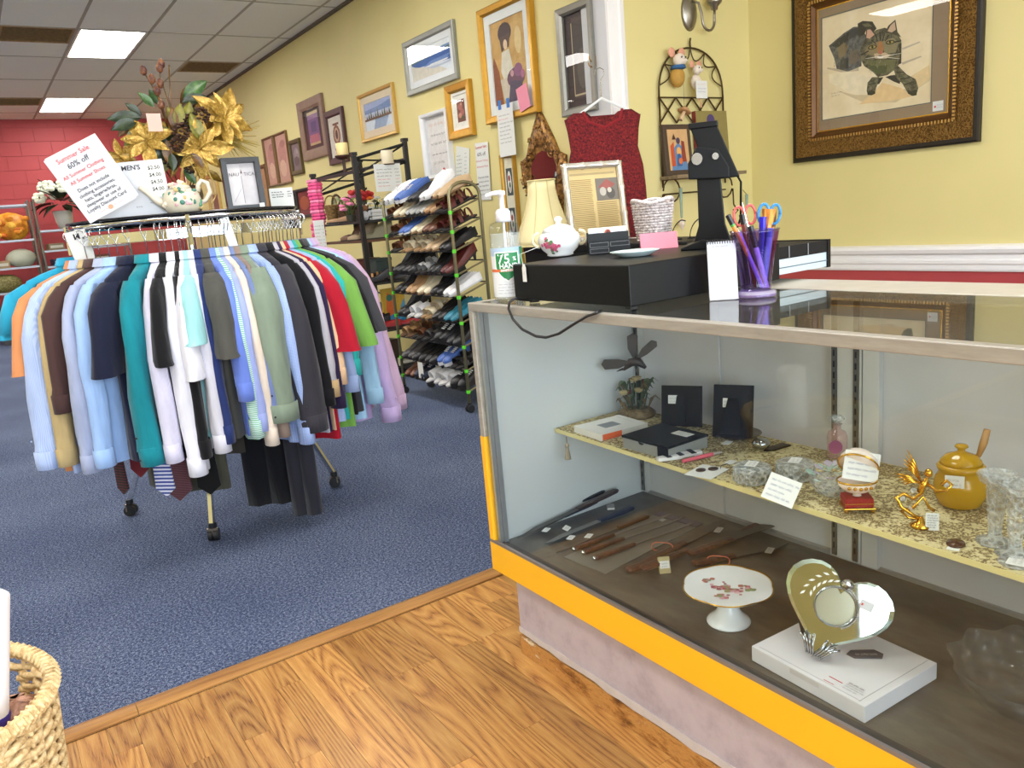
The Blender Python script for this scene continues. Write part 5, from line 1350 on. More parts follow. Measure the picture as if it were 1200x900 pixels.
o = thing('round_tag', 'round glass coaster with a handwritten paper tag at right shelf end', 'coaster', px(1184, 656, Z=S_) + Vector((-.006, -.012, 0)), .2)
MB().lathe([(.024, .0), (.026, .002), (.024, .004), (.001, .004)], 20).build('coaster', CUT, o); flatsticker(o, 0, 0, .0042, .034, .024, 35)
# ================================================================ on the deck
# cake stand
P = px(855, 741, Z=D_) + Vector((.03, .04, 0)); P = px(854, 728, Z=D_)
o = thing('cake_stand', 'white porcelain footed cake stand with rose sprays and gold scalloped edge', 'cake stand', P, facing(P))
MB().lathe([(.043, 0), (.044, .003), (.040, .008), (.026, .02), (.018, .036), (.015, .05), (.016, .062), (.03, .066)], 28).build('foot', PORC, o, smooth=True)
def scal(r, z, k=.05): return [(r * (1 + k * abs(sin(6 * pi * j / 72))) * cos(2 * pi * j / 72), r * (1 + k * abs(sin(6 * pi * j / 72))) * sin(2 * pi * j / 72), z) for j in range(72)]
MB().loft([scal(.02, .064, 0), scal(.05, .066, 0), scal(.078, .073), scal(.084, .079), scal(.086, .080), scal(.082, .080), scal(.06, .0715, 0), scal(.001, .0695, 0)]).build('plate', PORC, o, smooth=True)
MB().tube(scal(.0862, .0803) + [scal(.0862, .0803)[0]], .0013, 5).build('gold_edge', GOLD, o)
rdm = random.Random(8)
rc = [mat2('rose_a', 'A8485A', 'C8808A', 120, rough=.3), mat2('rose_b', 'C890A0', 'E0B8BC', 120, rough=.3), mat('8A9A6A', .3, 0, .2), mat('B8786A', .3, 0, .2), mat('9A5A62', .3, 0, .2)]
pts = []
for cx_, cy_, n_, sp in ((-.012, .006, 20, .018), (.014, -.008, 20, .016), (-.042, .034, 9, .009), (.038, .004, 10, .012), (-.01, -.03, 10, .012)):
    pts += [(cx_ + rdm.gauss(0, sp * .6), cy_ + rdm.gauss(0, sp * .5), rdm.uniform(.0025, .006)) for _ in range(n_)]
sprays('roses', rc, o, pts, lambda u_, v_: (u_, v_, .0704 + .036 * (u_ * u_ + v_ * v_) ** .5), 'rose_spray')
sprays('roses', rc, o, [(rdm.gauss(.1, .12), .014 + rdm.gauss(0, .003), .0025) for _ in range(10)] + [(1.0 + rdm.gauss(0, .12), .014 + rdm.gauss(0, .003), .0025) for _ in range(8)], lambda u_, v_: ((.0315 - (v_ - .014) * 1.1 + .0008) * sin(u_), -(.0315 - (v_ - .014) * 1.1 + .0008) * cos(u_), v_), 'foot_spray')
# white box
p0, p1, p2 = px(887, 777, Z=D_), px(1021, 852, Z=D_), px(1090, 792, Z=D_)
C, w, d, rz = boxfrom(p0, p1, p2)
BH = .030
o = thing('gift_box', 'flat white cardboard box under the heart-shaped mirror frame', 'box', C, rz)
WBX = mat('D8D5D8', .55, 0, .05, 8)
MB().box(-w / 2, w / 2, -d / 2, d / 2, 0, BH).build('carton', WBX, o, bev=.0012)
b = MB(); b.box(-w / 2 + .012, w / 2 - .012, -d / 2 + .008, -d / 2 + .0085, BH, BH + .0003); b.box(w / 2 - .0145, w / 2 - .014, -d / 2 + .004, d / 2 - .004, BH, BH + .0003); b.build('lid_crease', mat('8A868A', .7), o)
b = MB(); b.box(.03, .056, -d / 2 + .026, -d / 2 + .028, BH, BH + .0004); b.box(.03, .05, -d / 2 + .012, -d / 2 + .0132, BH, BH + .0004); b.build('red_print', mat('B8323A', .6), o)
for k in range(4): scrawl(INK, o, -.018, .016, 0, .004 if k else .006, 0, seed=50 + k, w=.0004 if k else .0009, rot=(-pi / 2, 0, 0), loc=(w / 2 - .038, -d / 2 + .036 - k * .006, BH + .0006), name='print')
MB().box(-.03, .03, -d / 2 - .0004, -d / 2, BH - .012, BH - .002).build('front_tab', mat('C8C4C4', .6, 0, .1), o)
# heart mirror frame
P = px(950, 775, Z=D_ + BH + .0005)
o = thing('heart_mirror', 'heart-shaped mirrored photo frame with etched leaves and jewelled bow', 'picture frame', P, 0, rot=(-.285, 0, facing(P, .025)))
MIR = mat('D2D6D0', .03, 1.0, 0)
def heart(k, n=40, dx=0, dz=0):
    r = []
    for i in range(n):
        t_ = 2 * pi * i / n
        r.append((k * 16 * sin(t_) ** 3 + dx, k * (13 * cos(t_) - 5 * cos(2 * t_) - 2 * cos(3 * t_) - cos(4 * t_)) + dz))
    return r
HT = Matrix.Translation((.002, 0, .006)) @ Matrix.Rotation(.40, 4, 'Y')
k0 = .0057
def ring_(k, y): return [(x, y, z) for x, z in heart(k, 40, 0, 17 * k0)]
b = MB(); b.M = HT; b.loft([ring_(k0, .005), ring_(k0, .002), ring_(k0 * .92, 0.0)], True, False); b.build('bevel', mat('BFCFC4', .06, .85, 0), o)
hh = heart(k0 * .92, 40, 0, 17 * k0); cz = 17 * k0 + .004; cr = .034
b = MB(); b.M = HT
b.loft([[(x, 0.0001, z) for x, z in hh], [(cr * cos(a), .0001, cz + cr * sin(a)) for a in [pi / 2 - 2 * pi * i / 40 for i in range(40)]]], True, False); b.build('mirror', MIR, o)
b = MB(); b.M = HT; b.prism(heart(k0, 40, 0, 17 * k0), .0052, .008, 'y'); b.build('backing', CB, o)
b = MB(); b.M = HT; b.prism(ell(0, cz, cr, cr, 30), .001, .003, 'y'); b.build('photo_opening', mat('B4B4A2', .12, .3, .1, 6), o)
b = MB(); b.M = HT; b.tube([(cr * cos(a), -.002, cz + cr * sin(a)) for a in [2 * pi * i / 36 for i in range(37)]], .002, 6); b.build('opening_rim', mat('9AA4A8', .2, .9, 0), o)
for k in range(26):
    a = -.9 + k * .1
    b = MB(); b.M = HT; b.ball((( cr + .004) * cos(a), -.003, cz + (cr + .004) * sin(a)), .0022, 6, 4); b.build('bead', mat('C8CCD0', .12, .9, 0), o)
b = MB(); b.M = HT; b.ball((.004, -.004, cz + cr + .010), (.011, .006, .010), 10, 6); b.build('jewel', mat2('jewel', '6A6E70', 'E8ECEC', 300, .4, .6, .1, .9), o)
for s in (-1, 1):
    b = MB(); b.M = HT
    for k in range(4): b.tube([(.0 + s * .004 * k, -.003, .006), (s * (.008 + .006 * k), -.004, .022 + .002 * k), (s * (.012 + .008 * k), -.003, .040 - .002 * k)], .0022, 5)
    q = b.build('bow_fold', mat('B4B8BC', .15, .95, .1), o, smooth=True); q['kind'] = 'stuff'
ETCH = mat('E8ECE8', .5, 0, 0)
for k in range(12):
    a = 1.75 + k * .12; rr = .046 + .008 * (k % 2)
    b = MB(); b.M = HT; c = Vector((rr * cos(a), -.0006, cz + rr * sin(a))); t_ = a + (1.1 if k % 2 else 2.0)
    b.quad(c, c + Vector((cos(t_ + .35) * .006, 0, sin(t_ + .35) * .006)), c + Vector((cos(t_) * .012, 0, sin(t_) * .012)), c + Vector((cos(t_ - .35) * .006, 0, sin(t_ - .35) * .006))); b.build('etched_leaf', ETCH, o, fix=False)
b = MB(); b.M = HT; b.box(.034, .056, -.002, -.001, cz + .016, cz + .032); b.build('price_tag', cut_glass('tag_plastic', 'E0E0E4', .3, .8), o); b = MB(); b.M = HT; b.box(.036, .039, -.0026, -.0021, cz + .022, cz + .026); b.build('tag_dot', INKR, o)
b = MB(); b.add([(-.02, .009, .07), (.02, .009, .07), (.03, .06, .014), (-.01, .06, .014)], [(0, 1, 2, 3)]); b.build('strut', CB2, o, solid=.002)
o = thing('dark_tag', 'small slate grey pointed tag with white lettering on the white box', 'tag', px(1010, 767, Z=D_ + BH + .0006), -.75)
MB().prism([(-.026, 0), (-.016, -.013), (.03, -.014), (.036, 0), (.024, .014), (-.016, .012)], 0, .0016, 'z').build('tag', mat('4A4C56', .5), o); scrawl(WH, o, -.014, .018, 0, .008, 0, seed=90, w=.0006, rot=(-pi / 2, 0, 0), loc=(.002, -.002, .0019))
# big crystal bowl, lower right
P = px(1205, 850, Z=D_) + Vector((.02, .0, 0))
o = thing('crystal_bowl', 'large dark-looking cut crystal bowl standing low at right on the deck', 'bowl', P, 0)
CRY = NT('clear_crystal'); v = CRY.coord(); vo = CRY.node('TexVoronoi'); vo.inputs['Scale'].default_value = 38; CRY.link(v, vo.inputs['Vector']); CRY.set(.06, 0, .8); CRY.b.inputs['Base Color'].default_value = (*lin('8A8A84'), 1); CRY.b.inputs['Alpha'].default_value = .16; CRY.bump(vo.outputs[0], 1, .02); CRY = CRY.m
def wav(r, z, k): return [(r * (1 + k * cos(10 * 2 * pi * j / 60)) * cos(2 * pi * j / 60), r * (1 + k * cos(10 * 2 * pi * j / 60)) * sin(2 * pi * j / 60), z + k * .06 * cos(10 * 2 * pi * j / 60)) for j in range(60)]
MB().loft([wav(.05, .0, 0), wav(.055, .006, 0), wav(.08, .03, .01), (wav(.105, .065, .03)), wav(.12, .092, .05), wav(.116, .092, .05), wav(.10, .066, .03), wav(.074, .034, .01), wav(.001, .01, 0)]).build('bowl', CRY, o, smooth=True)
# knives
STEEL = mat('8E8A84', .28, .85, .1); STEELD = mat('5E5A54', .35, .8, .15); WOODH = mat2('dark_wood', '3A2016', '5E3624', 60, stretch=(1, .15, 1), rough=.35); BLKH = mat('16171E', .35, 0, .1)
def knife(a, b_, hl, name, lab, hm, bm_, bw=.012, z=0.0, group='knives on the case floor', rivets=False, cat='knife', blunt=False, hr=.0075, bend=0.0, hz=0.0):
    """a: handle end, b_: blade tip (pixels on the deck)"""
    A, B = px(*a, Z=D_ + hz), px(*b_, Z=D_)
    d = B - A; L = d.length; rz = atan2(d.y, d.x)
    o = thing(name, lab, cat, (A.x, A.y, D_ + z + hz), rz, group, rot=(0, math.asin(max(0, hz - .001) / L), rz))
    h = L * hl
    prof = [(0, .55), (.06, .95), (.35, 1.0), (.75, .8), (1, .72)]
    MB().loft([[(h * t_, hr * k * y + bend * sin(pi * t_), .006 + .0056 * k * zz) for y, zz in ((-1, -.6), (-.6, -1), (.6, -1), (1, -.6), (1, .6), (.6, 1), (-.6, 1), (-1, .6))] for t_, k in prof]).build('handle', hm, o, smooth=False, bev=.001)
    pts = [(h, -bw * .35), (L * .97 if blunt else L * .8, -bw * .5), (L, -bw * .5 if blunt else bw * .1), (L * .92, bw * .5), (h, bw * .45)]
    MB().prism(pts, .0052, .0068, 'z').build('blade', bm_, o)
    if rivets:
        MB().ball((-.001, 0, .006), (.005, .006, .0055), 8, 6).build('end_cap', CHROME, o, smooth=True)
    return o
knife((708, 577), (588, 628), .45, 'knife', 'black-handled knife lying closest against the white end panel', BLKH, STEELD, .02, hr=.0115, hz=.036)
knife((724, 577), (606, 634), .42, 'knife', 'long knife with a brown-black handle just in front of the end panel', mat('3A2A26', .4, 0, .2), STEELD, .02, z=.002, hr=.0115, hz=0.036)
knife((700, 590), (618, 630), .5, 'knife', 'sheathed navy-handled knife with two price stickers', mat('1A2038', .4, 0, .1), STEEL, .022, z=.004, hr=.0115, hz=0.016)
knife((742, 596), (637, 640), .4, 'knife', 'curved navy-handled knife in front of the sheathed one', mat('1A2038', .35, 0, .1), STEEL, .02, bend=.004, hr=.0115, hz=0.008)
knife((760, 607), (652, 650), .35, 'knife', 'thin long brown knife along the back of the carded set', mat('4A3020', .4, 0, .2), STEELD, .008)
o = thing('knife_sheath', 'small grey mesh sheath beside the navy knives', 'sheath', px(716, 594, Z=D_ + .012), .9)
MB().prism([(-.018, -.008), (.01, -.01), (.02, 0), (.01, .012), (-.018, .01)], 0, .004, 'z').build('sheath', mat2('mesh_grey', '6A6C70', 'A8AAB0', 260), o); MB().box(-.022, -.017, -.009, .011, 0, .0042).build('band', PAPER, o)
for i, (x, y, lab) in enumerate(((640, 621, 'paper price tag on the knife nearest the end panel'), (664, 619, 'upright square price tag on the sheathed knife'), (669, 630, 'flat price tag in front of the square one'), (690, 628, 'price tag left of the carded knife set'))):
    P = px(x, y, Z=D_ + .014); o = thing('price_tag', lab, 'tag', P, .5 + .1 * i, rot=(.35 if i == 1 else 0, 0, .5))
    MB().box(-.013, .013, -.008, .008, 0, .0006).build('tag', STK, o); scrawl(INKB, o, -.009, .009, .002, .003, -.001, lines=2, gap=.005, seed=100 + i, w=.0004, rot=(-pi / 2, 0, 0))
# carded set of three
c0, c1, c2 = px(657, 652, Z=D_), px(705, 671, Z=D_), px(828, 616, Z=D_)
C, w, d, rz = boxfrom(c0, c1, c2)
o = thing('knife_card', 'grey plastic backing card of the three steak knives with lilac end strip', 'card', C, rz)
MB().box(-w / 2, w / 2, -d / 2, d / 2, 0, .0022).build('card', mat('7A766E', .3, .2, .1), o); MB().box(-w / 2, w / 2, d / 2 - .03, d / 2, .0023, .004).build('strip', mat('5A5466', .4, 0, .1), o, label='lilac grey printed end strip'); flatsticker(o, -w * .25, d / 2 - .045, .0024, .026, .016, 41)
for i, (a, b_) in enumerate((((673, 647), (790, 605)), ((684, 651), (803, 610)), ((697, 658), (815, 616)))):
    knife(a, b_, .38, 'steak_knife', 'brown wooden-handled steak knife on the grey card, %s of three' % ('furthest back' if i == 0 else 'middle one' if i == 1 else 'nearest the glass'), WOODH, STEEL, .012, z=.0026, group='carded steak knives', rivets=True)
# rubber-banded bundles
BND = mat('D8785E', .6, 0, .1)
def bundle(items, band, lab):
    for i, (a, b_, hl, z, l) in enumerate(items):
        knife(a, b_, hl, 'kitchen_knife', l, WOODH, STEELD, .03, z=z, group='rubber-banded kitchen knives', blunt=i % 2, hr=.0125)
    P = px(*band, Z=D_ + .012)
    o = thing('rubber_band', lab, 'rubber band', P, .6)
    MB().tube([(.003 * sin(3 * a), .026 * cos(a), -.002 + .013 * sin(a)) for a in [2 * pi * i / 20 for i in range(21)]], .0014, 5).build('band', BND, o, smooth=True)
bundle([((748, 668), (850, 612), .5, 0, 'dark wooden knife in the left banded bundle, upper one'), ((752, 676), (868, 628), .45, .013, 'dark wooden knife across the top of the left banded bundle'), ((735, 672), (800, 650), .6, .001, 'short wooden-handled knife at the front of the left banded bundle')], (776, 640), 'coral rubber band around the left knife bundle')
bundle([((893, 616), (812, 652), .45, 0, 'wooden knife with a tag in the right banded bundle, furthest back'), ((808, 658), (905, 622), .5, .013, 'wooden knife in the middle of the right banded bundle'), ((812, 664), (926, 640), .42, .001, 'broad-bladed knife at the front of the right banded bundle')], (842, 656), 'coral rubber band around the right knife bundle')
P = px(782, 662, Z=D_ + .03); o = thing('price_block', 'small folded yellowish price tag standing on the left knife bundle', 'tag', px(780, 672, Z=D_), facing(P), rot=(-.4, 0, facing(P, .2)))
MB().box(-.013, .013, 0, .012, .0, .038).build('block', mat('B8A878', .6, 0, .15), o); sticker(o, 0, .02, -.0004, .022, .017, 42)
for i, (x, y, lab) in enumerate(((842, 621, 'flat price tag on the right knife bundle'), (902, 645, 'price tag on the broad blade of the right bundle'))):
    P = px(x, y, Z=D_ + .028 - .012 * i); o = thing('price_tag', lab, 'tag', P, .4)
    MB().box(-.016, .016, -.008, .008, 0, .0006).build('tag', mat('C8C4BC', .6), o); scrawl(INKB, o, -.011, .011, .002, .003, -.001, lines=2, gap=.005, seed=110 + i, w=.0004, rot=(-pi / 2, 0, 0))
# ================================================================ round clothes rack with its shirts
RC = Vector((.80, 3.56, 0)); RR, RZ = .45, 1.225
rk = thing('round_clothes_rack', 'round chrome clothes rack on casters crowded with men\'s shirts', 'clothes rack', RC)
b = MB(); b.loft([[(r * cos(2 * pi * j / 64), r * sin(2 * pi * j / 64), z) for j in range(64)] for r, z in ((RR - .004, RZ - .035), (RR + .004, RZ - .035), (RR + .004, RZ), (RR - .004, RZ), (RR - .004, RZ - .035))], True, False); b.build('hanging_ring', CHROME, rk, smooth=False)
MB().tube([((RR - .015) * cos(2 * pi * j / 64), (RR - .015) * sin(2 * pi * j / 64), 1.262) for j in range(65)], .011, 8).build('top_ring', CHROME, rk, smooth=True)
MB().lathe([(.001, 1.274), (.45, 1.274), (.452, 1.277), (.45, 1.281), (.001, 1.281)], 64).build('topper', mat('16171A', .25, 0, .05), rk, label='thin black round topper board')
MB().cyl((0, 0, .82), (0, 0, 1.27), .018, n=14).build('pole', CHROME, rk)
for k in range(4):
    a = -1.79 + k * pi / 2
    MB().tube([(0, 0, 1.25), ((RR - .004) * cos(a), (RR - .004) * sin(a), 1.25)], .007, 6).build('spoke', CHROME, rk)
    MB().tube([((RR + .006) * cos(a), (RR + .006) * sin(a), 1.27), ((RR + .006) * cos(a), (RR + .006) * sin(a), 1.16)], .008, 6).build('upright', CHROME, rk)
for i, (x, y) in enumerate(((.61, 3.17), (1.22, 3.41), (.40, 3.78), (1.0, 3.97))):
    v = Vector((x, y, 0)) - RC; top = v.normalized() * .06
    P0, P1 = Vector((top.x, top.y, .95)), Vector((v.x, v.y, .065)); m_ = P0.lerp(P1, .60)
    lg = MB().tube([P0, m_], .0155, 4).tube([m_, P1], .0125, 4).build('leg', CHROME, rk)
    MB().cyl((v.x, v.y, .055), (v.x, v.y, .075), .016, n=12).build('caster_stem', BLACKM, lg)
    d = v.normalized(); n_ = Vector((-d.y, d.x, 0))
    for s in (-1, 1):
        c = Vector((v.x, v.y, .026)) + n_ * .011 * s
        MB().cyl(c - n_ * .008, c + n_ * .008, .0255, n=18).build('caster_wheel', BLACKM, lg)
    MB().box(-.02, .02, -.003, .003, .024, .056).build('caster_cover', mat('B8A890', .25, .9, .1), lg, loc=(v.x + d.x * .012, v.y + d.y * .012, 0), rot=(0, 0, atan2(n_.y, n_.x)))
# ---- hangers
HCL = cut_glass('clear_hanger', 'E4ECF0', .08, .4)
def make_hanger(lab, m_, loc, rz):
    o = thing('clothes_hanger', lab, 'hanger', loc, rz, 'hangers on the round rack')
    MB().tube([(.012 + .017 * cos(a), 0, .006 + .017 * sin(a)) for a in [2.8 - i * .45 for i in range(9)]] + [(.004, 0, -.03), (0, 0, -.108)], .0018, 5).build('hook', CHROME, o, smooth=True)
    MB().tube([(-.17, 0, -.178), (-.11, 0, -.150), (-.04, 0, -.122), (0, 0, -.108), (.04, 0, -.122), (.11, 0, -.150), (.17, 0, -.178)], [.004, .007, .008, .009, .008, .007, .004], 6).build('shoulder_bar', m_, o, smooth=True)
    return o
PH0 = atan2(-RC.y, -RC.x)
_h0 = None
# ---- garments
def fabric(name, c, kind=None, c2=None, sc=60):
    t = NT(name); t.set(.85, spec=.2); t.b.inputs['Sheen Weight'].default_value = .15
    v = t.coord()
    n = t.noise(t.coord(scale=(1, 1, .25)), 16, 3, .6)
    mx = t.node('MixRGB', blend_type='MULTIPLY'); mx.inputs[0].default_value = .35
    cr = t.ramp(n, [(.3, 'B4B4B4'), (.6, 'FFFFFF')])
    t.link(cr, mx.inputs[2])
    if kind:
        w = t.node('TexWave', wave_type='BANDS', bands_direction={'v': 'Y', 'h': 'Z', 'x': 'X'}[kind[0]]); w.inputs['Scale'].default_value = sc; w.inputs['Distortion'].default_value = .4
        t.link(v, w.inputs['Vector']); f = w.outputs['Fac']
        if kind == 'vh':
            w2 = t.node('TexWave', wave_type='BANDS', bands_direction='Z'); w2.inputs['Scale'].default_value = sc; t.link(v, w2.inputs['Vector'])
            mm = t.node('Math', operation='MAXIMUM'); t.link(f, mm.inputs[0]); t.link(w2.outputs['Fac'], mm.inputs[1]); f = mm.outputs[0]
        t.link(t.ramp(f, [(.45, c), (.6, c2)]), mx.inputs[1])
    else:
        mx.inputs[1].default_value = (*lin(c), 1)
    t.link(mx.outputs[0], t.b.inputs['Base Color'])
    t.bump(n, .35, .02)
    return t.m
def garment(lab, m_, pxl, kind='L', sl=-.80, bl=-.86, t_=.022, nm='dress_shirt', cat='shirt', hw=.215, sw=.045, flare=0.0, dz=0.0, hang=HCL, button=None, seed=0, yaw=0.0, cuffm=None):
    """local x points out from the rack, z up, origin on the ring rail; pxl: where its outer edge shows across the rack"""
    global _h0
    th = math.asin(max(-.9999, min(.9999, (pxl - 222) / 205))) if abs(pxl - 222) < 205 else (pi / 2 + .06 * (abs(pxl - 222) - 205) / 10) * (1 if pxl > 222 else -1)
    ph = PH0 + th
    loc = RC + Vector((RR * cos(ph), RR * sin(ph), RZ))
    hl = ('clear hanger of the ' if hang is HCL else 'brown wooden hanger of the ') + lab.replace(' with a wooden hanger', '').replace(',', '')
    hl = ' '.join((hl if len(hl.split()) > 7 else hl + ' (%s)' % lab.split()[-1]).split()[:16])
    if _h0 is None or hang is not HCL:
        q = make_hanger(hl, hang, loc, ph)
        if hang is HCL: _h0 = q
    else:
        dup(_h0, loc, ph, hl)
    o = thing(nm, lab, cat, (loc.x, loc.y, loc.z + dz), ph + yaw, 'garments on the round rack')
    rd_ = random.Random(seed + int(pxl) * 7)
    N = 26; p1, p2, p3 = rd_.uniform(0, 6), rd_.uniform(0, 6), rd_.uniform(7, 10)
    def ring(z, hx, hy, cx_=0, fold=0):
        r = []
        for j in range(N):
            a = 2 * pi * j / N; c, s = cos(a), sin(a)
            x = hx * (abs(c) ** .8) * (1 if c > 0 else -1); y = hy * (abs(s) ** .8) * (1 if s > 0 else -1)
            y += fold * sin(x * p3 * 6 + p1) + fold * .5 * sin(x * 70 + p2)
            r.append((x + cx_, y, z))
        return r
    tb = t_ * .85
    body = [ring(-.088, .055, .030), ring(-.100, .062, .034), ring(-.118, .075, .032), ring(-.135, .13, .026), ring(-.155, .18, .022), ring(-.185, hw * .94, t_ * .7), ring(-.25, hw * .95, tb), ring(-.36, hw * .94, tb, 0, t_ * .12), ring(-.55, hw * .96, tb, 0, t_ * .25), ring(-.72, hw * 1.0, tb * 1.1, 0, t_ * .35), ring(bl + .02, hw * 1.02, tb * 1.15, 0, t_ * .4), ring(bl, hw * 1.02, tb * 1.1, 0, t_ * .4)]
    MB().loft(body, True, False).build('body', m_, o, smooth=True)
    if kind != 'T':
        MB().loft([ring(-.100, .064, .036), ring(-.084, .060, .034), ring(-.082, .064, .038), ring(-.112, .078, .042)], True, False).build('collar', m_, o, smooth=True)
    M_ = 14
    for s in (1, -1):
        zs = [-.165, -.20, -.26, -.34] + ([z_ for z_ in (-.44, -.56, -.68) if z_ > sl + .07] + [sl + .035, sl] if kind == 'L' else [sl + .02, sl])
        if kind == 'N': break
        rings = []
        for i, z in enumerate(zs):
            f = (z + .165) / (sl + .165)
            cx_ = .165 + .055 * min(1, f * 5) ** .6 + (.045 + flare) * f
            rx = .03 + (sw - .03) * min(1, f * 4) if kind == 'L' else .03 + (sw + .008 - .03) * min(1, f * 3)
            if kind == 'L': rx *= 1 - .22 * f
            ry = t_ * (.8 + .35 * min(1, f * 3))
            k1, k2 = rd_.uniform(-.004, .004), rd_.uniform(-.004, .004)
            rings.append([(s * (cx_ + rx * cos(2 * pi * j / M_) + k1), ry * sin(2 * pi * j / M_) * (1 + .22 * sin(3 * 2 * pi * j / M_ + p1 + z * 9)) + k2, z) for j in range(M_)])
        MB().loft(rings, True, False).build('sleeve', m_, o, smooth=True)
        if kind == 'L':
            cx_ = .165 + .055 + .045 + flare; rx = sw * .82; ry = t_ * 1.22
            cf = MB().loft([[(s * (cx_ + rx * k * cos(2 * pi * j / M_)), ry * k * sin(2 * pi * j / M_), z) for j in range(M_)] for z, k in ((sl + .012, .97), (sl + .01, 1.04), (sl - .055, 1.04), (sl - .056, .96), (sl - .01, .94))], True, False).build('cuff', cuffm or m_, o, smooth=True)
            if s == 1 and (button or t_ > .03):
                for zz in ((sl - .03), (sl + .05)):
                    MB().ball((cx_ + rx * .80, -ry * .68, zz), (.004, .004, .004) if button else (.003, .003, .003), 8, 4).build('button', button or m_, cf)
    return o
G = garment
f = fabric
WOODHG = mat('5A3420', .4, 0, .15)
G('turquoise shirt with a wooden hanger at the far left', f('turquoise', '2FA8CF'), 30, 'S', -0.36, -0.66, .028, dz=.012, sw=.04, hang=WOODHG)
G('orange short-sleeved polo shirt with white piping, left end of the rack', f('orange', 'D68E5C'), 46, 'S', -0.47, -0.86, .026, flare=.01, sw=.045, nm='polo_shirt', seed=2)
G('light blue striped long-sleeved shirt with folded cuffs, left side', f('pale_blue', 'A8BEEC', 'v', 'BCCEF4', 90), 53, 'L', -0.76, -0.86, .034, flare=.02, sw=.055, seed=3)
G('khaki tan long-sleeved shirt with only its cuff and edge showing', f('khaki', 'BFA878'), 68, 'L', -0.75, -0.79, .022)
G('dark brown satin shirt with a white-piped shoulder', f('brown_satin', '4A3432'), 76, 'L', -0.55, -0.75, .024, seed=4)
G('grey-blue long-sleeved shirt with a pale sheen', f('grey_blue', 'A4AECB'), 92, 'L', -0.77, -0.81, .024, seed=5)
G('sky blue long-sleeved shirt hanging behind the navy one', f('sky_blue', '9FC0F0'), 106, 'L', -0.75, -0.81, .026, seed=6)
G('navy short-sleeved knit polo shirt, front left of the rack', f('navy', '161B33'), 126, 'S', -0.48, -0.81, .040, sw=.06, nm='polo_shirt', seed=7)
G('teal long-sleeved shirt with dark buttons on its cuff', f('teal', '127F8C'), 152, 'L', -0.75, -0.79, .034, sw=.058, button=INK, seed=8)
G('white shirt with fine lilac stripes next to the teal shirt', f('lilac_stripe', 'E4E2F2', 'v', 'C4C2E0', 130), 172, 'L', -0.75, -0.79, .024, seed=9)
G('black short-sleeved shirt between two white shirts', f('black', '0F0F13'), 180, 'S', -0.46, -0.79, .026, sw=.06, seed=10)
G('long white dress shirt with the lowest hanging cuff', f('white', 'E6E7F2'), 192, 'L', -0.81, -0.87, .026, seed=11)
G('black long-sleeved shirt showing as a narrow dark strip below', f('black2', '0E0E12'), 202, 'L', -0.75, -0.79, .018, seed=12)
G('white short-sleeved shirt with a rounded sleeve hem', f('white2', 'EAEBF4'), 205, 'S', -0.52, -0.79, .026, sw=.06, seed=13)
G('aqua short-sleeved shirt, pale sea green, near the rack front', f('aqua', '9AD2D6'), 211, 'S', -0.4, -0.75, .030, sw=.055, seed=14)
G('white shirt with faint grey stripes under the aqua one', f('grey_stripe', 'E2E2EC', 'v', 'BFC0D0', 130), 219, 'L', -0.74, -0.79, .024, seed=15)
G('dark blue long-sleeved shirt peeping out right of the aqua one', f('dark_blue', '25346A'), 226, 'L', -0.71, -0.77, .018, seed=16)
G('dark olive-grey short-sleeved shirt at the centre front', f('olive_grey', '4C4C48'), 238, 'S', -0.46, -0.77, .042, sw=.062, seed=17)
G('royal blue long-sleeved shirt right of the olive-grey one', f('royal', '6C86DC'), 250, 'L', -0.57, -0.77, .024, seed=18)
G('green and white striped shirt with horizontal bands at the hem', f('green_stripe', '78B894', 'h', 'D2E2E6', 45), 255, 'L', -0.71, -0.79, .020, seed=19)
G('periwinkle long-sleeved shirt beside the cream one', f('periwinkle', '9AA8E0'), 260, 'L', -0.69, -0.78, .020, seed=20)
G('cream long-sleeved shirt, narrow and upright near the front', f('cream', 'DCCFC0'), 268, 'L', -0.75, -0.77, .020, seed=21)
G('slate blue shirt with only a thin strip showing', f('slate', '6F80AE'), 275, 'L', -0.67, -0.75, .018, seed=22)
G('taupe brown shirt squeezed between slate blue and sage', f('taupe', '8A7A70'), 281, 'L', -0.73, -0.75, .018, seed=23)
G('sage green long-sleeved shirt with broad sleeve and dark cuff buttons', f('sage', '7F8F7E'), 296, 'L', -0.67, -0.75, .048, sw=.07, button=INK, seed=24, yaw=-.18)
G('light blue checked shirt with its tail showing under the sage cuff', f('blue_check', 'B8C8F0', 'vh', '94AEE4', 70), 305, 'L', -0.78, -0.84, .022, seed=25)
G('charcoal suit jacket, the broadest dark garment on the rack', f('charcoal', '35343C'), 322, 'L', -0.74, -0.8, .046, sw=.065, nm='suit_jacket', cat='jacket', seed=26, yaw=-.12)
G('plain black shirt just behind the charcoal jacket', f('black3', '111116'), 334, 'L', -0.66, -0.8, .020, seed=27)
G('pale grey shirt with a khaki turned cuff', f('pale_grey', 'B4B2BC'), 341, 'L', -0.632, -0.84, .020, seed=28, cuffm=f('khaki_cuff', 'C0A478'))
G('dark purple shirt, thin strip left of the red one', f('purple', '2A1E40'), 347, 'L', -0.684, -0.84, .018, seed=29)
G('peach cream shirt with a thin edge beside the red one', f('peach', 'E0BC98'), 352, 'L', -0.594, -0.84, .016, seed=30)
G('bright red short-sleeved shirt on the right half', f('red', 'A8132A'), 358, 'S', -0.52, -0.88, .036, sw=.06, flare=.03, seed=31)
G('pale blue shirt showing below the red sleeve', f('pale_blue2', '9FB4E0'), 366, 'L', -0.64, -0.82, .018, seed=32)
G('turquoise green shirt, thin strip beside the leaf green one', f('jade', '2FA9A4'), 372, 'L', -0.58, -0.82, .020, seed=33)
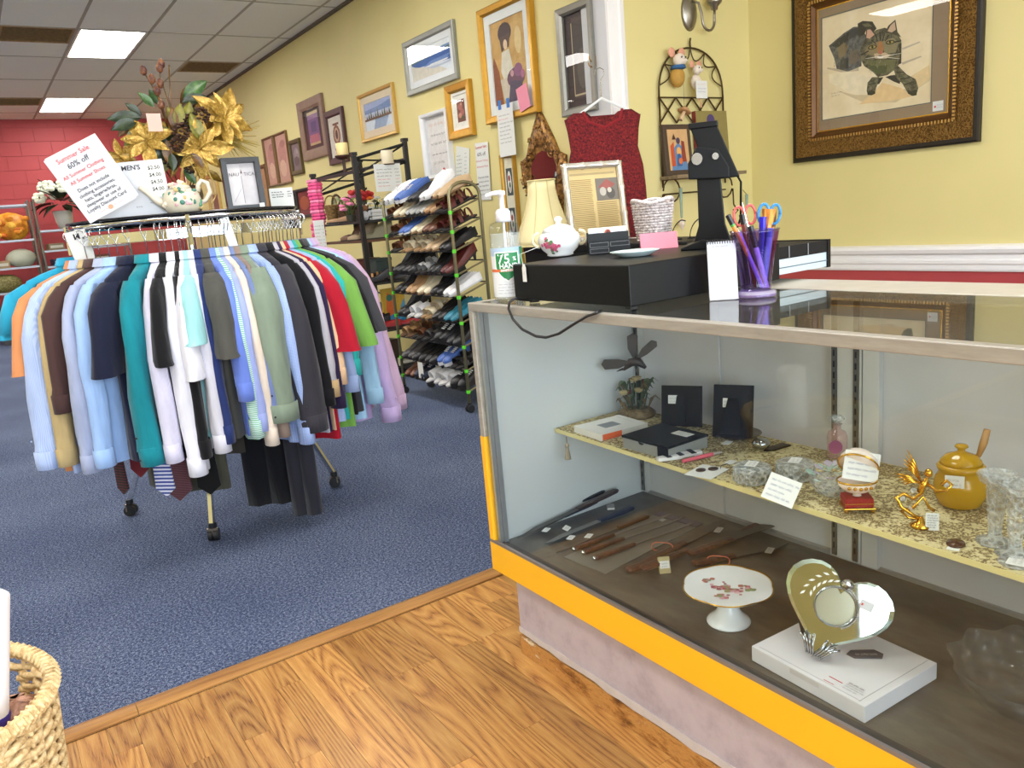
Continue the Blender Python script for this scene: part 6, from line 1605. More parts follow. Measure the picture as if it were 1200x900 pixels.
G('leaf green short-sleeved shirt on the right half', f('leaf_green', '74A84C'), 379, 'S', -0.52, -0.86, .032, sw=.055, flare=.04, seed=34)
G('black shirt right of the leaf green one', f('black4', '1A191C'), 388, 'S', -0.48, -0.82, .024, flare=.03, seed=35)
G('charcoal grey short-sleeved shirt before the lavender ones', f('charcoal2', '3F3F44'), 396, 'S', -0.48, -0.82, .032, sw=.055, flare=.04, seed=36)
G('light aqua shirt with its tail below the charcoal one', f('light_aqua', 'A6D0EE'), 401, 'L', -0.74, -0.86, .020, seed=37)
G('lavender long-sleeved shirt, first of two lavender ones', f('lavender', 'C4AEDC'), 410, 'L', -0.84, -0.88, .036, flare=.04, sw=.055, seed=38)
G('pinkish lavender long-sleeved shirt, outer one of two', f('pink_lavender', 'CDB0CE'), 421, 'L', -0.82, -0.86, .034, flare=.06, sw=.05, seed=39)
G('beige-grey long-sleeved shirt at the far right end of the rack', f('beige_grey', 'A49C98'), 432, 'L', -0.74, -0.82, .028, flare=.06, seed=40)
# ---- trousers and ties below the shirts
def trousers(lab, m_, pxl, zt, zb, r, w=.16, t_=.03, yaw=0.0, nm='trousers'):
    th = math.asin((pxl - 222) / 205); ph = PH0 + th
    o = thing(nm, lab, 'trousers', RC + Vector((r * cos(ph), r * sin(ph), 0)), ph + yaw, 'trousers hanging on the round rack')
    for s in (-1, 1):
        MB().loft([[(w * .25 * k * cos(2 * pi * j / 12) + s * w * .24, t_ * k2 * sin(2 * pi * j / 12) * (1 + .2 * sin(3 * j)), z) for j in range(12)] for z, k, k2 in ((zt, 1, .9), ((zt + zb) / 2, 1.02, 1), (zb, 1.05, 1))]).build('leg', m_, o, smooth=True)
    MB().loft([[(w * .5 * cos(2 * pi * j / 16), t_ * .9 * sin(2 * pi * j / 16), z) for j in range(16)] for z in (zt - .02, zt + .22)]).build('seat', m_, o, smooth=True)
    return o
OLV = f('olive_trouser', '4E4E40')
trousers('dark olive trousers with square hem below the teal shirt', OLV, 180, .45, .24, .50, .22, .03, 1.3)
trousers('dark olive trousers, further left under the light blue shirts', OLV, 118, .50, .24, .44, .24, .028, 1.2)
trousers('olive-brown trousers behind the front chrome leg', f('brown_trouser', '45403A'), 222, .46, .33, .36, .24, .03, 1.4)
trousers('charcoal suit trousers reaching almost down to the carpet', f('suit_trouser', '2E2D36'), 318, .50, .06, .57, .12, .03, 0.6)
trousers('black trousers behind the charcoal suit legs', f('black_trouser', '121218'), 292, .50, .10, .42, .2, .035, .9)
def tie(lab, m_, pxl, zb, r, yaw=1.4, L=.4, w=.04):
    th = math.asin((pxl - 222) / 205); ph = PH0 + th
    o = thing('necktie', lab, 'tie', RC + Vector((r * cos(ph), r * sin(ph), zb)), ph + yaw, 'neckties below the shirts')
    MB().prism([(0, 0), (w, w * .8), (w * .62, L), (-w * .62, L), (-w, w * .8)], -.004, .004, 'y').build('blade', m_, o)
    return o
tie('dark striped necktie hanging at the far left below the orange shirt', f('tie1', '5A2A2E', 'h', '2A2220', 30), 92, .27, .60, L=.3, w=.03)
tie('dark red necktie below the khaki shirt', f('tie2', '6A1A24'), 112, .33, .58, L=.3)
tie('blue and white diagonally striped necktie', f('tie3', '3A4A9A', 'h', 'D4D8EA', 22), 140, .25, .58, L=.35)
tie('maroon patterned necktie beside the blue striped one', f('tie4', '3E1A24', 'h', '6A4A52', 60), 156, .23, .585, L=.38, w=.055)
tie('black necktie with pointed end over the olive trousers', f('tie5', '0E0E10'), 196, .25, .62, L=.35, w=.042)
# ---- size dividers
for pxl, lab, lz in ((92, 'white size divider card lettered M on the left of the ring', 1), (268, 'blank pale size divider on the ring above the sage shirt', 0)):
    th = math.asin((pxl - 222) / 155); ph = PH0 + th
    P = RC + Vector(((RR + .012) * cos(ph), (RR + .012) * sin(ph), RZ - .03))
    o = thing('size_divider', lab, 'size divider', P, facing(P, 0), rot=(0, -.18, facing(P, 0)))
    if lz:
        MB().box(-.036, .036, 0, .002, -.09, .055).build('card', PAPER, o); text('M', .03, INK, o, (0, -.001, .032), bold=.0006)
    else:
        MB().box(-.016, .016, 0, .002, -.10, .055).build('card', mat('C8D0D8', .3, 0, .05), o)
# ================================================================ on the rack top
TZ = 1.2815
P = px(107, 211, Y=3.22)
o = thing('sale_sign', 'tilted white summer sale sheet with red and black lettering on the rack', 'sign', P, facing(P, .1), rot=(0, -.45, facing(P, .1)))
MB().box(-.092, .092, 0, .0015, -.122, .122).build('sheet', WHITEP, o); MB().box(-.085, .105, .003, .004, -.117, .126).build('back_sheet', PAPER, o)
for zz, s, m_, sz, sp in ((.098, 'Summer Sale', INKR, .023, 1), (.070, '60% off', INK, .026, 1), (.042, 'All Summer Clothing', INKR, .0178, 1), (.018, 'All Summer Shoes', INKR, .0178, 1), (-.012, 'Does not include', INK, .0172, 1), (-.032, 'clothing accessories,', INK, .0165, 1), (-.050, 'hats, lingerie/bras,', INK, .0165, 1), (-.068, 'sleepwear or use of', INK, .0165, 1), (-.086, 'Loyalty Discount Card', INK, .0165, 1)):
    text(s, sz, m_, o, (0, -.0012, zz), bold=.0002)
MB().prism(ell(0, -.106, .009, .008, 14), -.0012, -.0004, 'y').build('logo', mat('E09A7A', .7), o); scrawl(mat('D8785A', .7), o, -.045, -.012, -.106, .005, -.001, seed=3, w=.0005); scrawl(mat('D8785A', .7), o, .012, .045, -.106, .005, -.001, seed=4, w=.0005)
P = px(156, 227, Y=3.30)
o = thing('mens_price_sign', 'white price list headed for men behind the tilted sale sheet', 'sign', P, facing(P, .05), rot=(0, -.05, facing(P, .05)))
MB().box(-.135, .125, 0, .0015, -.105, .115).build('sheet', WHITEP, o)
text("MEN'S", .024, INK, o, (.012, -.001, .092), bold=.0005)
MB().box(.062, .118, -.0008, -.0003, -.02, .098).build('price_panel', PAPER, o)
for k, s in enumerate(('$2.50', '$4.00', '$4.50', '$4.00')): text(s, .019, INK, o, (.09, -.0012, .086 - k * .026), bold=.0003)
scrawl(INKR, o, -.08, .09, -.085, .006, -.001, seed=12, w=.0006); scrawl(INK, o, .0, .03, -.05, .006, -.001, seed=13, w=.0006); scrawl(INK, o, .05, .08, -.04, .006, -.001, seed=14, w=.0006)
# floral teapot
P = px(214, 249, Z=TZ); P = Vector((.725, 3.26, TZ + .0005))
o = thing('teapot', 'cream teapot covered in moulded flowers with tall looped handle', 'teapot', P, facing(P))
CRM = mat('D8D0BC', .3, 0, .1, 30)
MB().lathe([(.05, 0), (.056, .004), (.066, .02), (.07, .045), (.064, .07), (.05, .085), (.034, .09)], 26).build('body', CRM, o, smooth=True)
MB().lathe([(.04, .0902), (.034, .1), (.016, .108), (.006, .112), (.008, .12), (.001, .124)], 20).build('lid', CRM, o, smooth=True)
MB().tube([(-.055, 0, .03), (-.09, 0, .055), (-.115, 0, .085), (-.14, 0, .105)], [.02, .014, .011, .009], 10).build('spout', CRM, o, smooth=True)
MB().tube([(.055, 0, .03), (.085, 0, .04), (.105, 0, .07), (.1, 0, .105), (.08, 0, .115), (.066, 0, .1), (.062, 0, .075)], .0085, 8).build('handle', CRM, o, smooth=True)
rdm = random.Random(17)
fc = [mat('4E8A6A', .4, 0, .2), mat('D4A8B0', .4, 0, .2), mat('E4D8C4', .4, 0, .15), mat('3E7A6A', .4, 0, .2), mat('C8B078', .4, 0, .2)]
for k in range(30):
    a = rdm.uniform(-1.5, 1.5); z = rdm.uniform(.015, .085); r = .068 if z < .06 else .06
    c = (r * sin(a), -r * cos(a), z)
    MB().ball(c, (rdm.uniform(.006, .011), .005, rdm.uniform(.006, .010)), 7, 5).build('moulded_flower', fc[k % 5], o)
for k in range(8): MB().ball((rdm.uniform(-.035, .035), rdm.uniform(-.03, .01), .1 + rdm.uniform(0, .012)), (.010, .008, .007), 7, 5).build('moulded_flower', fc[(1, 2, 4)[k % 3]], o)
# black desk frame
P = Vector((1.02, 3.43, TZ + .0005))
o = thing('framed_picture', 'deep black shadow frame with a pale lettered print on the rack top', 'picture frame', P, facing(P, .18), rot=(-.06, 0, facing(P, .18)))
FBK = mat('23262C', .35, 0, .1)
w, h = .155, .215
q = moulding(w, h, [(0, 0), (0, .045), (.02, .047), (.022, .02), (.022, 0)]).build('frame', FBK, o, loc=(0, .045, h / 2))
picture('print', [('C4C0C4', FULL), ('D0CCCE', R_(.02, .46, .02, .98)), ('7A767C', R_(.47, .49, .05, .7)), ('5A4A50', [(.46, .76), (.5, .86), (.54, .76)]), ('B4B0B8', [(.1, .1), (.4, .4), (.42, .38), (.12, .08)])], o, w - .044, h - .044, .022, z0=.022)
text('NAU', .02, mat('4A464E', .7, 0, 0), o, (-.031, .0195, .148)); text('TICA', .02, mat('4A464E', .7, 0, 0), o, (.031, .0195, .148))
MB().box(.05, .07, -.004, -.0028, .004, .024).build('sticker', STK, o)
MB().box(-w / 2 + .002, w / 2 - .002, .044, .046, .002, h - .002).build('backing_board', FBK, o)
# gold and green flower arrangement
P = Vector((.82, 3.62, TZ + .0005))
o = thing('flower_arrangement', 'tall artificial arrangement of gold poinsettias, dark leaves, pine cones and berries', 'flower arrangement', P)
GP = NT('gold_petal'); v = GP.coord(); n = GP.noise(v, 45, 4, .7); GP.link(GP.ramp(n, [(.3, '6A4A18'), (.5, 'B08C3C'), (.7, 'DCC474')]), GP.b.inputs['Base Color']); GP.set(.35, .45); GP.bump(n, .5, .005); GP = GP.m
GLD2 = mat2('old_gold_leaf', '6E5218', 'A8842C', 40, rough=.4, metal=.3)
DLF = mat2('dark_leaf', '1A2618', '36462A', 30, rough=.35); GLF = mat2('green_leaf', '2A4A26', '55783C', 25, rough=.35); OLF = mat2('olive_leaf', '5A5A1E', '8A8430', 25, rough=.4); BRL = mat2('brown_leaf', '4A3014', '7A5420', 25, rough=.4)
def leafmesh(L, w, bend, nm, m_, curl=.0):
    b = MB(); b.grid(lambda u_, v_: ((u_ - .5) * 2 * w * sin(pi * min(1, v_ * .96 + .03)) ** .8 * (1 if v_ < .5 else (1 - (v_ - .5) * .5)), L * v_ * cos(bend * v_ * .5), bend * L * v_ * v_ * .5 + abs(u_ - .5) * w * .5 + curl * sin(u_ * 9 + v_ * 8)), 4, 7)
    return b.mesh(nm, m_, True)
def orient(d, roll=0.0):
    d = Vector(d).normalized()
    return d.to_track_quat('Y', 'Z').to_euler()
pet = {('g', k): leafmesh(.10 + .02 * k, .022 + .004 * k, -.5, 'petal', GP, .002) for k in range(2)}
def fl(p):  # photo point -> local, on a plane through the arrangement
    return lambda d=0.0: px(p[0], p[1], Y=3.62 - .0 + d) - P
def poinsettia(pt, d, sc, fdir, n=8, lab=None):
    c = px(pt[0], pt[1], Y=3.62 + d) - P
    f_ = Vector(fdir).normalized()
    u_ = f_.orthogonal().normalized(); w_ = f_.cross(u_)
    fo = MB().ball(tuple(c), .010 * sc, 8, 6).build('gold_poinsettia', GLD2, o)
    for layer, (nn, sz, tilt) in enumerate(((n, 1.0, .15), (n - 2, .62, .55))):
        for k in range(nn):
            a = 2 * pi * k / nn + layer * .4 + rdm.uniform(-.1, .1)
            d_ = (u_ * cos(a) + w_ * sin(a)) + f_ * tilt
            q = link('petal', pet[('g', k % 2)], fo, loc=tuple(c + d_ * .006), smooth=True)
            zax = f_; y = d_.normalized(); x = y.cross(zax).normalized(); z = x.cross(y)
            q.rotation_euler = Matrix((x, y, z)).transposed().to_euler()
            s_ = sc * sz * rdm.uniform(.85, 1.1); q.scale = (s_, s_, s_)
    # its stem
    MB().tube([tuple(c), (c.x * .5, c.y * .5, c.z * .6), (0, 0, .06)], .003, 5).build('stem', BRL, fo)
    return fo
poinsettia((263, 138), -.10, 1.15, (.25, -.9, .15), 9)
poinsettia((234, 174), -.14, 1.1, (-.05, -.9, -.1), 8)
poinsettia((172, 165), -.13, .95, (-.35, -.9, .25), 7)
poinsettia((186, 162), -.05, .9, (.1, -.8, .55), 7)
poinsettia((143, 185), -.02, .7, (-.5, -.8, -.1), 6)
poinsettia((250, 160), -.02, .9, (.6, -.7, -.1), 7)
def leaves(lst, mats_, L=.13, w=.028, bend=-.5):
    for (x0, y0, x1, y1, d, mi) in lst:
        A, B = px(x0, y0, Y=3.62 + d) - P, px(x1, y1, Y=3.6 + d) - P
        D = B - A; LL = D.length
        me = leafmesh(LL, max(.018, LL * .23), bend, 'leaf', mats_[mi])
        q = link('leaf', me, o, loc=tuple(A), smooth=True)
        y = D.normalized(); vz = Vector((rdm.uniform(-.2, .2), -1, .35)); x = y.cross(vz).normalized(); z = x.cross(y)
        q.rotation_euler = Matrix((x, y, z)).transposed().to_euler()
leaves([(215, 115, 243, 92, -.05, 1), (212, 122, 232, 96, .02, 3), (214, 120, 242, 110, -.08, 0), (180, 125, 163, 107, -.05, 1), (184, 122, 176, 104, .0, 1), (165, 135, 148, 120, -.05, 0), (165, 138, 126, 136, -.08, 0), (160, 142, 130, 150, -.1, 0), (158, 140, 138, 158, -.05, 3), (172, 148, 145, 168, -.1, 2), (208, 150, 212, 120, -.12, 2), (216, 150, 224, 118, -.1, 2), (205, 150, 198, 124, -.1, 2), (236, 165, 224, 130, -.15, 2), (200, 175, 175, 188, -.12, 0), (200, 180, 205, 200, -.16, 0), (186, 190, 160, 200, -.1, 3), (180, 195, 196, 215, -.1, 4), (215, 200, 232, 215, -.1, 1), (240, 200, 262, 212, -.08, 4), (150, 195, 128, 186, -.06, 4), (160, 190, 140, 180, -.1, 4), (256, 190, 285, 195, -.05, 4), (250, 120, 230, 122, -.1, 4), (196, 165, 196, 190, -.15, 3), (224, 180, 240, 196, -.18, 3)], [DLF, GLF, OLF, BRL, GLD2])
for k in range(80):
    a = rdm.uniform(0, 6.28); rr = rdm.uniform(10, 46); x, y = 207 + rr * cos(a) * 1.35, 166 + rr * sin(a) * .95
    leaves([(207 + (x - 207) * .4, 170 + (y - 170) * .4, x, y, rdm.uniform(-.13, .08), rdm.choice((0, 2, 3, 3, 4, 4)))], [DLF, GLF, OLF, BRL, GLD2])
for (x, y, d, s) in ((236, 136, -.14, 1.1), (212, 155, -.17, 1.15), (222, 142, -.12, .9), (207, 170, -.16, .9), (200, 190, -.12, .9), (222, 196, -.1, .9)):
    c = px(x, y, Y=3.62 + d) - P
    b = MB(); 
    for k in range(30):
        a = k * 2.4; t_ = k / 30; r = .026 * s * sin(pi * (.1 + .85 * t_)); z = (.5 - t_) * .06 * s
        b.ball((c.x + r * cos(a), c.y + r * sin(a), c.z + z), (.009 * s, .009 * s, .005 * s), 6, 4)
    q = b.build('pine_cone', mat2('cone', '1E1212', '5A3A2A', 60, rough=.6), o); q['kind'] = 'stuff'
BUD = mat2('bud', '4A2420', '8A5A3A', 50, rough=.5)
for (pts, buds) in ((((205, 170), (198, 120), (188, 92), (186, 78)), ((187, 80), (189, 75))), (((203, 170), (184, 110), (172, 90), (167, 82)), ((168, 83), (178, 93), (188, 98))), (((200, 165), (192, 130), (184, 108)), ((184, 107), (189, 123))), (((205, 165), (200, 120), (198, 76)), ())):
    pp = [px(x, y, Y=3.6) - P for x, y in pts]
    MB().tube([tuple(p) for p in pp], .003, 5).build('stem', BRL, o, smooth=True)
    for x, y in buds:
        c = px(x, y, Y=3.58) - P; MB().lathe([(.004, -.018), (.012, -.010), (.015, .004), (.009, .016), (.002, .022)], 9, tuple(c)).build('bud', BUD, o, smooth=True)
for k in range(50):
    x, y = rdm.uniform(262, 306), rdm.uniform(140, 186)
    A, B = px(262, 165, Y=3.6) - P, px(x, y, Y=3.58 + rdm.uniform(-.06, .06)) - P
    MB().tube([tuple(A), tuple(A.lerp(B, .5) + Vector((0, 0, .01))), tuple(B)], [.0008, .0025, .0012], 4).build('gold_sprig', mat('B8A050', .5, .3, .2), o)
for pts in (((214, 230), (212, 205), (218, 186), (232, 184), (246, 205), (252, 232)), ((222, 228), (214, 210), (216, 192), (222, 190), (230, 205), (230, 228)), ((248, 240), (254, 220), (240, 200), (225, 196)), ((232, 200), (236, 215), (232, 230))):
    pp = [px(x, y, Y=3.44) - P for x, y in pts]; sm_ = []
    for i in range(len(pp) - 1):
        for k in range(4):
            t_ = k / 4; p0, p1_, p2_, p3_ = pp[max(0, i - 1)], pp[i], pp[i + 1], pp[min(len(pp) - 1, i + 2)]
            sm_.append(.5 * ((2 * p1_) + (p2_ - p0) * t_ + (2 * p0 - 5 * p1_ + 4 * p2_ - p3_) * t_ * t_ + (3 * p1_ - p0 - 3 * p2_ + p3_) * t_ ** 3))
    MB().tube([tuple(p) for p in sm_] + [tuple(pp[-1])], .006, 6, flat=.25).build('ribbon', mat('B89A50', .3, .4, .1), o, smooth=True)
MB().lathe([(.05, 0), (.06, .02), (.075, .08), (.07, .12), (.06, .12), (.05, .03)], 20).build('vase', mat('5A4630', .5, 0, .2), o, smooth=True)
c = px(181, 143, Y=3.42) - P; MB().box(c.x - .026, c.x + .026, c.y, c.y + .0015, c.z - .035, c.z + .032).build('price_tag', mat('D0B0A4', .7, 0, .05), o, label='pinkish paper price tag')
# ================================================================ slanted shoe rack
def shoe(kind, c, sole='2A2420', loc=(0, 0, 0), rot=(0, 0, 0), lab='', group='shoes on the slanted rack', sc=1.0, c2=None):
    key = (kind, c, sole, c2)
    o = thing({'sneaker': 'sneaker', 'sandal': 'sandal', 'slide': 'slide_sandal', 'pump': 'pump_shoe', 'boot': 'ankle_boot'}.get(kind, 'flat_shoe'), lab, 'shoe', loc, group=group, rot=rot)
    o.scale = (sc, sc, sc)
    if key not in _SH:
        L0, L1 = -.12, .128
        m_, ms = mat(c, .45, 0, .15, 40), mat(sole, .6, 0, .1)
        lift = .045 if kind == 'pump' else 0.0
        def zs(x): return lift * max(0, min(1, (.03 - x) / .12)) ** 1.3
        st = [(-.12, .022), (-.105, .031), (-.06, .033), (0, .034), (.05, .042), (.085, .040), (.11, .028), (.128, .008)]
        out = [(x, w) for x, w in st] + [(x, -w * .92) for x, w in reversed(st)]
        th = .022 if kind == 'sneaker' else .010
        b = MB(); n = len(out)
        b.add([(x, y, zs(x)) for x, y in out] + [(x, y, zs(x) + th) for x, y in out], [tuple(range(n - 1, -1, -1)), tuple(range(n, 2 * n))] + [(i, (i + 1) % n, (i + 1) % n + n, i + n) for i in range(n)])
        parts = [('sole', b.mesh('sole', ms))]
        hh = {'sneaker': .06, 'boot': .12, 'pump': .05, 'flat': .045, 'sandal': .05, 'slide': .05}[kind]
        if kind in ('sandal', 'slide'):
            for (x0, x1, h) in (((.045, .085, .042), (-.01, .015, .055), (-.085, -.07, .06)) if kind == 'sandal' else ((.0, .08, .05),)):
                b = MB(); b.grid(lambda u_, v_: (x0 + (x1 - x0) * v_, .040 * cos(pi * u_), zs(x0) + th + h * sin(pi * u_) ** .8), 8, 2)
                parts.append(('strap', b.mesh('strap', m_, True)))
        else:
            rings = []
            for x, w in [(-.12, .022), (-.11, .03), (-.06, .033), (0, .034), (.035, .038), (.06, .041), (.085, .038), (.11, .027), (.126, .008)]:
                z = zs(x) + th; op = x < .03
                f = hh if x < -.05 else hh * (.62 + .38 * max(0, (.03 - x) / .08)) if x < .05 else hh * .62 * max(.35, (1 - ((x - .05) / .085) ** 2 * .7))
                if kind == 'boot' and x > .03: f *= .55
                if op: p = [(1, 0), (1.02, .5), (.96, 1), (.8, 1), (0, .1), (-.8, 1), (-.96, 1), (-1.02, .5), (-1, 0)]
                else: p = [(1, 0), (1.02, .45), (.85, .8), (.5, .97), (0, 1.0), (-.5, .97), (-.85, .8), (-1.02, .45), (-1, 0)]
                rings.append([(x, w * a * .98, z + f * h) for a, h in p])
            parts.append(('upper', MB().loft(rings, False, False).mesh('upper', m_, True)))
        if kind == 'pump':
            parts.append(('heel', MB().loft([[(-.105 + dx + r * cos(a), r * sin(a), z) for a in [i * pi / 4 for i in range(8)]] for z, r, dx in ((.001, .008, .012), (.03, .012, .006), (.047, .024, .006))]).mesh('heel', ms)))
        if kind == 'sneaker':
            b = MB()
            for k in range(4): b.box(.0 + k * .013, .006 + k * .013, -.017, .017, th + .05 - k * .004, th + .055 - k * .004)
            parts.append(('laces', b.mesh('laces', mat('E4E4E4', .7))))
            if c2:
                b = MB()
                for k in range(3):
                    for s in (-1, 1): b.box(-.03 + k * .018, -.022 + k * .018, s * .037 - .002, s * .037 + .002, th + .008, th + .036)
                parts.append(('stripe', b.mesh('stripe', mat(c2, .6))))
        _SH[key] = parts
    for nm, me in _SH[key]:
        q = bpy.data.objects.new(nm, me); COL.objects.link(q); q.parent = o
        if nm == 'laces': q['kind'] = 'stuff'
    return o
_SH = {}
SX0, SX1, SYA, SYB = 2.374, 2.585, 4.08, 4.96
o = thing('shoe_rack', 'tall tiered metal shoe rack on casters with lime green clips', 'shoe rack', (0, 0, 0))
OLVM = mat('8A8262', .35, .6, .1); RODM = mat('222224', .4, .5, .1); LIME = mat('5ED82E', .4, 0, .05)
for yy in (SYA, SYB):
    pts = [(SX0, yy, .06), (SX0, yy, 1.30)] + [((SX0 + SX1) / 2 - (SX1 - SX0) / 2 * cos(a), yy, 1.30 + .075 * sin(a)) for a in [pi * i / 8 for i in range(1, 8)]] + [(SX1, yy, 1.30), (SX1, yy, .06)]
    MB().tube(pts, .0105, 8).build('end_frame', OLVM, o, smooth=True)
    for xx in (SX0, SX1):
        MB().tube([(xx, yy, .06), (xx, yy, .05)], .012, 6).build('foot', BLACKM, o)
        for s in (-1, 1): MB().cyl((xx, yy + s * .012 - .006, .025), (xx, yy + s * .012 + .006, .025), .0245, n=12).build('caster_wheel', BLACKM, o)
TZS = [.13, .259, .407, .553, .708, .84, .981, 1.093, 1.205]
for z in TZS:
    MB().tube([(SX0, SYA, z), (SX0, SYB, z)], .005, 6).build('front_rod', RODM, o); MB().tube([(SX1, SYA, z + .07), (SX1, SYB, z + .07)], .005, 6).build('rear_rod', RODM, o)
    for yy in (SYA, SYB):
        MB().tube([(SX0, yy, z), (SX1, yy, z + .07)], .006, 6).build('side_bar', OLVM, o)
        MB().lathe([(.004, -.011), (.0125, -.010), (.013, .010), (.004, .011)], 10, (SX0, yy, z)).build('clip', LIME, o)
MB().tube([(SX1, SYA, .25), (SX1, SYB, .62)], .004, 5).build('brace', RODM, o); MB().tube([(SX1, SYA, .62), (SX1, SYB, .25)], .004, 5).build('brace', RODM, o)
K = {'W': ('white', 'E8E8EA'), 'K': ('black', '18181A'), 'T': ('tan', 'B08A60'), 'N': ('brown', '6A4028'), 'C': ('cream', 'D8CCAE'), 'B': ('blue', '4A6AB0'), 'S': ('silver', 'A8A8A6'), 'R': ('maroon', '5A2420'), 'G': ('dark grey', '4A4848'), 'V': ('navy', '20263C'), 'E': ('beige', 'C4A884'), 'Q': ('teal', '2A7A90')}
KT = {'s': ('sneaker', 'sneaker'), 'p': ('pump', 'heeled pump'), 'f': ('flat', 'flat shoe'), 'd': ('sandal', 'strappy sandal'), 'l': ('slide', 'slide sandal')}
ROWS = [  # bottom tier first; from the far end to the near end, each entry a pair
 'Nf Vs Wl Wl Ks', 'Gf Kf Kf Bs Kd', 'Td Nd Gd Ks Kp', 'Kp Wl Cd Kf Qf', 'Kp Tp Cp Kp Wf', 'Kp Kp Sd Kp Rp', 'Nd Cd Cd Ef Kf', 'Nd Bf Cf Nf Rd', 'Nd Cp Sp Sp Tf Rd', 'Ws Bs Kf Wp Ef']
OR = ['lowest', 'second lowest', 'third lowest', 'fourth lowest', 'fifth lowest', 'fifth from top', 'fourth from top', 'third from top', 'second from top', 'top']
rs = random.Random(77)
rows = list(zip(TZS + [1.32], ROWS, OR))
for ti, (z, row, nm) in enumerate(rows):
    prs = row.split(); n = len(prs); pitch = (SYB - SYA - .06) / n
    top = ti == 9
    if top: z = 1.205 + .105
    for i, pr in enumerate(prs):
        for s, sd in ((1, 'far'), (-1, 'near')):
            y = SYB - .03 - pitch * (i + .5) + s * pitch * .235
            kind, kn = KT[pr[1]]; cn, c = K[pr[0]]
            sole = {'W': 'C8C8C8', 'C': '9A7A54', 'E': '8A6A48', 'T': '5A3E28', 'B': 'D8D8DA'}.get(pr[0], '1E1A18')
            zt = z + .035 + .006 - (0 if not top else .02)
            lab = '%s %s on %s tier, %s pair from far end, %s shoe' % (cn, kn, nm, ('first', 'second', 'third', 'fourth', 'fifth', 'sixth')[i], sd)
            shoe(kind, c, sole, ((SX0 + SX1) / 2 + rs.uniform(-.012, .006), y, zt + .002), (rs.uniform(-.06, .06), .335, pi + rs.uniform(-.06, .06)), lab, c2='E0E0E0' if (pr in ('Vs', 'Ws')) else None)
# the topmost row rests on a plain wire tray between the loops
MB().tube([(SX0, SYA, 1.305), (SX0, SYB, 1.305)], .005, 6).build('front_rod', RODM, o); MB().tube([(SX1, SYA, 1.375 - .02), (SX1, SYB, 1.375 - .02)], .005, 6).build('rear_rod', RODM, o)
o = thing('shoe_tag', 'white paper tag on the navy striped sneaker near the carpet', 'tag', px(493, 434, X=2.36), -pi / 2)
MB().box(-.035, .035, 0, .001, -.055, .055).build('paper', PAPER, o)
# ================================================================ black metal etagere along the wall
EA = Vector((2.49, 5.60, 0)); du, dv = Vector((1, 0, 0)), Vector((0, 1, 0)); EL, ED = .43, .86
o = thing('metal_shelf_rack', 'tall black metal shelf rack crowded with shoes, flowers and baskets', 'shelf', EA, 0)
for x, y, h in ((0, 0, 1.68), (EL, 0, 1.77), (0, ED, 1.60), (EL, ED, 1.70)):
    MB().box(x - .016, x + .016, y - .016, y + .016, .0, h).box(x - .022, x + .022, y - .022, y + .022, h, h + .025).build('post', BLACKM, o)
ELV = [.06, .374, .741, 1.066, 1.211]
for z in ELV:
    MB().box(-.01, EL + .01, -.01, ED + .01, z - .018, z).build('shelf', mat('5A3A26', .5, 0, .2) if z == 1.066 else BLACKM, o)
for y, z0_ in ((0, 1.66), (ED, 1.58)):
    for dz in (0, -.13): MB().tube([(.016, y, z0_ + dz), (EL - .016, y, z0_ + dz + .09)], .011, 4).build('rail', BLACKM, o)
    for s in (0, 1): MB().tube([(.01, y, z0_ - .12 + s * .11), (EL - .01, y, z0_ + .09 - s * .12)], .007, 5).build('cross_bar', BLACKM, o)
for x, z in ((0, 1.57), (EL, 1.64)): MB().box(x - .008, x + .008, .016, ED - .016, z - .012, z + .012).build('rail', BLACKM, o)
L0 = o.location.copy()
def E_(x, y, z): return L0 + du * x + dv * y + Vector((0, 0, z))
P2 = EA + Vector((.02, .45, 0))
# pink garland down its post
o = thing('pink_garland', 'bright pink petal garland hanging down the shelf post', 'garland', (2.475, 6.415, 1.56))
PNKA, PNKB = mat('E0508A', .7, 0, .1), mat('F08AB0', .7, 0, .1)
for k in range(22):
    b = MB(); z = -.027 * k; n = 18
    b.loft([[(r * (1 + .18 * (j % 2)) * cos(2 * pi * j / n), r * (1 + .18 * (j % 2)) * sin(2 * pi * j / n), z + dz) for j in range(n)] for r, dz in ((.012, .010), (.048, .016), (.054, .0), (.044, -.013), (.012, -.010))]); b.build('petal_ring', PNKA if k % 3 else PNKB, o, loc=(.006 * sin(k * 1.3) - .004 * max(0, k - 10), 0, 0))
def plain_card(name, lab, P, w, h, rz, n=6, seed=1, m_=None, head=None, ink=INK, cat='sign'):
    q = thing(name, lab, cat, P, rz); MB().box(-w / 2, w / 2, 0, .0015, -h / 2, h / 2).build('paper', m_ or PAPER, q)
    for k in range(n):
        c = INKR if k in (3, 5) else ink
        scrawl(c, q, -w * .42, w * .12, h * .3 - k * h * .12, h * .05, -.0008, seed=seed + k, w=.0014); scrawl(c, q, w * .26, w * .44, h * .3 - k * h * .12, h * .05, -.0008, seed=seed + k + 20, w=.0014)
    if head: text(head, h * .14, INK, q, (0, -.001, h * .42))
    return q
plain_card('price_strip', 'narrow white price strip hanging beside the pink garland', px(375, 275, Y=6.3), .085, .23, facing((2.42, 6.3)), 7, 3)
plain_card('womens_price_list', 'white price list with red lines on the tall metal rack', px(455, 208, Y=5.57), .22, .20, 0, 6, 30, head=None)
plain_card('small_notice', 'small white notice standing at the right rear edge of the clothes rack', RC + Vector((.405, -.03, TZ + .044)), .10, .085, facing((1.2, 3.5)), 3, 60)
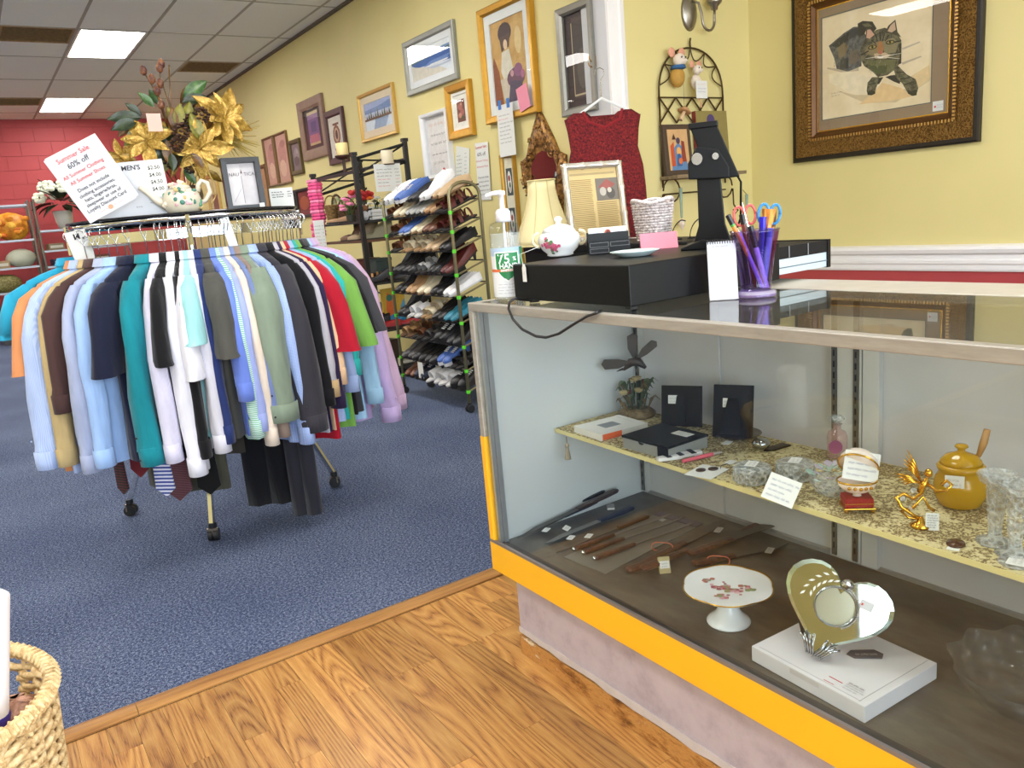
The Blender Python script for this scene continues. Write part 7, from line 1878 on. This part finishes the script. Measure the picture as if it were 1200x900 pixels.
# things on the racks
BSK = mat2('dark_wicker', '2E1C10', '6A4828', 90, .35, .65, .8); BSK2 = mat2('mid_wicker', '5A4020', '9A7A48', 90, .35, .65, .8)
def basket(lab, P, r, h, m_, taper=.8, hang=False):
    q = thing('wicker_basket', lab, 'basket', P); woven(q, [.004 + k * .014 for k in range(int(h / .014))], lambda f: r * (taper + (1 - taper) * f), m_, .008, 14)
    MB().lathe([(.001, .0), (r * taper, .0), (r * taper, .006), (.001, .006)], 14).build('bottom', m_, q)
    MB().tube([(r * cos(a), 0, h + r * 1.3 * sin(a)) for a in [pi * i / 10 for i in range(11)]], .006, 5).build('handle', m_, q)
    return q
basket('dark round wicker basket on the black rack', E_(.12, .52, 1.2115), .075, .10, BSK)
basket('tall narrow wicker basket with looped handle behind the garland', E_(.06, .70, 1.2115), .05, .16, BSK2, .6)
basket('dark lidded basket beside the green artificial leaves', E_(.15, .36, 1.2115), .07, .13, BSK)
def candle(lab, P, r, h, c):
    q = thing('pillar_candle', lab, 'candle', P); MB().lathe([(r * .98, 0), (r, .004), (r, h - .004), (r * .92, h), (r * .5, h - .006), (.001, h - .008)], 18).build('wax', mat(c, .5, 0, .06), q, smooth=True); MB().cyl((0, 0, h - .008), (0, 0, h + .008), .0015, n=5).build('wick', INK, q)
    return q
q = thing('candle_stand', 'dark candle stand on the side rail of the black rack', 'candle stand', EA + Vector((0, .19, 1.583)))
MB().lathe([(.03, -.03), (.06, -.012), (.062, 0), (.001, 0)], 14, (0, 0, .12)).build('plate', mat('3A1C14', .4), q); MB().cyl((0, 0, 0), (0, 0, .092), .012).build('stem', mat('3A1C14', .4), q)
candle('thick cream candle on the dark stand left of the price list', EA + Vector((0, .19, 1.7035)), .045, .09, 'D8C48A')
q = thing('candle_plate', 'dark round plate under the pale candle at the top of the rack', 'plate', E_(EL * .62, .0, 1.604)); MB().lathe([(.001, 0), (.05, 0), (.06, .006), (.05, .006), (.001, .004)], 16).build('plate', mat('4A1E16', .4), q)
candle('pale wide candle between the cross bars of the tall rack', E_(EL * .62, .0, 1.6105), .05, .10, 'D0C4A8')
def plant(lab, P, kinds, n, r, h, seed):
    q = thing('artificial_flowers', lab, 'flowers', P); rp = random.Random(seed)
    MB().lathe([(.02, 0), (.03, .004), (.035, .05), (.03, .052), (.001, .04)], 12).build('pot', mat('3A3A30', .6), q)
    for k in range(n):
        a, rr, z = rp.uniform(0, 6.28), rp.uniform(.2, 1) * r, h * rp.uniform(.5, 1)
        c = (rr * cos(a), rr * sin(a), z); kd = kinds[k % len(kinds)]
        if kd[0] == 'leaf':
            b = MB(); d_ = Vector((cos(a), sin(a), rp.uniform(.1, .7))).normalized() * .06; s_ = Vector((-sin(a), cos(a), 0)) * .018; c = Vector(c)
            b.add([c, c + d_ * .5 + s_, c + d_, c + d_ * .5 - s_], [(0, 1, 2, 3)]); b.build('leaf', kd[1], q, solid=.0015)
        else:
            b = MB()
            for j in range(7): b.ball((c[0] + kd[2] * .6 * cos(j * .9), c[1] + kd[2] * .6 * sin(j * .9), c[2] + kd[2] * .2 * (j % 2)), (kd[2] * .5, kd[2] * .5, kd[2] * .35), 6, 4)
            b.ball((c[0], c[1], c[2] + .003), kd[2] * .4, 6, 4); b.build('blossom', kd[1], q)
        MB().tube([(0, 0, .04), (c[0] * .5, c[1] * .5, z * .6), tuple(c)], .002, 4).build('stem', GLF, q)
    return q
LG = mat('6AA84A', .5, 0, .2)
plant('bright green and pink artificial flowers left of the rack post', E_(.02, .24, 1.2115), [('leaf', LG), ('leaf', LG), ('b', PNKB, .03)], 18, .07, .17, 4)
plant('red, orange and pink flower bunch on the tall rack', E_(.08, .12, 1.30), [('b', mat('A81E1E', .7), .05), ('b', mat('E07020', .7), .03), ('b', mat('E07A9A', .7), .04), ('leaf', DLF)], 14, .08, .14, 6)
q = thing('flower_stand', 'small black block lifting the red flower bunch', 'stand', E_(.08, .12, 1.2115)); MB().box(-.05, .05, -.05, .05, 0, .087).build('block', BLACKM, q)
plant('small white blossoms in dark foliage behind the price list', E_(.26, .26, 1.2115), [('b', mat('DADAD4', .7), .022), ('leaf', DLF)], 18, .09, .17, 8)
q = thing('bear_figurine', 'small white and brown bear figurine beside the rack post', 'figurine', E_(.045, .02, 1.2115))
for c, r, m_ in (((0, 0, .035), (.028, .024, .035), WHITEP), ((0, 0, .09), (.024, .022, .022), mat('8A5A3A', .8)), ((-.018, 0, .112), .009, mat('D8C8B0', .8)), ((.018, 0, .112), .009, mat('D8C8B0', .8)), ((-.03, -.008, .05), (.012, .012, .02), WHITEP), ((.03, -.008, .05), (.012, .012, .02), WHITEP)):
    MB().ball(c, r, 10, 7).build({.035: 'body', .09: 'head'}.get(c[2], 'ear' if c[2] > .1 else 'arm'), m_, q, smooth=True)
for k in range(3):
    q = thing('white_slat_box', 'white flat tray on the tall rack shelf, %s of three stacked' % ('lowest', 'middle', 'topmost')[k], 'tray', E_(.22, .05, 1.2115 + k * .026), 0); MB().box(-.12, .12, -.03, .10, 0, .02).box(-.122, .122, -.034, -.03, .002, .024).build('tray', mat('C8CACC', .5, 0, .05), q, bev=.002)
# shoes on the etagere shelves
rz0 = pi - .35
for x, y, z, kd, c, lab in ((.02, .40, 1.2115, 'flat', 'A07A56', 'tan leather shoe on the top shelf left of the green leaves'), (.10, .22, 1.0665, 'boot', 'A08A6C', 'tan suede ankle boot on the wood shelf, left one'), (.16, .10, 1.0665, 'boot', '8A8468', 'olive suede ankle boot on the wood shelf, right one'), (.10, .36, 1.0665, 'boot', '6A4A38', 'brown ankle boot behind the tan one on the wood shelf'),
    (.10, .42, .7415, 'flat', '1C1A1A', 'black shoe on the middle rack shelf, far left'), (.10, .33, .7415, 'flat', '2A2422', 'black shoe on the middle rack shelf, second from left'), (.10, .24, .7415, 'sandal', 'C8965E', 'tan strappy sandal on the middle rack shelf, left one'), (.10, .16, .7415, 'sandal', 'C8965E', 'tan strappy sandal on the middle rack shelf, right one'), (.12, .07, .7415, 'pump', '26242A', 'dark pump on the middle rack shelf, beside the front post'), (.34, .08, .7415, 'pump', '3A383C', 'dark grey pump near the shoe rack on the middle shelf'),
    (.10, .40, .3745, 'flat', '1E1A1E', 'black flat shoe on the rack shelf above the carpet, far left'), (.10, .30, .3745, 'pump', '2A2428', 'black pump on the shelf of the red shoes, left one'), (.10, .20, .3745, 'pump', '1A181A', 'black pump on the shelf of the red shoes, right one'), (.14, .10, .3745, 'flat', 'A81E24', 'red patent flat shoe on the rack, left one'), (.34, .08, .3745, 'flat', 'A81E24', 'red patent flat shoe on the rack, right one'),
    (.10, .18, .0605, 'sandal', 'B8B4A0', 'silver sandal on the lowest rack shelf, left one'), (.12, .08, .0605, 'sandal', 'B8B4A0', 'silver sandal on the lowest rack shelf, second one'), (.34, .08, .0605, 'pump', 'A8A498', 'silver pump on the lowest rack shelf, right end')):
    shoe(kd, c, '2A201A', E_(x, y, z), (0, 0, rz0), lab, 'shoes on the black metal rack')
q = thing('handbag', 'teal handbag on the black rack left of the printed bag', 'bag', E_(.26, .46, .375), 0); MB().loft([[(x * k, y * k2, z) for x, y in ((-.11, -.04), (.11, -.04), (.11, .04), (-.11, .04))] for z, k, k2 in ((0, 1, 1), (.10, .95, .8), (.17, .8, .3))]).build('body', mat('1E6A7A', .5, 0, .1), q, bev=.008); MB().tube([(.06 * cos(a), 0, .165 + .09 * sin(a)) for a in [pi * i / 8 for i in range(9)]], .006, 6).build('handle', mat('1E6A7A', .5, 0, .1), q)
q = thing('picture_bag', 'yellow, orange and blue printed bag on the red shoes\' shelf', 'bag', E_(.30, .24, .375), 0)
MB().box(-.10, .10, 0, .03, 0, .29).build('bag', mat('C8A030', .6, 0, .2, 8), q, bev=.004); picture('print', [('D0A838', FULL), ('D86A2E', [(.3, .1), (.6, .3), (.5, .8), (.2, .9), (.1, .4)]), ('2E8AC0', [(0, 0), (1, 0), (1, .22), (.5, .3), (0, .15)]), ('5AA0C8', [(.7, .1), (1, .2), (1, .7), (.8, .5)]), ('3A7A6A', ell(.3, .75, .14, .1))], q, .19, .28, -.001, z0=.005)
for k, (x, y, z, c, lab) in enumerate(((.30, .40, .7415, '3A4A4A', 'dark green lidded box behind the tan sandals'), (.30, .62, .7415, '5A2A20', 'dark red lidded box at the far end of the middle shelf'), (.30, .60, 1.0665, '2A2220', 'black lidded box on the wood shelf'), (.30, .45, .0605, '4A3A30', 'brown lidded box on the lowest rack shelf'))):
    q = thing('storage_box', lab, 'box', E_(x, y, z), .1 * k); MB().box(-.07, .07, -.06, .08, 0, .14).build('box', mat(c, .6, 0, .15), q, bev=.003); MB().box(-.073, .073, -.063, .083, .1405, .165).build('lid', mat(c, .5, 0, .1), q, bev=.003)
q = thing('wall_plate', 'oval floral plate with dark edge leaning at the far end of the black rack', 'plate', E_(.16, .80, 1.334), rot=(-.1, 0, 0)); MB().prism(ell(0, 0, .055, .12, 22), 0, .012, 'y').build('rim', mat('4A3020', .5, 0, .2), q); MB().prism(ell(0, 0, .04, .10, 20), -.002, 0, 'y').build('centre', mat2('floral', 'D0C8A0', '8A9A7A', 30), q)
# ================================================================ wire shelving against the red wall
WY = 12.95
WIRE = mat('8E9096', .3, .9, .1)
o = thing('wire_shelving', 'chrome wire shelving unit standing before the red block wall', 'shelf', (0, 0, 0))
WLV = [.25, .70, 1.03, 1.40, 1.87]
def wireshelf(o, x0, x1, zs_):
    for x in (x0, x1):
        for y in (WY, WY + .45): MB().cyl((x, y, 0), (x, y, 1.92), .014, n=8).build('post', WIRE, o)
    for z in zs_:
        b = MB()
        for y in (WY, WY + .45): b.box(x0, x1, y - .006, y + .006, z - .025, z)
        for k in range(9): b.box(x0, x1, WY + .05 * k + .02, WY + .05 * k + .026, z - .006, z)
        q = b.build('wire_shelf', WIRE, o); q['kind'] = 'stuff'
wireshelf(o, -.30, .86, WLV)
o = thing('wire_shelving', 'second chrome wire shelving unit, mostly hidden behind the clothes rack', 'shelf', (0, 0, 0))
wireshelf(o, .93, 2.05, [.25, .62, 1.0, 1.22, 1.50])
def lump(name, lab, cat, P, r, m_, seed, parts=6, pn='lump'):
    q = thing(name, lab, cat, P); rp = random.Random(seed); b = MB().ball((0, 0, r[2] * .9), r, 12, 8)
    b.v = [(x + rp.uniform(-.01, .01), y + rp.uniform(-.01, .01), z) for x, y, z in b.v]; b.build(pn, m_, q, smooth=True)
    return q
q = lump('orange_bag', 'clear bag of orange and yellow artificial flowers on the wire shelf', 'bag', Vector((.62, WY + .2, 1.401)), (.22, .16, .2), mat2('orange_fill', 'B85A10', 'F0B030', 9, .35, .65, .5), 2, pn='bag')
for k in range(14): MB().ball((random.uniform(-.18, .18), -.12 - random.uniform(0, .05), random.uniform(.06, .32)), (.05, .03, .035), 7, 5).build('blossom', mat(('E08A1E', 'F0B840', 'C86410')[k % 3], .6), q)
q = lump('cushion', 'pale grey-green rounded cushion on the wire shelf', 'cushion', Vector((.66, WY + .2, 1.031)), (.19, .14, .13), mat('C4C8B4', .8, 0, .06), 3, pn='cover')
q = lump('straw_hat', 'olive straw bundle on the middle wire shelf', 'straw', Vector((.40, WY + .2, .701)), (.22, .15, .13), mat2('straw', '6A6234', '98905A', 40), 4, pn='straw')
for k, (x, lab) in enumerate(((.46, 'yellow gourd-like vase on the lower wire shelf, left one'), (.60, 'yellow gourd-like vase on the lower wire shelf, right one'))):
    q = thing('yellow_vase', lab, 'vase', Vector((x, WY + .12, .251))); MB().lathe([(.05, 0), (.075, .03), (.08, .12), (.06, .2), (.075, .27), (.05, .34), (.02, .36)], 16).build('body', mat('C8BE2E', .4, 0, .08), q, smooth=True)
for k, (x, z, w, h, c, lab) in enumerate(((.25, 1.401, .2, .12, '7A5A3A', 'brown box left of the orange flower bag'), (.42, 1.031, .16, .1, 'A8906A', 'tan box beside the pale cushion'), (.25, 1.031, .14, .14, '3A2A2A', 'dark box at left on the cushion shelf'), (.76, .701, .12, .14, '2A2624', 'black box right on the straw shelf'), (.70, .251, .18, .1, '1E1A1C', 'black crate beside the yellow vases'), (1.10, 1.221, .2, .09, '8A7A60', 'tan carton on the second shelving, upper row'), (1.36, 1.221, .2, .07, 'C8C8C4', 'white tray on the second shelving, upper row'), (1.62, 1.221, .2, .11, '5A4A3A', 'brown carton on the second shelving, upper row right'), (1.12, 1.001, .2, .09, '2A3A5A', 'blue carton on the second shelving, middle row'), (1.40, 1.001, .2, .11, 'B8B4AC', 'pale carton on the second shelving, middle row'), (1.66, 1.001, .2, .1, '6A3A2A', 'rust carton on the second shelving, middle row right'), (1.2, .621, .3, .18, '4A4440', 'grey carton on the second shelving, lower row'), (.08, 1.401, .2, .2, '1E1A1A', 'black carton at the left end of the flower bag shelf'), (.05, 1.031, .2, .2, '2E2420', 'dark brown carton at the left end of the cushion shelf'), (.10, .701, .24, .2, '1E1C1C', 'black carton left of the straw bundle'), (.20, .251, .26, .26, '262222', 'black carton left of the yellow vases'))):
    q = thing('carton', lab, 'box', Vector((x, WY + .18, z)), .05 * (k % 3)); MB().box(-w / 2, w / 2, -.12, .12, 0, h).build('box', mat(c, .7, 0, .12), q, bev=.004); MB().box(-w / 2 + .02, w / 2 - .02, -.122, -.12, h * .3, h * .7).build('label', mat('D0CCC0', .7, 0, .1), q)
q = thing('grey_bin', 'grey storage bin on the floor under the wire shelves', 'bin', Vector((.45, WY - .05, .0))); MB().loft([[(x * k, y * k, z) for x, y in ((-.25, -.18), (.25, -.18), (.25, .18), (-.25, .18))] for z, k in ((0, .85), (.17, .98))]).build('bin', mat('4A4E52', .5), q, bev=.01); MB().box(-.25, .25, -.18, .18, .171, .19).build('lid', mat('6A6A62', .5), q, bev=.005)
# white-flowered plant on the second unit
P = px(80, 278, Y=WY + .1); P = Vector((P.x, WY + .15, 1.501))
q = thing('potted_plant', 'dark leafed plant with white blossoms in a white pot', 'plant', P); rp = random.Random(5)
MB().lathe([(.08, 0), (.11, .1), (.13, .25), (.11, .25), (.001, .22)], 16).build('pot', mat('CFCFC8', .4, 0, .05), q, smooth=True)
lm = leafmesh(.26, .05, -.7, 'leaf', DLF)
for k in range(46):
    a, e_ = rp.uniform(0, 6.28), rp.uniform(-.3, 1.2); d_ = Vector((cos(a) * cos(e_), sin(a) * cos(e_), sin(e_)))
    link('leaf', lm, q, loc=tuple(Vector((0, 0, .34)) + d_ * rp.uniform(.05, .2)), rot=orient(d_), smooth=True)
for k in range(9):
    a = rp.uniform(0, 6.28); c = Vector((.26 * cos(a), -.1 + .18 * sin(a), .42 + rp.uniform(-.1, .25))); b = MB()
    for j in range(6): b.ball((c.x + .05 * cos(j * 1.05), c.y + .02 * sin(j), c.z + .05 * sin(j * 1.05)), (.045, .02, .035), 6, 4)
    b.build('blossom', mat('D8DCC8', .6, 0, .05), q)
# ================================================================ seagrass basket at the lower left
BP = Vector((-.222, 1.60, .0)); BR, BHt = .205, .42
o = thing('seagrass_basket', 'tall woven seagrass basket with a cut-out handle, lower left corner', 'basket', BP)
t = NT('seagrass'); v = t.coord(scale=(1, 1, .5)); n = t.noise(v, 90, 4, .7); t.link(t.ramp(n, [(.3, 'A88250'), (.5, 'D8BC88'), (.7, 'EAD8AC')]), t.b.inputs['Base Color']); t.set(.75); t.bump(n, .5, .004); SEA = t.m
HA = radians(62)     # where the handle gap lies, as seen from the basket's middle
def strands():
    z = .008; i = 0
    while z < BHt - .02:
        f = z / BHt; R = BR * (.86 + .14 * f)
        N = 64; run = []
        for j in range(N + 1):
            a = 2 * pi * j / N + HA
            gap = BHt - .095 < z < BHt - .035 and (j < 4 or j > N - 4)
            ph = (j // 2 + i) % 2
            if gap:
                if len(run) > 2: yield run
                run = []
            else: run.append(((R + (.0055 if ph else -.0055)) * cos(a), (R + (.0055 if ph else -.0055)) * sin(a), z + .0035 * sin(j * 1.57)))
        if len(run) > 2: yield run
        z += .0115; i += 1
for r in strands():
    MB().tube(r, .0068, 5).build('strand', SEA, o, smooth=True)
for k in range(20):
    a = 2 * pi * k / 20 + HA + .16; MB().tube([(BR * .86 * cos(a), BR * .86 * sin(a), .004), (BR * 1.0 * cos(a), BR * 1.0 * sin(a), BHt - .01)], .004, 5).build('stake', SEA, o)
rim = [((BR + .004) * cos(a), (BR + .004) * sin(a), BHt + .012 * max(0, cos(a - HA)) ** 6) for a in [2 * pi * i / 60 for i in range(61)]]
MB().tube(rim, .0125, 8).build('rim', SEA, o, smooth=True)
for k in range(90):
    a = 2 * pi * k / 90; c = Vector(((BR + .004) * cos(a), (BR + .004) * sin(a), BHt + .012 * max(0, cos(a - HA)) ** 6)); tn = Vector((-sin(a), cos(a), 0)); rr = Vector((cos(a), sin(a), 0))
    MB().tube([c + (rr * cos(q_) + Vector((0, 0, 1)) * sin(q_)) * .0135 + tn * .004 * (q_ / 3) for q_ in [i * pi / 3 for i in range(7)]], .0028, 4).build('rim_wrap', SEA, o)
MB().lathe([(.001, .001), (BR * .86, .001), (BR * .86, .006), (.001, .006)], 24).build('bottom', SEA, o)
q = thing('paper_roll', 'pale rolled paper standing upright in the seagrass basket', 'paper roll', Vector((-.195, 1.58, .012)), rot=(.0, .19, 0))
MB().lathe([(.030, 0), (.034, .02), (.036, .605), (.030, .61), (.028, .605), (.020, .595), (.001, .58)], 18).build('roll', mat('E2DCDC', .6, 0, .04), q, smooth=True)
MB().lathe([(.0365, .36), (.038, .37), (.038, .385), (.0365, .39)], 18).build('ribbon', mat('3A2E8A', .5), q)
q = thing('paper_roll', 'second pale rolled sheet behind the first in the seagrass basket', 'paper roll', Vector((-.27, 1.66, .0065)), rot=(-.02, .02, 0)); MB().lathe([(.026, 0), (.028, .56), (.024, .565), (.001, .55)], 16).build('roll', mat('D8D0D0', .6, 0, .04), q, smooth=True)
q = lump('sponge', 'pinkish brown natural sponge inside the basket', 'sponge', BP + Vector((.145, .0, .335)), (.035, .03, .035), mat2('sponge', 'A87A60', 'D0A088', 90, bump=.8), 6, pn='sponge')
# ================================================================ lettering becomes plain mesh
bpy.context.view_layer.update()
dg = bpy.context.evaluated_depsgraph_get()
for o in TEXTS:
    me = bpy.data.meshes.new_from_object(o.evaluated_get(dg))
    n = bpy.data.objects.new('lettering', me)
    COL.objects.link(n)
    r = o.get('bend')
    if r:
        xo = o.get('xoff', 0.0)
        for v in me.vertices:
            a = (v.co.x + xo) / r
            v.co.x, v.co.z = r * sin(a), r * cos(a) - r
    n.parent = o.parent
    n.location, n.rotation_euler, n.scale = o.location, o.rotation_euler, o.scale
    bpy.data.objects.remove(o)
for cu in [c for c in bpy.data.curves if c.users == 0]:
    bpy.data.curves.remove(cu)
